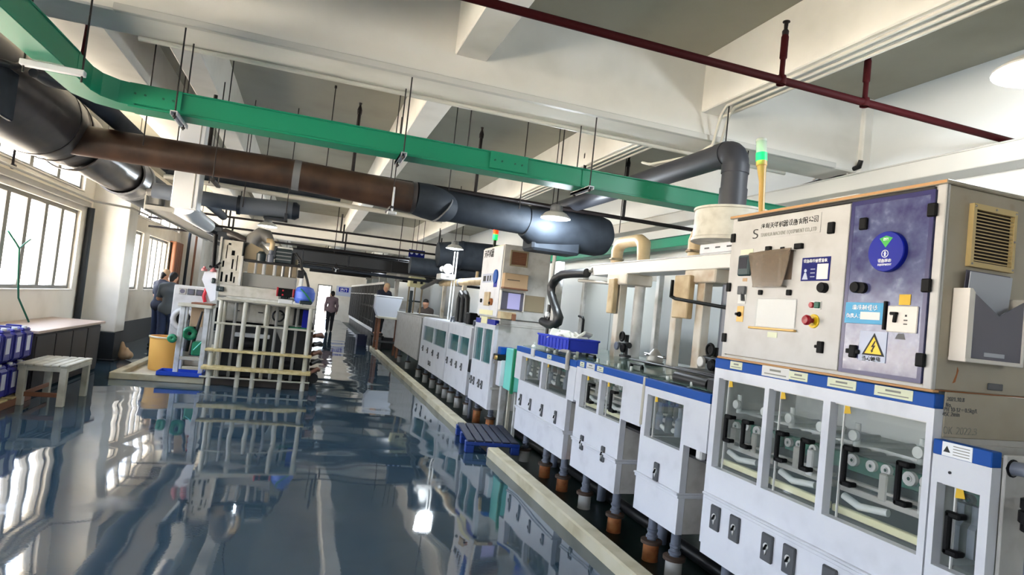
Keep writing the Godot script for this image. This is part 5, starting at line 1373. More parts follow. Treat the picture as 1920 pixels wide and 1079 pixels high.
	for k in 8:
		put(lv, "slat", mb().box(Vector3(2.73, 2.272 + k * .0225, zs + .012), Vector3(.22, .006, .014), .0, Basis(XP, .25)), M["wood_brown"])
	put(t, "khaki_panel", mb().bb(2.86, 3.17, 1.635, 1.86, zs, zs + .012, .003), M["panel_khaki"])
	var ph := put(t, "sheet_holder", mb().bb(2.51, 2.855, 1.63, 1.875, zs, zs + .03, .004), M["holder_grey"])
	put(ph, "lavender_sheet", mb().bb(2.62, 2.80, 1.645, 1.862, zs + .031, zs + .034), M["lavender"])
	put(ph, "holder_wall", mb().bb(2.5, 2.52, 1.62, 1.89, zs, zs + .06, .004).bb(2.845, 2.86, 1.62, 1.89, zs, zs + .05, .004), M["holder_white"])
	var cb := base("cardboard_box", "flat cardboard box fixed to the side of the grey control tower", "box", Vector3(2.69, 1.93, zs + .06))
	put(cb, "carton", mb().bb(2.515, 2.86, 1.93, 2.13, zs + .002, zs + .11, .006), M["cardboard"])
	put(cb, "tape_seam", mb().bb(2.56, 2.74, 2.035, 2.045, zs + .109, zs + .112), M["ink"])
	put(cb, "lower_flap", mb().bb(2.51, 2.865, 1.915, 1.935, zs + .0, zs + .13, .003), M["wood_brown"])
	var ob := base("cardboard_box", "small orange brown carton on the machine top below the lavender sheet", "box", Vector3(2.63, 1.52, -8.1))
	put(ob, "carton", mb().bb(2.5, 2.72, 1.5, 1.6, -8.19, -8.05, .005), M["tan_pipe"])
	put(ob, "side_fold", mb().bb(2.66, 2.72, 1.49, 1.58, -8.05, -8.03, .003), M["wood_brown"])
	put(t, "side_shelf", mb().bb(2.5, 3.3, 1.4, 1.5, -8.22, -8.02, .004), M["machine_side"])
	# tower light
	var s := base("signal_tower", "small signal tower glowing red over green on the grey control tower", "signal light", Vector3(2.62, 2.53, -9.12))
	var p := Vector3(2.62, 2.53, -9.12)
	put(s, "stem", mb().tube([p, p + Vector3(0, .14, 0)], .022, 12), M["sprinkler_dark"])
	put(s, "green_lens", mb().lathe(p, [Vector2(.035, .14), Vector2(.04, .145), Vector2(.04, .23), Vector2(0, .23)], 16), M["green_glow"])
	put(s, "red_lens", mb().lathe(p, [Vector2(.04, .232), Vector2(.04, .31), Vector2(0, .31)], 16), M["red_glow"])
	put(s, "cap", mb().lathe(p, [Vector2(.038, .31), Vector2(.04, .35), Vector2(.03, .37), Vector2(0, .37)], 16), M["sprinkler_dark"])
	for g in [[.19, Color(.1, 1, .45), "green_light"], [.27, Color(1, .25, .06), "red_light"]]:
		var l := OmniLight3D.new()
		l.name = g[2]
		l.light_color = g[1]
		l.light_energy = .03
		l.position = Vector3(-.06, g[0], .04)
		l.light_size = .03
		l.omni_range = 20
		l.omni_attenuation = 2
		l.shadow_enabled = true
		s.add_child(l)
	# gap between unit b and the tower: grey pump
	var gp := base("pump", "small dark pump with grey pipe wedged left of the two tall teal windows", "pump", Vector3(2.56, .2, -9.37))
	put(gp, "body", mb().tube([Vector3(2.54, .62, -9.42), Vector3(2.54, .8, -9.38)], .05, 14), M["pump_dark"])
	put(gp, "pipe", mb().tube([Vector3(2.58, -.1, -9.37), Vector3(2.58, .6, -9.37), Vector3(2.58, 1.25, -9.37)], .03, 12), M["leg_grey"])
	# things in the gap to the near line
	var aq := base("stand", "pale aqua plastic sheet stand in the gap between the two machines", "stand", Vector3(2.72, -.1, -7.9))
	put(aq, "sheet", mb().bb(2.62, 2.78, .58, 1.12, -8.0, -7.62, .01), M["aqua"])
	put(aq, "leg", mb().bb(2.66, 2.7, -.1, .6, -7.86, -7.82, .004), M["pvc_cream"])
	put(aq, "leg", mb().bb(2.72, 2.76, -.1, .6, -7.76, -7.72, .004), M["casing_white"])
	put(aq, "edge_strip", mb().bb(2.6, 2.64, .56, 1.14, -7.64, -7.6, .004), M["green_plastic"])
	var wb := base("box", "white and grey electric box with blue top in the gap beside the aqua sheet", "box", Vector3(2.68, .5, -8.2))
	put(wb, "box", mb().bb(2.56, 2.74, .6, .96, -8.14, -7.98, .008), M["machine_white"])
	put(wb, "blue_top", mb().bb(2.55, 2.75, 1.02, 1.12, -8.16, -8.02, .008), M["band_blue"])
	put(wb, "black_relay", mb().bb(2.5, 2.66, .94, 1.02, -8.18, -7.98, .008), M["pump_dark"])
	put(wb, "yellow_knob", mb().lathe(Vector3(2.5, .98, -8.0), [Vector2(.03, 0), Vector2(.028, .03), Vector2(0, .03)], 12, Basis(YP, NX, ZP)), M["brass"])
	put(wb, "post", mb().bb(2.62, 2.7, -.1, .6, -8.12, -8.04, .006), M["casing_white"])
	# tan fume duct of this machine
	var fd := base("fume_duct", "tan round fume duct along the top of the second machine", "duct", Vector3(3.0, 1.3, -12.5))
	put(fd, "pipe", mb().tube([Vector3(3.0, 2.11, -14.6), Vector3(3.0, 2.11, -9.9)], .075, 16), M["tan_pipe"])
	for z in [-14.2, -12.3, -10.6]:
		put(fd, "post", mb().bb(2.96, 3.04, 1.28, 2.05, z - .05, z + .05, .005), M["rusty_post"])
	puts(fd, "joint_ring", mb().tube([Vector3(3, 2.11, -10.7), Vector3(3, 2.11, -10.62)], .09, 16).tube([Vector3(3, 2.11, -12.7), Vector3(3, 2.11, -12.62)], .085, 16), M["leg_grey"])
	put(fd, "pale_spout", mb().tube([Vector3(3.0, 2.16, -11.4), Vector3(3.0, 2.3, -11.4)], .03, 10), M["tan_pipe"])
	for k in 2:
		var zz := -12.0 + .35 * k
		single("hose", ["left one of two black hose loops under the tan duct", "right one of two black hose loops under the tan duct"][k], "hose", Vector3(2.85, 1.3, zz), func(m: MB): m.tube([Vector3(2.85, 1.3, zz), Vector3(2.85, 1.75, zz - .02), Vector3(2.87, 1.86, zz + .05), Vector3(2.9, 1.78, zz + .12), Vector3(2.92, 1.3, zz + .14)], .045, 10), M["black_rubber"], "hoses under the tan duct")
	single("black_box", "small black box on the machine top left of the grey tower", "box", Vector3(2.8, 1.3, -10.6), func(m: MB): m.bb(2.7, 2.9, 1.31, 1.52, -10.75, -10.5, .02), M["handle_black"])
	single("grey_screen_plate", "pale arched plate standing behind the black box", "panel", Vector3(3.3, 1.3, -10.9), func(m: MB): m.prism([Vector2(-11.4, 1.25), Vector2(-10.4, 1.25), Vector2(-10.4, 1.85), Vector2(-10.55, 2.0), Vector2(-11.2, 2.0), Vector2(-11.4, 1.85)], Vector3(3.3, 0, 0), ZP, YP, .03), M["inner_grey"])
	var ct := base("dial_gauge", "round white dial on a cream box at the left end of the tan duct", "gauge", Vector3(2.75, 2.14, -13.0))
	put(ct, "box", mb().bb(2.6, 2.9, 2.14, 2.26, -13.3, -12.8, .01), M["cabinet_front"])
	put(ct, "dial", mb().lathe(Vector3(2.75, 2.37, -12.9), [Vector2(0, .04), Vector2(.095, .04), Vector2(.105, .03), Vector2(.105, 0), Vector2(0, 0)], 28, Basis(XP, ZP, Vector3(0, -1, 0))), M["white_plastic"])
	put(ct, "rear_cap", mb().lathe(Vector3(2.66, 2.36, -13.05), [Vector2(0, .04), Vector2(.06, .04), Vector2(.06, 0)], 20, Basis(XP, ZP, Vector3(0, -1, 0))), M["white_plastic"])
	put(ct, "print", mb().bb(2.7, 2.78, 2.19, 2.205, -12.801, -12.797), M["ink"])
	var cc := base("cream_box", "cream box with two dark openings on a frame beside the black sloping tube", "box", Vector3(2.75, 1.3, -16.8))
	put(cc, "box", mb().bb(2.55, 3.0, 2.0, 2.28, -17.0, -16.7, .03), M["pale_yellow"])
	puts(cc, "opening", mb().bb(2.66, 2.76, 2.1, 2.18, -16.705, -16.69, .004).bb(2.85, 2.92, 2.1, 2.18, -16.705, -16.69, .004), M["ink"])
	for x in [2.6, 2.76, 2.95]:
		put(cc, "post", mb().bb(x - .02, x + .02, 1.28, 2.0, -16.9, -16.86, .004), M["panel_khaki"])
	puts(cc, "inner_frame", mb().bb(2.6, 2.95, 1.6, 1.64, -16.9, -16.86).bb(2.64, 2.72, 1.3, 1.9, -16.95, -16.9), M["motor_green"])
	single("sloping_tube", "black sloping tube between the cream box and the white dial", "pipe", Vector3(2.8, 2.1, -15), func(m: MB): m.tube([Vector3(2.9, 2.0, -16.6), Vector3(2.76, 2.2, -13.3)], .05, 10), M["black_rubber"])

# ---------------------------------------------------------------- far line of machines
func far_line() -> void:
	var ords := ["nearest to the viewer", "second from its near end", "third from its near end", "fourth from its near end", "fifth from its near end", "sixth from its near end", "seventh from its near end", "eighth from its near end", "ninth from its near end", "tenth from its near end", "the most distant one"]
	var z := -22.2
	var proto: Node3D
	for i in 11:
		var lab: String = "dark windowed plating machine of the far line with black uprights, " + ords[i]
		if i == 0:
			var t := base("plating_machine", lab, "process machine", Vector3(FX, 0, z), "plating machines of the far line")
			proto = t
			put(t, "lower_panel", mb().bb(FX, FX + .06, .3, .66, z - .72, z + .72, .01), M["machine_white"])
			put(t, "base_frame", mb().bb(FX + .04, FX + 1.3, -.1, .3, z - .73, z + .73, .01), M["near_black"])
			put(t, "tank", mb().bb(FX + .06, FX + 1.3, .3, 1.0, z - .73, z + .73, .01), M["machine_side"])
			put(t, "sill_rail", mb().bb(FX - .02, FX + .1, .66, .72, z - .74, z + .74, .006), M["machine_side"])
			put(t, "head_rail", mb().bb(FX - .02, FX + .1, 1.22, 1.3, z - .74, z + .74, .006), M["machine_side"])
			put(t, "top_cover", mb().prism([Vector2(FX, 1.3), Vector2(FX + 1.3, 1.3), Vector2(FX + 1.3, 1.6), Vector2(FX + .2, 1.6)], Vector3(0, 0, z + .72), XP, YP, 1.44), M["machine_side"])
			for k in 4:
				var zz := z - .66 + k * .44
				put(t, "upright", mb().bb(FX - .05, FX, .45, 2.12, zz - .035, zz + .035, .006), M["near_black"])
				if k < 3:
					put(t, "window_pane", mb().bb(FX + .03, FX + .04, .72, 1.22, zz + .04, zz + .4), M["panel_grey"])
					put(t, "window_bar", mb().bb(FX + .0, FX + .03, .95, .98, zz + .04, zz + .4), M["panel_grey"])
			put(t, "top_rail", mb().bb(FX - .06, FX + .02, 2.1, 2.18, z - .74, z + .74, .006), M["machine_side"])
			put(t, "mid_rail", mb().bb(FX - .04, FX + .0, 1.72, 1.76, z - .74, z + .74, .004), M["machine_side"])
			put(t, "rack_panel", mb().bb(FX + .02, FX + .06, 1.78, 2.08, z - .6, z + .55, .006), M["machine_side"])
			puts(t, "motor", mb().tube([Vector3(FX + .3, 1.6, z - .3), Vector3(FX + .3, 1.85, z - .3)], .07, 12).bb(FX + .2, FX + .5, 1.6, 1.72, z + .1, z + .5, .01), M["pump_dark"])
		else:
			var c := copy(proto, lab)
			c.position.z = z - 1.5 * i
	# clutter above the far line
	for i in 4:
		var zz := -21.6 - i * 2.6
		var g := base("gantry_post", ["first pale gantry post over the far line, nearest the aisle worker", "second pale gantry post over the far line", "third pale gantry post over the far line", "last pale gantry post over the far line"][i], "frame", Vector3(2.9, 0, zz), "gantry posts of the far line")
		put(g, "post", mb().bb(2.84, 2.96, 1.6, 2.5, zz - .06, zz + .06, .008), M["machine_side"])
		put(g, "arm", mb().bb(2.5, 3.8, 2.4, 2.5, zz - .05, zz + .05, .008), M["panel_grey"])
		put(g, "box", mb().bb(2.55, 2.8, 2.0, 2.4, zz - .1, zz + .1, .01), M["inner_grey"])
	# end of the far line: loading table, white bin, dark crates
	var t := base("work_table", "pale legged work table at the near end of the far machine line", "table", Vector3(2.3, 0, -18.9))
	put(t, "table_top", mb().bb(2.05, 2.75, 1.02, 1.08, -19.4, -18.5, .008), M["pvc_cream"])
	for x in [2.1, 2.7]:
		for z2 in [-19.3, -18.6]:
			put(t, "leg", mb().bb(x - .035, x + .035, 0 if x < 2.2 else -.1, 1.02, z2 - .035, z2 + .035, .006), M["wood_brown"])
	put(t, "lower_shelf", mb().bb(2.1, 2.7, .3, .33, -19.3, -18.6, .004), M["near_black"])
	var b := base("bin", "pale blue white bin on the work table in front of the capped worker", "bin", Vector3(2.3, 1.08, -19))
	put(b, "shell", mb().prism([Vector2(1.95, 1.3), Vector2(2.05, 1.08), Vector2(2.6, 1.08), Vector2(2.72, 1.65), Vector2(1.95, 1.68)], Vector3(0, 0, -18.7), XP, YP, .5), M["paper_grey"])
	put(b, "rim", mb().bb(1.93, 2.74, 1.66, 1.7, -19.22, -18.68, .008), M["machine_white"])
	for i in 2:
		var y := .17 * i
		var d := base("crate", ["lower dark navy crate on the far floor left of the work table", "upper dark navy crate stacked on the far floor left of the work table"][i], "crate", Vector3(1.85, y, -21.2))
		put(d, "wall", mb().plate(Vector3(0, y + .15, 0), XP, Vector3(0, 0, -1), [1.72, 2.03, 20.9, 21.5], [[1.74, 2.01, 20.92, 21.48]], .15), M["crate_navy"])
		put(d, "bottom", mb().bb(1.73, 2.02, y, y + .015, -21.49, -20.91), M["crate_navy"])
		put(d, "rim", mb().plate(Vector3(0, y + .168, 0), XP, Vector3(0, 0, -1), [1.71, 2.04, 20.89, 21.51], [[1.74, 2.01, 20.92, 21.48]], .02), M["crate_navy"])
	# notice boards on the far wall
	var nb := base("notice_board", "pale blue notice board with lettering on the far wall right of the doorway", "sign", Vector3(2.1, 1.5, Z0 + .05))
	put(nb, "board", mb().bb(1.7, 2.6, 1.5, 2.1, Z0 + .01, Z0 + .04, .006), M["sign_plate"])
	put(nb, "blue_field", mb().bb(1.85, 2.45, 1.75, 2.03, Z0 + .041, Z0 + .045), M["dial_blue"])
	var hh := mb()
	han(hh, "运行", Vector3(1.93, 1.79, Z0 + .047), XP, YP, .2, .02, 1.15, .004)
	put(nb, "lettering", hh, M["sign_white"])

# ---------------------------------------------------------------- plating machine with stepped platform, left of the aisle
func left_machine() -> void:
	# bund
	var bu := base("bund", "low cream kerbed bund around the plating machine on the left", "kerb", Vector3(-1.2, 0, -13))
	put(bu, "kerb", mb().bb(-2.62, -1.34, 0, .1, -10.72, -10.6, .008), M["kerb"])
	put(bu, "kerb", mb().bb(-2.62, -2.5, 0, .1, -17, -10.72, .008), M["kerb"])
	put(bu, "dark_kerb", mb().bb(-1.34, .2, 0, .1, -10.72, -10.6, .008), M["bund_dark"])
	put(bu, "tray_floor", mb().bb(-2.5, -.2, 0, .03, -17, -10.72, .004), M["pvc_cream"])
	# stepped platform
	var t := base("platform", "cream pipe platform with two yellowed plank steps and tall posts on the left", "platform", Vector3(-.6, 0, -10.5))
	for p in [[-1.27, .5, 0], [-.87, 1.33, 0], [-.65, .98, 0], [-.25, 1.33, 0], [.1, 1.33, 0]]:
		put(t, "post", mb().tube([Vector3(p[0], 0, -10.5), Vector3(p[0] - .0, p[1], -10.5)], .036, 12), M["pvc_cream"])
	for p in [[-1.2, 1.36], [-.55, 1.34], [-1.28, .5]]:
		put(t, "post", mb().tube([Vector3(p[0], .0, -10.85), Vector3(p[0], p[1], -10.85)], .03, 12), M["pvc_cream"])
	put(t, "post", mb().tube([Vector3(-1.22, .55, -10.52), Vector3(-1.22, 1.34, -10.52)], .034, 12), M["pvc_cream"])
	put(t, "post", mb().tube([Vector3(-.56, .97, -10.52), Vector3(-.56, 1.34, -10.52)], .028, 12), M["pvc_cream"])
	for x in [-1.05, -.42, -.1]:
		put(t, "post", mb().tube([Vector3(x, .0, -11.0), Vector3(x, 1.3, -11.0)], .026, 10), M["panel_grey"])
	put(t, "upper_rail", mb().tube([Vector3(-1.28, .965, -10.5), Vector3(.2, .965, -10.5)], .018, 10), M["pvc_cream"])
	put(t, "lower_rail", mb().tube([Vector3(-1.4, .135, -10.48), Vector3(.2, .135, -10.48)], .014, 10), M["pvc_cream"])
	put(t, "plank_step", mb().bb(-1.36, .19, .535, .57, -10.62, -10.4, .006), M["plank"])
	put(t, "plank_step", mb().bb(-1.38, .2, .26, .31, -10.6, -10.36, .006), M["plank"])
	put(t, "top_beam", mb().bb(-1.28, .16, 1.32, 1.36, -10.54, -10.46, .006), M["pvc_cream"])
	put(t, "deck", mb().bb(-1.3, .16, 1.3, 1.335, -11.1, -10.54, .006), M["machine_cream"])
	# under the deck: cabinet doors, dark gear
	var c := base("tank_cabinet", "cream cabinet body under the platform deck with panel doors and a black hose loop", "cabinet", Vector3(-.6, .2, -11.3))
	put(c, "body", mb().bb(-1.3, .12, .98, 1.3, -12.6, -11.1, .008), M["machine_cream"])
	for k in 3:
		var x := -1.22 + k * .36
		put(c, "door", mb().bb(x, x + .33, 1.0, 1.28, -11.1, -11.085, .005), M["machine_cream"])
		put(c, "door_handle", mb().bb(x + .14, x + .22, 1.15, 1.165, -11.085, -11.06, .004), M["pump_dark"])
	put(c, "hose_loop", mb().tube(circle(Vector3(-.4, 1.13, -11.05), .09, XP, YP, 16), .014, 8, false), M["black_rubber"])
	put(c, "dark_side", mb().bb(-.16, .12, 1.0, 1.29, -11.1, -11.08), M["near_black"])
	put(c, "lower_gear", mb().bb(-1.28, .1, .05, .95, -12.2, -11.3, .02), M["near_black"])
	put(c, "white_beam", mb().bb(-1.05, -.5, .72, .79, -11.3, -11.22, .01), M["white_plastic"])
	puts(c, "motor", mb().tube([Vector3(-1.0, .62, -11.25), Vector3(-.55, .62, -11.25)], .08, 14).tube([Vector3(-.35, .3, -11.2), Vector3(-.05, .3, -11.2)], .09, 14), M["pump_dark"])
	put(c, "chute", mb().prism([Vector2(-.45, .96), Vector2(-.25, .96), Vector2(-.27, .62)], Vector3(0, 0, -11.15), XP, YP, .1), M["panel_grey"])
	var bl := base("blue_sheet", "blue plastic sheet hanging under the right end of the platform deck", "sheet", Vector3(.02, 1.0, -10.9))
	put(bl, "sheet", mb().bb(-.02, .08, .98, 1.28, -10.86, -10.84, .003), M["dial_blue"])
	put(bl, "green_hem", mb().bb(-.2, .08, .965, .985, -10.87, -10.83, .003), M["green_plastic"])
	var tg := base("hose_bundle", "dark tangle of hoses and valves at the aisle side of the plating machine", "hose", Vector3(.28, 0, -11.6))
	for k in 5:
		put(tg, "hose", mb().tube([Vector3(.2, .2 + .16 * k, -11.2), Vector3(.32, .26 + .15 * k, -11.4), Vector3(.36, .2 + .15 * k, -11.8), Vector3(.24, .14 + .16 * k, -12.3)], .035, 8), M["black_rubber" if k % 2 else "wood_brown"])
	put(tg, "side_plate", mb().bb(.14, .18, .08, 1.0, -12.6, -11.1, .01), M["bund_dark"])
	put(tg, "pump", mb().tube([Vector3(.26, .12, -11.2), Vector3(.26, .12, -11.7)], .09, 12), M["pump_dark"])
	# machine on the deck
	var m := base("plating_line", "cream plating machine with perforated tower, grey chamber and belt housing on the platform", "machine", Vector3(-.7, 1.34, -11.3))
	put(m, "belt_housing", mb().bb(-1.33, -.42, 1.38, 1.565, -11.6, -11.0, .012), M["machine_cream"])
	put(m, "chamber", mb().bb(-1.03, -.19, 1.565, 1.79, -11.9, -11.15, .008), M["panel_grey"])
	put(m, "tower", mb().plate(Vector3(0, 0, -11.0), XP, YP, [-1.39, -1.05, 1.565, 2.28], [[-1.34, -1.31, 1.60, 1.76], [-1.335, -1.31, 1.84, 1.94], [-1.30, -1.285, 1.98, 2.2], [-1.27, -1.235, 1.6, 1.72], [-1.2, -1.165, 1.62, 1.77], [-1.22, -1.17, 2.04, 2.12], [-1.2, -1.175, 1.82, 1.98], [-1.15, -1.125, 1.6, 1.7], [-1.28, -1.24, 2.2, 2.235], [-1.13, -1.115, 1.8, 2.05]], .03), M["machine_cream"])
	puts(m, "tower_back", mb().bb(-1.39, -1.05, 1.565, 2.28, -11.2, -11.18, .004).bb(-1.395, -1.37, 1.565, 2.3, -11.2, -10.985, .004).bb(-1.065, -1.045, 1.565, 2.28, -11.2, -10.985, .004), M["inner_dark"])
	puts(m, "tower_edge", mb().bb(-1.405, -1.37, 1.565, 2.32, -11.0, -10.97, .006).bb(-1.07, -1.03, 1.565, 2.05, -11.0, -10.97, .006), M["machine_side"])
	put(m, "black_rail", mb().bb(-1.03, -.12, 1.97, 2.01, -11.25, -11.0, .008), M["near_black"])
	for x in [-.85, -.72, -.55, -.42, -.3]:
		put(m, "column", mb().tube([Vector3(x, 1.79, -11.2), Vector3(x, 1.97, -11.2)], .03 if x > -.8 else .02, 10), M["white_plastic" if x < -.5 else "steel"])
	put(m, "end_wall", mb().bb(-.27, -.2, 1.79, 2.1, -11.5, -11.1, .008), M["panel_khaki"])
	put(m, "cover_back", mb().bb(-1.03, -.2, 1.79, 2.0, -11.92, -11.88), M["panel_khaki"])
	put(m, "dark_gear", mb().bb(-1.38, -1.26, 1.44, 1.52, -11.0, -10.96, .01).box(Vector3(-1.3, 1.48, -10.95), Vector3(.06, .04, .05), .01), M["motor_green"])
	put(m, "small_base", mb().bb(-.42, -.2, 1.335, 1.42, -11.0, -10.8, .008), M["white_plastic"])
	# tilted white panel and steel board at its left
	var wp := base("tilted_panel", "white tilted guard plate left of the perforated tower with red clamps", "panel", Vector3(-1.5, 1.3, -11))
	put(wp, "plate", mb().prism([Vector2(-1.58, 1.72), Vector2(-1.4, 1.8), Vector2(-1.37, 1.3), Vector2(-1.44, 1.26), Vector2(-1.6, 1.6)], Vector3(0, 0, -10.98), XP, YP, .06), M["machine_white"])
	for x in [-1.58, -1.45]:
		put(wp, "clamp", mb().lathe(Vector3(x, 1.74, -10.96), [Vector2(0, 0), Vector2(.045, 0), Vector2(.045, .03), Vector2(.02, .05), Vector2(.02, .07), Vector2(0, .07)], 12), M["clamp_red"])
	put(wp, "black_arm", mb().tube([Vector3(-1.46, 1.82, -10.97), Vector3(-1.48, 2.34, -10.97)], .034, 12).bb(-1.52, -1.38, 1.8, 1.84, -11.0, -10.94, .01).bar(Vector3(-1.44, 1.82, -10.97), Vector3(-1.36, 1.9, -10.97), .03, .03), M["handle_black"])
	put(wp, "drum_knob", mb().box(Vector3(-1.43, 1.6, -10.95), Vector3(.06, .09, .05), .015), M["motor_green"])
	# motor, cylinder, hood
	var mo := base("motor", "dark green motor block with white cap on top of the plating machine", "motor", Vector3(-.43, 2.0, -11.1))
	put(mo, "body", mb().bb(-.56, -.3, 2.0, 2.25, -11.25, -11.0, .02), M["motor_green"])
	put(mo, "white_cap", mb().bb(-.54, -.3, 2.25, 2.28, -11.25, -11.0, .008), M["white_plastic"])
	puts(mo, "cooling_fin", mb().bb(-.55, -.31, 2.06, 2.075, -11.0, -10.985).bb(-.55, -.31, 2.12, 2.135, -11.0, -10.985).bb(-.55, -.31, 2.18, 2.195, -11.0, -10.985), M["steel"])
	put(mo, "side_block", mb().bb(-.3, -.24, 2.0, 2.2, -11.2, -11.05, .01), M["near_black"])
	var cy := base("filter_cylinder", "grey filter cylinder with a pale tan elbow beside the dark motor", "cylinder", Vector3(-.63, 2.0, -11.0))
	put(cy, "cylinder", mb().lathe(Vector3(-.63, 2.0, -11.0), [Vector2(0, 0), Vector2(.055, 0), Vector2(.055, .12), Vector2(.035, .14), Vector2(.035, .2), Vector2(0, .2)], 16), M["leg_grey"])
	put(cy, "elbow", mb().tube([Vector3(-.63, 2.2, -11.0), Vector3(-.62, 2.31, -11.0), Vector3(-.65, 2.35, -11.0), Vector3(-.72, 2.35, -11.0)], .04, 12), M["tan_pipe"])
	put(cy, "black_pot", mb().lathe(Vector3(-.77, 2.0, -11.0), [Vector2(0, 0), Vector2(.07, 0), Vector2(.075, .12), Vector2(.04, .16), Vector2(0, .16)], 14), M["motor_green"])
	var ho := base("exhaust_hood", "crumpled grey brown exhaust elbow above the plating machine", "duct", Vector3(-.85, 2.0, -11.2))
	put(ho, "elbow", mb().tube([Vector3(-.98, 2.01, -11.2), Vector3(-.97, 2.2, -11.2), Vector3(-.93, 2.36, -11.2), Vector3(-.84, 2.45, -11.2), Vector3(-.74, 2.44, -11.2), Vector3(-.68, 2.35, -11.2)], [.1, .11, .12, .11, .1, .08], 14), M["steel"])
	put(ho, "cowl", mb().prism([Vector2(-1.03, 2.0), Vector2(-.72, 2.0), Vector2(-.76, 2.2), Vector2(-.95, 2.28), Vector2(-1.03, 2.2)], Vector3(0, 0, -11.06), XP, YP, .3), M["panel_khaki"])
	put(ho, "feed_pipe", mb().tube([Vector3(-1.05, 2.3, -11.2), Vector3(-1.2, 2.36, -11.2), Vector3(-1.4, 2.42, -11.3)], .07, 12), M["dark_duct"])
	var ca := base("cable", "sagging black cable falling from the machine top to the blue bag", "cable", Vector3(-.1, 1.7, -11))
	put(ca, "cable", mb().tube([Vector3(-.25, 2.2, -11), Vector3(-.16, 2.1, -11), Vector3(-.12, 1.95, -11), Vector3(-.06, 1.88, -11), Vector3(-.02, 1.78, -11), Vector3(.03, 1.62, -11)], .022, 8), M["black_rubber"])
	put(ca, "switch_box", mb().box(Vector3(-.13, 1.86, -11), Vector3(.11, .13, .1), .012), M["near_black"])
	var rb := base("tool_box", "dark red and black box on the belt housing beside the blue bag", "box", Vector3(-.32, 1.42, -10.95))
	put(rb, "body", mb().bb(-.46, -.2, 1.46, 1.6, -11.0, -10.85, .012), M["handle_black"])
	puts(rb, "red_trim", mb().bb(-.47, -.44, 1.46, 1.61, -11.01, -10.84, .006).bb(-.22, -.19, 1.46, 1.6, -11.01, -10.84, .006), M["red_button"])
	puts(rb, "lens", mb().lathe(Vector3(-.37, 1.56, -10.85), [Vector2(0, .01), Vector2(.014, .01), Vector2(.014, 0)], 10, Basis(XP, ZP, Vector3(0, -1, 0))).lathe(Vector3(-.37, 1.49, -10.85), [Vector2(0, .01), Vector2(.014, .01), Vector2(.014, 0)], 10, Basis(XP, ZP, Vector3(0, -1, 0))), M["red_plastic"])
	var bg := base("bag", "bright blue bag with a green strap at the right end of the platform deck", "bag", Vector3(-.03, 1.37, -10.9))
	put(bg, "body", mb().lathe(Vector3(-.03, 1.38, -10.9), [Vector2(0, 0), Vector2(.13, 0), Vector2(.165, .08), Vector2(.165, .19), Vector2(.13, .26), Vector2(.06, .285), Vector2(0, .285)], 16, Basis(XP, YP, ZP * .7)), M["blue_bag"])
	put(bg, "strap", mb().tube([Vector3(-.1, 1.62, -10.79), Vector3(-.02, 1.55, -10.77), Vector3(.06, 1.46, -10.79), Vector3(.1, 1.4, -10.82)], .012, 8), M["green_plastic"])
	put(bg, "dark_flap", mb().box(Vector3(.0, 1.4, -10.8), Vector3(.2, .06, .06), .015), M["motor_green"])
	# high wooden stand
	var hs := base("stand", "tall white legged wooden stand left of the stepped platform", "table", Vector3(-1.6, .1, -10.9))
	put(hs, "top", mb().bb(-1.84, -1.36, 1.16, 1.21, -11.05, -10.65, .006), M["pvc_cream"])
	put(hs, "top_board", mb().bb(-1.66, -1.35, 1.21, 1.235, -11.0, -10.66, .005), M["wood_brown"])
	for x in [-1.77, -1.42]:
		for z in [-11.0, -10.72]:
			put(hs, "leg", mb().bb(x - .035, x + .035, .03 if z < -10.9 else .1, 1.16, z - .035, z + .035, .006), M["casing_white"])
	put(hs, "cross_bar", mb().bb(-1.77, -1.42, .34, .39, -10.74, -10.7, .005), M["pvc_cream"])
	put(hs, "inner_board", mb().bb(-1.68, -1.5, .85, 1.16, -10.9, -10.88, .004), M["cardboard"])
	var gh := base("hose_coil", "green hose coil with a tangle of dark tubes inside the tall stand", "hose", Vector3(-1.6, .1, -10.85))
	puts(gh, "coil", mb().tube(circle(Vector3(-1.86, .66, -10.66), .035, XP, YP, 14), .035, 8, false).tube(circle(Vector3(-1.66, .74, -10.85), .07, XP, YP, 14), .04, 8, false), M["green_plastic"])
	put(gh, "green_crate", mb().bb(-1.6, -1.44, .4, .62, -11.1, -10.8, .02), M["green_plastic"])
	puts(gh, "dark_tubes", mb().tube([Vector3(-1.62, .4, -10.9), Vector3(-1.58, .7, -10.88), Vector3(-1.52, 1.1, -10.9)], .025, 8).tube([Vector3(-1.7, .45, -10.95), Vector3(-1.66, .9, -10.95)], .04, 8).bb(-1.72, -1.6, .78, .95, -11.0, -10.92, .02), M["near_black"])
	put(gh, "pale_stick", mb().tube([Vector3(-1.56, .5, -10.72), Vector3(-1.42, .68, -10.7)], .008, 6), M["aqua"])
	var bt := base("tray", "flat blue plastic tray lying on the bund edge below the tall stand", "tray", Vector3(-1.7, .1, -10.66))
	put(bt, "bottom", mb().bb(-2.0, -1.38, .1, .115, -10.95, -10.56, .004), M["tray_blue"])
	put(bt, "rim", mb().plate(Vector3(0, .165, 0), XP, Vector3(0, 0, -1), [-2.0, -1.38, 10.56, 10.95], [[-1.985, -1.395, 10.575, 10.935]], .06), M["tray_blue"])
	# orange barrel
	var ba := base("barrel", "orange plastic barrel standing in the bund left of the tall stand", "barrel", Vector3(-2.12, .03, -11.75))
	put(ba, "shell", mb().lathe(Vector3(-2.12, .03, -11.75), [Vector2(0, 0), Vector2(.225, 0), Vector2(.235, .03), Vector2(.255, .52), Vector2(.27, .53), Vector2(.27, .56), Vector2(.25, .565), Vector2(.22, .08), Vector2(0, .06)], 30), M["barrel_orange"])
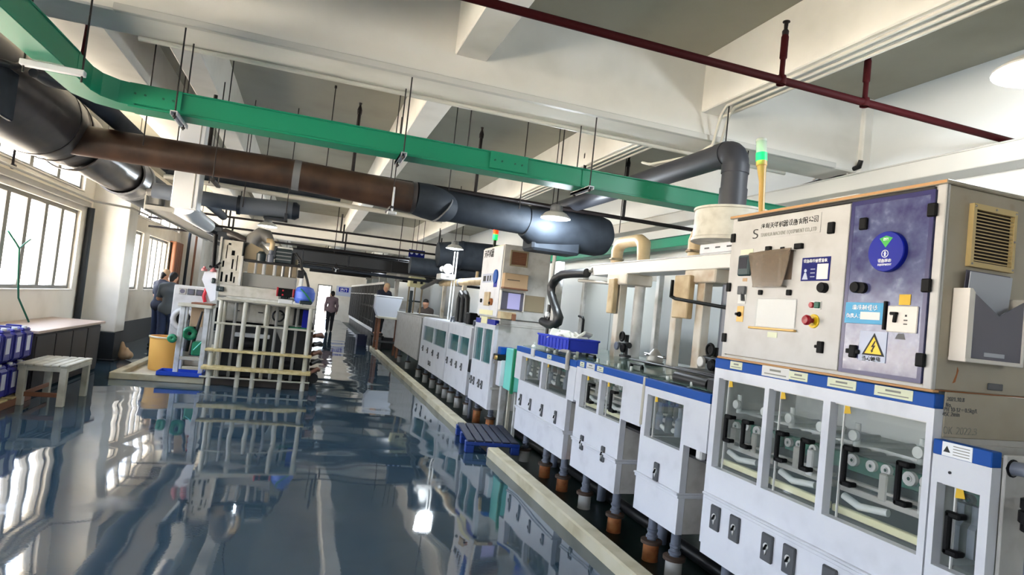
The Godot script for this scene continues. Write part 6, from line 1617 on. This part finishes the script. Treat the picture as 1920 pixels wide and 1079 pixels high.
	put(ba, "rim_ring", mb().tube(circle(Vector3(-2.12, .58, -11.75), .262, XP, ZP, 28), .014, 8, false), M["pvc_cream"])
	# white cabinet with gauges
	var wc := base("gauge_cabinet", "white cabinet with three dark square gauges beside the man in grey", "cabinet", Vector3(-1.95, .03, -12.8))
	put(wc, "body", mb().bb(-2.25, -1.6, .03, 1.46, -13.1, -12.5, .012), M["cabinet_front"])
	for k in 3:
		var g := put(wc, "gauge", mb().bb(-2.17 + k * .14, -2.05 + k * .14, 1.3, 1.41, -12.5, -12.485, .006), M["panel_grey" if k == 0 else "plate_grey"])
		put(g, "gauge_face", mb().lathe(Vector3(-2.11 + k * .14, 1.355, -12.485), [Vector2(0, .004), Vector2(.04, .004), Vector2(.04, 0)], 16, Basis(XP, ZP, Vector3(0, -1, 0))), M["holder_grey"])
	put(wc, "red_hose", mb().tube([Vector3(-1.72, 1.48, -12.48), Vector3(-1.75, 1.3, -12.45), Vector3(-1.72, 1.2, -12.46)], .03, 8), M["red_plastic"])
	var gf := base("round_blower", "pale round blower housing at the foot of the gauge cabinet", "blower", Vector3(-2.15, .5, -12.4))
	put(gf, "housing", mb().tube(circle(Vector3(-2.02, .86, -12.42), .17, XP, YP, 20), .05, 10, false), M["cabinet_front"])
	put(gf, "dark_mouth", mb().lathe(Vector3(-2.02, .86, -12.44), [Vector2(0, .02), Vector2(.15, .02), Vector2(.15, 0)], 20, Basis(XP, ZP, Vector3(0, -1, 0))), M["handle_black"])
	put(gf, "stand", mb().bb(-2.1, -1.94, .03, .7, -12.46, -12.38, .008), M["panel_grey"])
	# machines behind, by the windows
	for i in 3:
		var z := -14.2 - i * 1.7
		var q := base("tank_machine", ["cream machine body behind the perforated tower, first of three", "cream machine body further behind the tower, second of three", "cream machine body farthest behind the tower, last of three"][i], "machine", Vector3(-.9, 0, z))
		put(q, "body", mb().bb(-1.5, -.05, .1, 1.35, z - .75, z + .75, .015), M["machine_cream"])
		put(q, "rail", mb().bb(-1.5, -.05, 1.5, 1.56, z - .75, z + .75, .01), M["machine_side"])
		for x in [-1.4, -.15]:
			put(q, "upright", mb().bb(x - .03, x + .03, 1.35, 1.9, z - .03, z + .03, .005), M["machine_side"])
		put(q, "gear", mb().bb(-1.2, -.4, 1.35, 1.48, z - .4, z + .4, .02), M["motor_green"])

# ---------------------------------------------------------------- drums, bench, stool by the windows
func left_store() -> void:
	var pl := base("pallet", "low wooden pallet under the stacked blue drums", "pallet", Vector3(-3.2, 0, -8))
	for k in 5:
		put(pl, "board", mb().bb(-3.62, -2.9, .08, .1, -8.66 + k * .3, -8.46 + k * .3, .004), M["plank"])
	for x in [-3.58, -3.26, -2.94]:
		put(pl, "bearer", mb().bb(x - .04, x + .04, 0, .08, -8.68, -7.2, .004), M["wood_brown"])
	var labs := ["nearest the wooden stool", "second from the stool", "third from the stool", "at the near end"]
	var proto: Node3D
	var o3 := Vector3(-3.09, .1, -8.52)
	for layer in 2:
		for row in 2:
			for k in 4:
				var lab: String = "blue labelled drum, %s layer, %s row, %s" % [["bottom", "top"][layer], ["front", "window side"][row], labs[k]]
				var at := Vector3(-3.09 - row * .31, .1 + layer * .385, -8.52 + k * .255)
				if proto == null:
					proto = base("drum", lab, "drum", at, "stacked blue drums")
					var c := at
					put(proto, "body", mb().box(c + Vector3(0, .165, 0), Vector3(.29, .33, .235), .035), M["drum_blue"])
					put(proto, "shoulder", mb().box(c + Vector3(0, .335, 0), Vector3(.25, .04, .19), .018), M["drum_blue"])
					put(proto, "handle", mb().bar(c + Vector3(-.08, .372, 0), c + Vector3(.06, .372, 0), .03, .02, .006).bb(c.x - .09, c.x - .06, c.y + .34, c.y + .375, c.z - .015, c.z + .015, .004).bb(c.x + .05, c.x + .07, c.y + .34, c.y + .375, c.z - .015, c.z + .015, .004), M["drum_blue"])
					put(proto, "cap", mb().lathe(c + Vector3(.1, .35, .04), [Vector2(.026, 0), Vector2(.026, .025), Vector2(0, .025)], 14), M["white_plastic"])
					put(proto, "label", mb().bb(c.x + .145, c.x + .1475, c.y + .1, c.y + .27, c.z - .045, c.z + .05, 0), M["drum_label"])
					puts(proto, "rib", mb().bb(c.x + .142, c.x + .15, c.y + .04, c.y + .3, c.z - .095, c.z - .075, .003).bb(c.x + .142, c.x + .15, c.y + .04, c.y + .3, c.z + .075, c.z + .095, .003), M["drum_blue"])
				else:
					var d := copy(proto, lab)
					d.position = at
	# bench
	var b := base("bench", "dark cabinet bench with a brown worktop below the near windows", "bench", Vector3(-3.35, 0, -10.2))
	put(b, "worktop", mb().bb(-3.71, -2.98, .74, .775, -11.5, -8.9, .006), M["bench_top"])
	put(b, "body", mb().bb(-3.7, -3.03, 0.02, .74, -11.45, -8.95, .006), M["bench_body"])
	for k in 4:
		put(b, "door", mb().bb(-3.03, -3.015, .06, .7, -11.42 + k * .62, -10.83 + k * .62, .004), M["bench_body"])
	# stool
	var s := base("stool", "weathered low wooden stool with slatted top by the blue drums", "stool", Vector3(-2.64, 0, -8.68))
	for k in 6:
		put(s, "slat", mb().bb(-2.938 + k * .083, -2.866 + k * .083, .445, .47, -9.12, -8.25, .006), M["stool_wood"])
	puts(s, "apron", mb().bb(-2.92, -2.46, .39, .445, -8.3, -8.27, .004).bb(-2.92, -2.46, .39, .445, -9.1, -9.07, .004).bb(-2.93, -2.9, .39, .445, -9.1, -8.27, .004).bb(-2.48, -2.45, .39, .445, -9.1, -8.27, .004), M["stool_wood"])
	for x in [-2.88, -2.49]:
		for z in [-8.3, -9.06]:
			put(s, "leg", mb().bb(x - .035, x + .035, 0, .445, z - .035, z + .035, .005), M["stool_wood"])
	puts(s, "stretcher", mb().bb(-2.86, -2.5, .1, .15, -8.32, -8.29, .004).bb(-2.87, -2.85, .1, .15, -9.05, -8.3, .004), M["wood_brown"])
	# bag beside pillar
	single("paper_bag", "crumpled pale bag leaning on the dark pillar base", "bag", Vector3(-3.0, 0, -13.0), func(m: MB):
		var bl := [[Vector3(-3.02, .08, -13.0), Vector3(-2.92, .09, -12.95), .08, .07], [Vector3(-3.03, .1, -13.0), Vector3(-3.06, .3, -13.0), .075, .03], [Vector3(-2.95, .1, -12.98), Vector3(-2.97, .2, -12.97), .06, .03]]
		nets(m, bl, .02, .04), M["cardboard"])
	# hanging hose at the window and green notice
	single("hose", "thin green hose drooping from the near window to the bench", "hose", Vector3(-3.6, .8, -9.9), func(m: MB): m.tube([Vector3(-3.66, 1.95, -9.5), Vector3(-3.64, 1.82, -9.7), Vector3(-3.63, 1.75, -9.8), Vector3(-3.62, 1.4, -9.85), Vector3(-3.6, 1.1, -9.9), Vector3(-3.5, .78, -10.05)], .012, 8).tube([Vector3(-3.63, 1.75, -9.8), Vector3(-3.66, 1.86, -10.1), Vector3(-3.68, 1.9, -10.25)], .012, 8), M["tray_green_dark"])
	single("notice", "small dark green notice on the near window at the left edge", "sign", Vector3(-3.68, 1.7, -9.15), func(m: MB): m.bb(-3.75, -3.735, 1.66, 1.96, -9.3, -8.95, .003), M["tray_green_dark"])
	var vp := base("vertical_pipes", "pair of slim dark pipes on the far window wall beside the cabinets", "pipe", Vector3(-3.4, 0, -20.2))
	put(vp, "pipe", mb().tube([Vector3(-3.4, 0, -20.2), Vector3(-3.4, 3.5, -20.2)], .04, 10), M["navy_black"])
	put(vp, "pipe", mb().tube([Vector3(-3.25, 0, -20.4), Vector3(-3.25, 3.5, -20.4)], .03, 10), M["wood_brown"])
	var cu := base("curtain", "brown curtain hanging at the far end of the second window bay", "curtain", Vector3(-3.6, 1.2, -20))
	put(cu, "curtain_rail", mb().bb(-3.73, -3.56, 2.54, 2.57, -20.25, -19.3, .004), M["wood_brown"])
	for k in 7:
		put(cu, "fold", mb().tube([Vector3(-3.6 + .02 * (k % 2), 1.25, -19.4 - k * .13), Vector3(-3.6 + .02 * (k % 2), 2.55, -19.4 - k * .13)], .07, 10), M["wood_brown"])

# ---------------------------------------------------------------- things on the wet floor
func floor_things() -> void:
	# blue pallet across the kerb
	var p := base("pallet", "blue plastic pallet lying across the kerb gap beside the process pit", "pallet", Vector3(2.25, 0, -7.2))
	var B := Basis(YP, -.12)
	for k in 6:
		put(p, "deck_board", mb().box(Vector3(2.22, .135, -7.2) + B * Vector3(-.25 + k * .1, 0, 0), Vector3(.085, .022, 1.0), .005, B), M["pallet_top"])
	for z in [-.45, 0.0, .45]:
		put(p, "bearer", mb().box(Vector3(2.22, .105, -7.2) + B * Vector3(0, 0, z), Vector3(.62, .04, .1), .006, B), M["pallet_blue"])
		for x in [-.26, 0.0, .26]:
			put(p, "block", mb().box(Vector3(2.22, .042, -7.2) + B * Vector3(x, 0, z), Vector3(.1, .085, .1), .008, B), M["pallet_blue"])

# ---------------------------------------------------------------- people: smooth field of tapered capsules, meshed as surface nets
# a bone: [a, b, radius a, radius b]
func nets(b: MB, bones: Array, cell: float, k: float) -> void:
	var lo := Vector3.ONE * 1e9
	var hi := -lo
	for q in bones:
		var r := maxf(q[2], q[3]) + k + cell * 2.0
		for e in [q[0], q[1]]:
			lo = lo.min(e - Vector3.ONE * r)
			hi = hi.max(e + Vector3.ONE * r)
	var nx := int((hi.x - lo.x) / cell) + 2
	var ny := int((hi.y - lo.y) / cell) + 2
	var nz := int((hi.z - lo.z) / cell) + 2
	var f := PackedFloat32Array()
	f.resize(nx * ny * nz)
	f.fill(1.0)
	for q in bones:
		var pa: Vector3 = q[0]
		var ab: Vector3 = q[1] - pa
		var l2 := maxf(ab.length_squared(), 1e-9)
		var ra: float = q[2]
		var dr: float = q[3] - ra
		var r := maxf(q[2], q[3]) + k + cell * 1.5
		var mn := (pa.min(q[1]) - Vector3.ONE * r - lo) / cell
		var mx := (pa.max(q[1]) + Vector3.ONE * r - lo) / cell
		for z in range(maxi(0, int(mn.z)), mini(nz, int(mx.z) + 2)):
			for y in range(maxi(0, int(mn.y)), mini(ny, int(mx.y) + 2)):
				var at := (z * ny + y) * nx
				for x in range(maxi(0, int(mn.x)), mini(nx, int(mx.x) + 2)):
					var p := lo + Vector3(x, y, z) * cell
					var t := clampf((p - pa).dot(ab) / l2, 0.0, 1.0)
					var d := p.distance_to(pa + ab * t) - (ra + dr * t)
					var o := f[at + x]
					var h := maxf(k - absf(o - d), 0.0) / k
					f[at + x] = minf(o, d) - h * h * k * 0.25
	var ids := {}
	var vs := PackedVector3Array()
	var ns := PackedVector3Array()
	for z in nz - 1:
		for y in ny - 1:
			for x in nx - 1:
				var i := (z * ny + y) * nx + x
				var c := [f[i], f[i + 1], f[i + nx], f[i + nx + 1], f[i + nx * ny], f[i + nx * ny + 1], f[i + nx * ny + nx], f[i + nx * ny + nx + 1]]
				var m := 0
				for j in 8:
					if c[j] < 0.0: m |= 1 << j
				if m == 0 or m == 255: continue
				var s := Vector3.ZERO
				var cnt := 0
				for e in [[0, 1], [2, 3], [4, 5], [6, 7], [0, 2], [1, 3], [4, 6], [5, 7], [0, 4], [1, 5], [2, 6], [3, 7]]:
					var u: float = c[e[0]]
					var w: float = c[e[1]]
					if (u < 0.0) != (w < 0.0):
						var t := u / (u - w)
						var p0 := Vector3(e[0] & 1, (e[0] >> 1) & 1, e[0] >> 2)
						var p1 := Vector3(e[1] & 1, (e[1] >> 1) & 1, e[1] >> 2)
						s += p0.lerp(p1, t)
						cnt += 1
				ids[i] = vs.size()
				vs.append(lo + (Vector3(x, y, z) + s / cnt) * cell)
				ns.append(Vector3(c[1] + c[3] + c[5] + c[7] - c[0] - c[2] - c[4] - c[6], c[2] + c[3] + c[6] + c[7] - c[0] - c[1] - c[4] - c[5], c[4] + c[5] + c[6] + c[7] - c[0] - c[1] - c[2] - c[3]).normalized())
	var st := [1, nx, nx * ny]
	for i in ids:
		for a in 3:
			var j: int = i + st[a]
			if (f[i] < 0.0) == (f[j] < 0.0): continue
			var u: int = st[(a + 1) % 3]
			var w: int = st[(a + 2) % 3]
			if not (ids.has(i - u) and ids.has(i - w) and ids.has(i - u - w)): continue
			var q := [ids[i], ids[i - u], ids[i - u - w], ids[i - w]]
			b.tri(vs[q[0]], vs[q[1]], vs[q[2]], ns[q[0]], ns[q[1]], ns[q[2]])
			b.tri(vs[q[0]], vs[q[2]], vs[q[3]], ns[q[0]], ns[q[2]], ns[q[3]])

# five bent fingers and a palm at the end of a forearm
func hand_bones(wrist: Vector3, dir: Vector3, palm: Vector3, thumb: Vector3, curl: float) -> Array:
	var side := dir.cross(palm).normalized()
	if side.dot(thumb) < 0.0: side = -side
	var o := []
	var lens := [.070, .078, .072, .056]
	for k in 4:
		var s := side * (.030 - .020 * k)
		var a := wrist + dir * .02 + s * .6
		var kn := wrist + dir * (.088 - .004 * absf(k - 1)) + s
		o.append([a, kn, .013, .011])
		var d1 := (dir + palm * curl).normalized()
		var d2 := (dir + palm * curl * 2.6).normalized()
		var m: Vector3 = kn + d1 * lens[k] * .5
		o.append([kn, m, .0095, .0085])
		o.append([m, m + d2 * lens[k] * .5, .0085, .007])
	var tb := wrist + dir * .025 + side * .022
	var tm := tb + (dir * .6 + side * .75 + palm * .3).normalized() * .045
	o.append([tb, tm, .013, .011])
	o.append([tm, tm + (dir * .9 + side * .25 + palm * .4).normalized() * .035, .010, .008])
	return o

# pose: "walk", "work" (both hands forward at waist height), "lean" (bent over, one arm reaching)
func person(label: String, at: Vector3, turn: float, pose: String, height: float, shirt: String, legs: String, cap := "", short_sleeve := true) -> Node3D:
	var t := base("person", label, "person", at)
	org = Vector3.ZERO
	var sc := height / 1.70
	var J := {
		hip = Vector3(0, .93, 0), waist = Vector3(0, 1.08, .005), chest = Vector3(0, 1.28, 0), neck = Vector3(0, 1.43, -.01), head = Vector3(0, 1.57, .015),
		hl = Vector3(-.09, .90, 0), hr = Vector3(.09, .90, 0), kl = Vector3(-.10, .49, .02), kr = Vector3(.10, .49, .02), al = Vector3(-.10, .08, -.02), ar = Vector3(.10, .08, -.02),
		sl = Vector3(-.18, 1.38, 0), sr = Vector3(.18, 1.38, 0), el = Vector3(-.235, 1.11, -.02), er = Vector3(.235, 1.11, -.02), wl = Vector3(-.24, .87, .06), wr = Vector3(.24, .87, .06)}
	if pose == "walk":
		J.kl = Vector3(-.09, .49, .10); J.al = Vector3(-.09, .08, .12)
		J.kr = Vector3(.09, .49, -.02); J.ar = Vector3(.09, .10, -.18)
	elif pose == "work":
		J.el = Vector3(-.25, 1.12, .04); J.er = Vector3(.25, 1.12, .04)
		J.wl = Vector3(-.16, 1.06, .26); J.wr = Vector3(.16, 1.06, .26)
		J.head = Vector3(0, 1.56, .04)
	elif pose == "lean":
		J.chest = Vector3(0, 1.25, .13); J.neck = Vector3(0, 1.38, .2); J.head = Vector3(0, 1.49, .28)
		J.sl = Vector3(-.18, 1.33, .17); J.sr = Vector3(.18, 1.33, .17)
		J.el = Vector3(-.25, 1.1, .28); J.er = Vector3(.24, 1.12, .3)
		J.wl = Vector3(-.2, 1.02, .5); J.wr = Vector3(.16, 1.0, .48)
	var torso := [[J.hip, J.waist, .125, .115], [J.waist, J.chest, .115, .13], [J.hl, J.hr, .10, .10], [J.chest + Vector3(-.07, 0, 0), J.chest + Vector3(.07, 0, 0), .115, .115], [J.chest, J.neck, .10, .06], [J.neck, J.sl, .06, .058], [J.neck, J.sr, .06, .058]]
	var up := (J.head - J.neck).normalized() as Vector3
	var fw := up.cross(Vector3(1, 0, 0)).normalized() * -1.0
	if fw.z < 0.0: fw = -fw
	var H: Vector3 = J.head
	var head := [[J.neck, H, .056, .056], [H - up * .0, H + up * .06 - fw * .012, .078, .084], [H - up * .05 + fw * .035, H + up * .02 + fw * .02, .052, .066], [H + fw * .085 + up * .012, H + fw * .1 - up * .018, .010, .015], [H + fw * .075 - up * .048 + Vector3(-.018, 0, 0), H + fw * .075 - up * .048 + Vector3(.018, 0, 0), .012, .012], [H + fw * .066 - up * .088, H + fw * .07 - up * .08, .02, .02]]
	for s in [-1.0, 1.0]:
		head.append([H + Vector3(.082 * s, 0, 0) + up * .022, H + Vector3(.084 * s, 0, 0) - up * .02, .016, .011])
		head.append([H + Vector3(.018 * s, 0, 0) + up * .034 + fw * .078, H + Vector3(.045 * s, 0, 0) + up * .034 + fw * .068, .012, .012])
	var arms := [[J.sl, J.el, .052, .042], [J.el, J.wl, .041, .028], [J.sr, J.er, .052, .042], [J.er, J.wr, .041, .028]]
	var legb := [[J.hl, J.kl, .088, .060], [J.kl, J.al, .058, .040], [J.hr, J.kr, .088, .060], [J.kr, J.ar, .058, .040], [J.al, J.al + Vector3(-.01, -.04, .15), .042, .032], [J.ar, J.ar + Vector3(.01, -.04, .15), .042, .032]]
	var b := mb()
	nets(b, torso + head + arms + legb, .018, .035)
	for s in [0, 1]:
		var e: Vector3 = J.el if s == 0 else J.er
		var w: Vector3 = J.wl if s == 0 else J.wr
		var d := (w - e).normalized()
		var inw := Vector3(1 if s == 0 else -1, 0, 0)
		var palm := (inw - d * inw.dot(d)).normalized()
		nets(b, [[w - d * .05, w + d * .02, .029, .026]] + hand_bones(w, d, palm, Vector3(0, .3, 1) if pose == "walk" else Vector3(0, 1, 0), .35), .0055, .008)
	var body := put(t, "body", b, M["skin"])
	var hb := mb()
	var crown := H + up * .045 - fw * .012
	nets(hb, [[crown, crown + up * .03, .087, .084], [H - fw * .05 + up * .02, H - fw * .045 - up * .045, .062, .05]], .014, .03)
	put(t, "hair", hb, M["hair"])
	for s in [-1.0, 1.0]:
		put(t, "eye", mb().lathe(H + Vector3(.032 * s, 0, 0) + up * .012 + fw * .078, [Vector2(0, -.01), Vector2(.009, -.005), Vector2(.011, 0), Vector2(.009, .005), Vector2(0, .01)], 10), M["lens_dark"])
	# clothes: the same bones, a little fatter
	var sb := []
	for q in torso: sb.append([q[0], q[1], q[2] + .014, q[3] + .014])
	sb[0] = [J.hip - Vector3(0, .02, 0), J.waist, .142, .13]
	sb.append([(J.hl as Vector3) + Vector3(.015, .03, 0), (J.hr as Vector3) + Vector3(-.015, .03, 0), .137, .137])
	sb[4] = [J.chest, (J.chest as Vector3).lerp(J.neck, .7), .115, .075]
	for s in [["sl", "el", "wl"], ["sr", "er", "wr"]]:
		var S: Vector3 = J[s[0]]; var E: Vector3 = J[s[1]]; var W: Vector3 = J[s[2]]
		if short_sleeve:
			sb.append([S, S.lerp(E, .72), .066, .066])
		else:
			sb.append([S, E, .066, .056]); sb.append([E, E.lerp(W, .92), .056, .044])
	var sh := mb()
	nets(sh, sb, .018, .035)
	put(t, "shirt", sh, M[shirt])
	var lb := []
	for q in 4: lb.append([legb[q][0], legb[q][1] if q % 2 == 0 else (legb[q][1] as Vector3) + Vector3(0, -.01, 0), legb[q][2] + .014, legb[q][3] + .016])
	lb.append([J.hl, J.hr, .118, .118])
	lb.append([J.hip + Vector3(0, -.02, 0), J.hip + Vector3(0, .05, 0), .132, .128])
	var tr := mb()
	nets(tr, lb, .018, .035)
	put(t, "trousers", tr, M[legs])
	for s in [J.al, J.ar]:
		var so := mb()
		nets(so, [[s + Vector3(0, -.035, -.03), s + Vector3(0, -.04, .15), .045, .038]], .014, .02)
		put(t, "shoe", so, M["shoe"])
	if cap:
		var cb := mb()
		nets(cb, [[crown + up * .012, crown + up * .035, .092, .088], [crown + fw * .07 - up * .005, crown + fw * .14 - up * .015, .03, .02]], .014, .02)
		put(t, "cap", cb, M[cap])
	t.rotation.y = turn
	t.scale = Vector3.ONE * sc
	return t

func people() -> void:
	person("man in grey T-shirt and jeans standing with his back turned beside the white gauge cabinet", Vector3(-2.72, 0, -14.8), PI - .25, "work", 1.68, "shirt_grey", "jeans")
	person("man in navy top half hidden behind the man in grey by the windows", Vector3(-3.05, 0, -15.6), PI * .75, "work", 1.72, "shirt_navy", "jeans", "cap_tan")
	person("person in a dusty pink grey shirt and dark trousers walking down the far aisle", Vector3(1.04, 0, -27.2), PI, "walk", 1.68, "shirt_pink", "trousers_dark", "", false)
	var st := base("step_stool", "dark step platform under the capped worker at the far line", "step", Vector3(2.35, 0, -20.3))
	put(st, "step_top", mb().bb(2.05, 2.46, .38, .42, -20.7, -20.0, .008), M["near_black"])
	for x in [2.1, 2.42]:
		put(st, "step_side", mb().bb(x - .02, x + .02, 0 if x < 2.12 else -.1, .38, -20.65, -20.05, .006), M["near_black"])
	person("capped worker in dark clothes leaning over the far line behind the pale bin", Vector3(2.27, .42, -20.4), .4, "lean", 1.75, "shirt_navy", "trousers_dark", "cap_tan", false)
	person("dark haired worker whose face shows over the machine tops left of the duct posts", Vector3(3.6, -.1, -19.5), -.7, "work", 1.82, "shirt_brown", "trousers_dark", "", false)
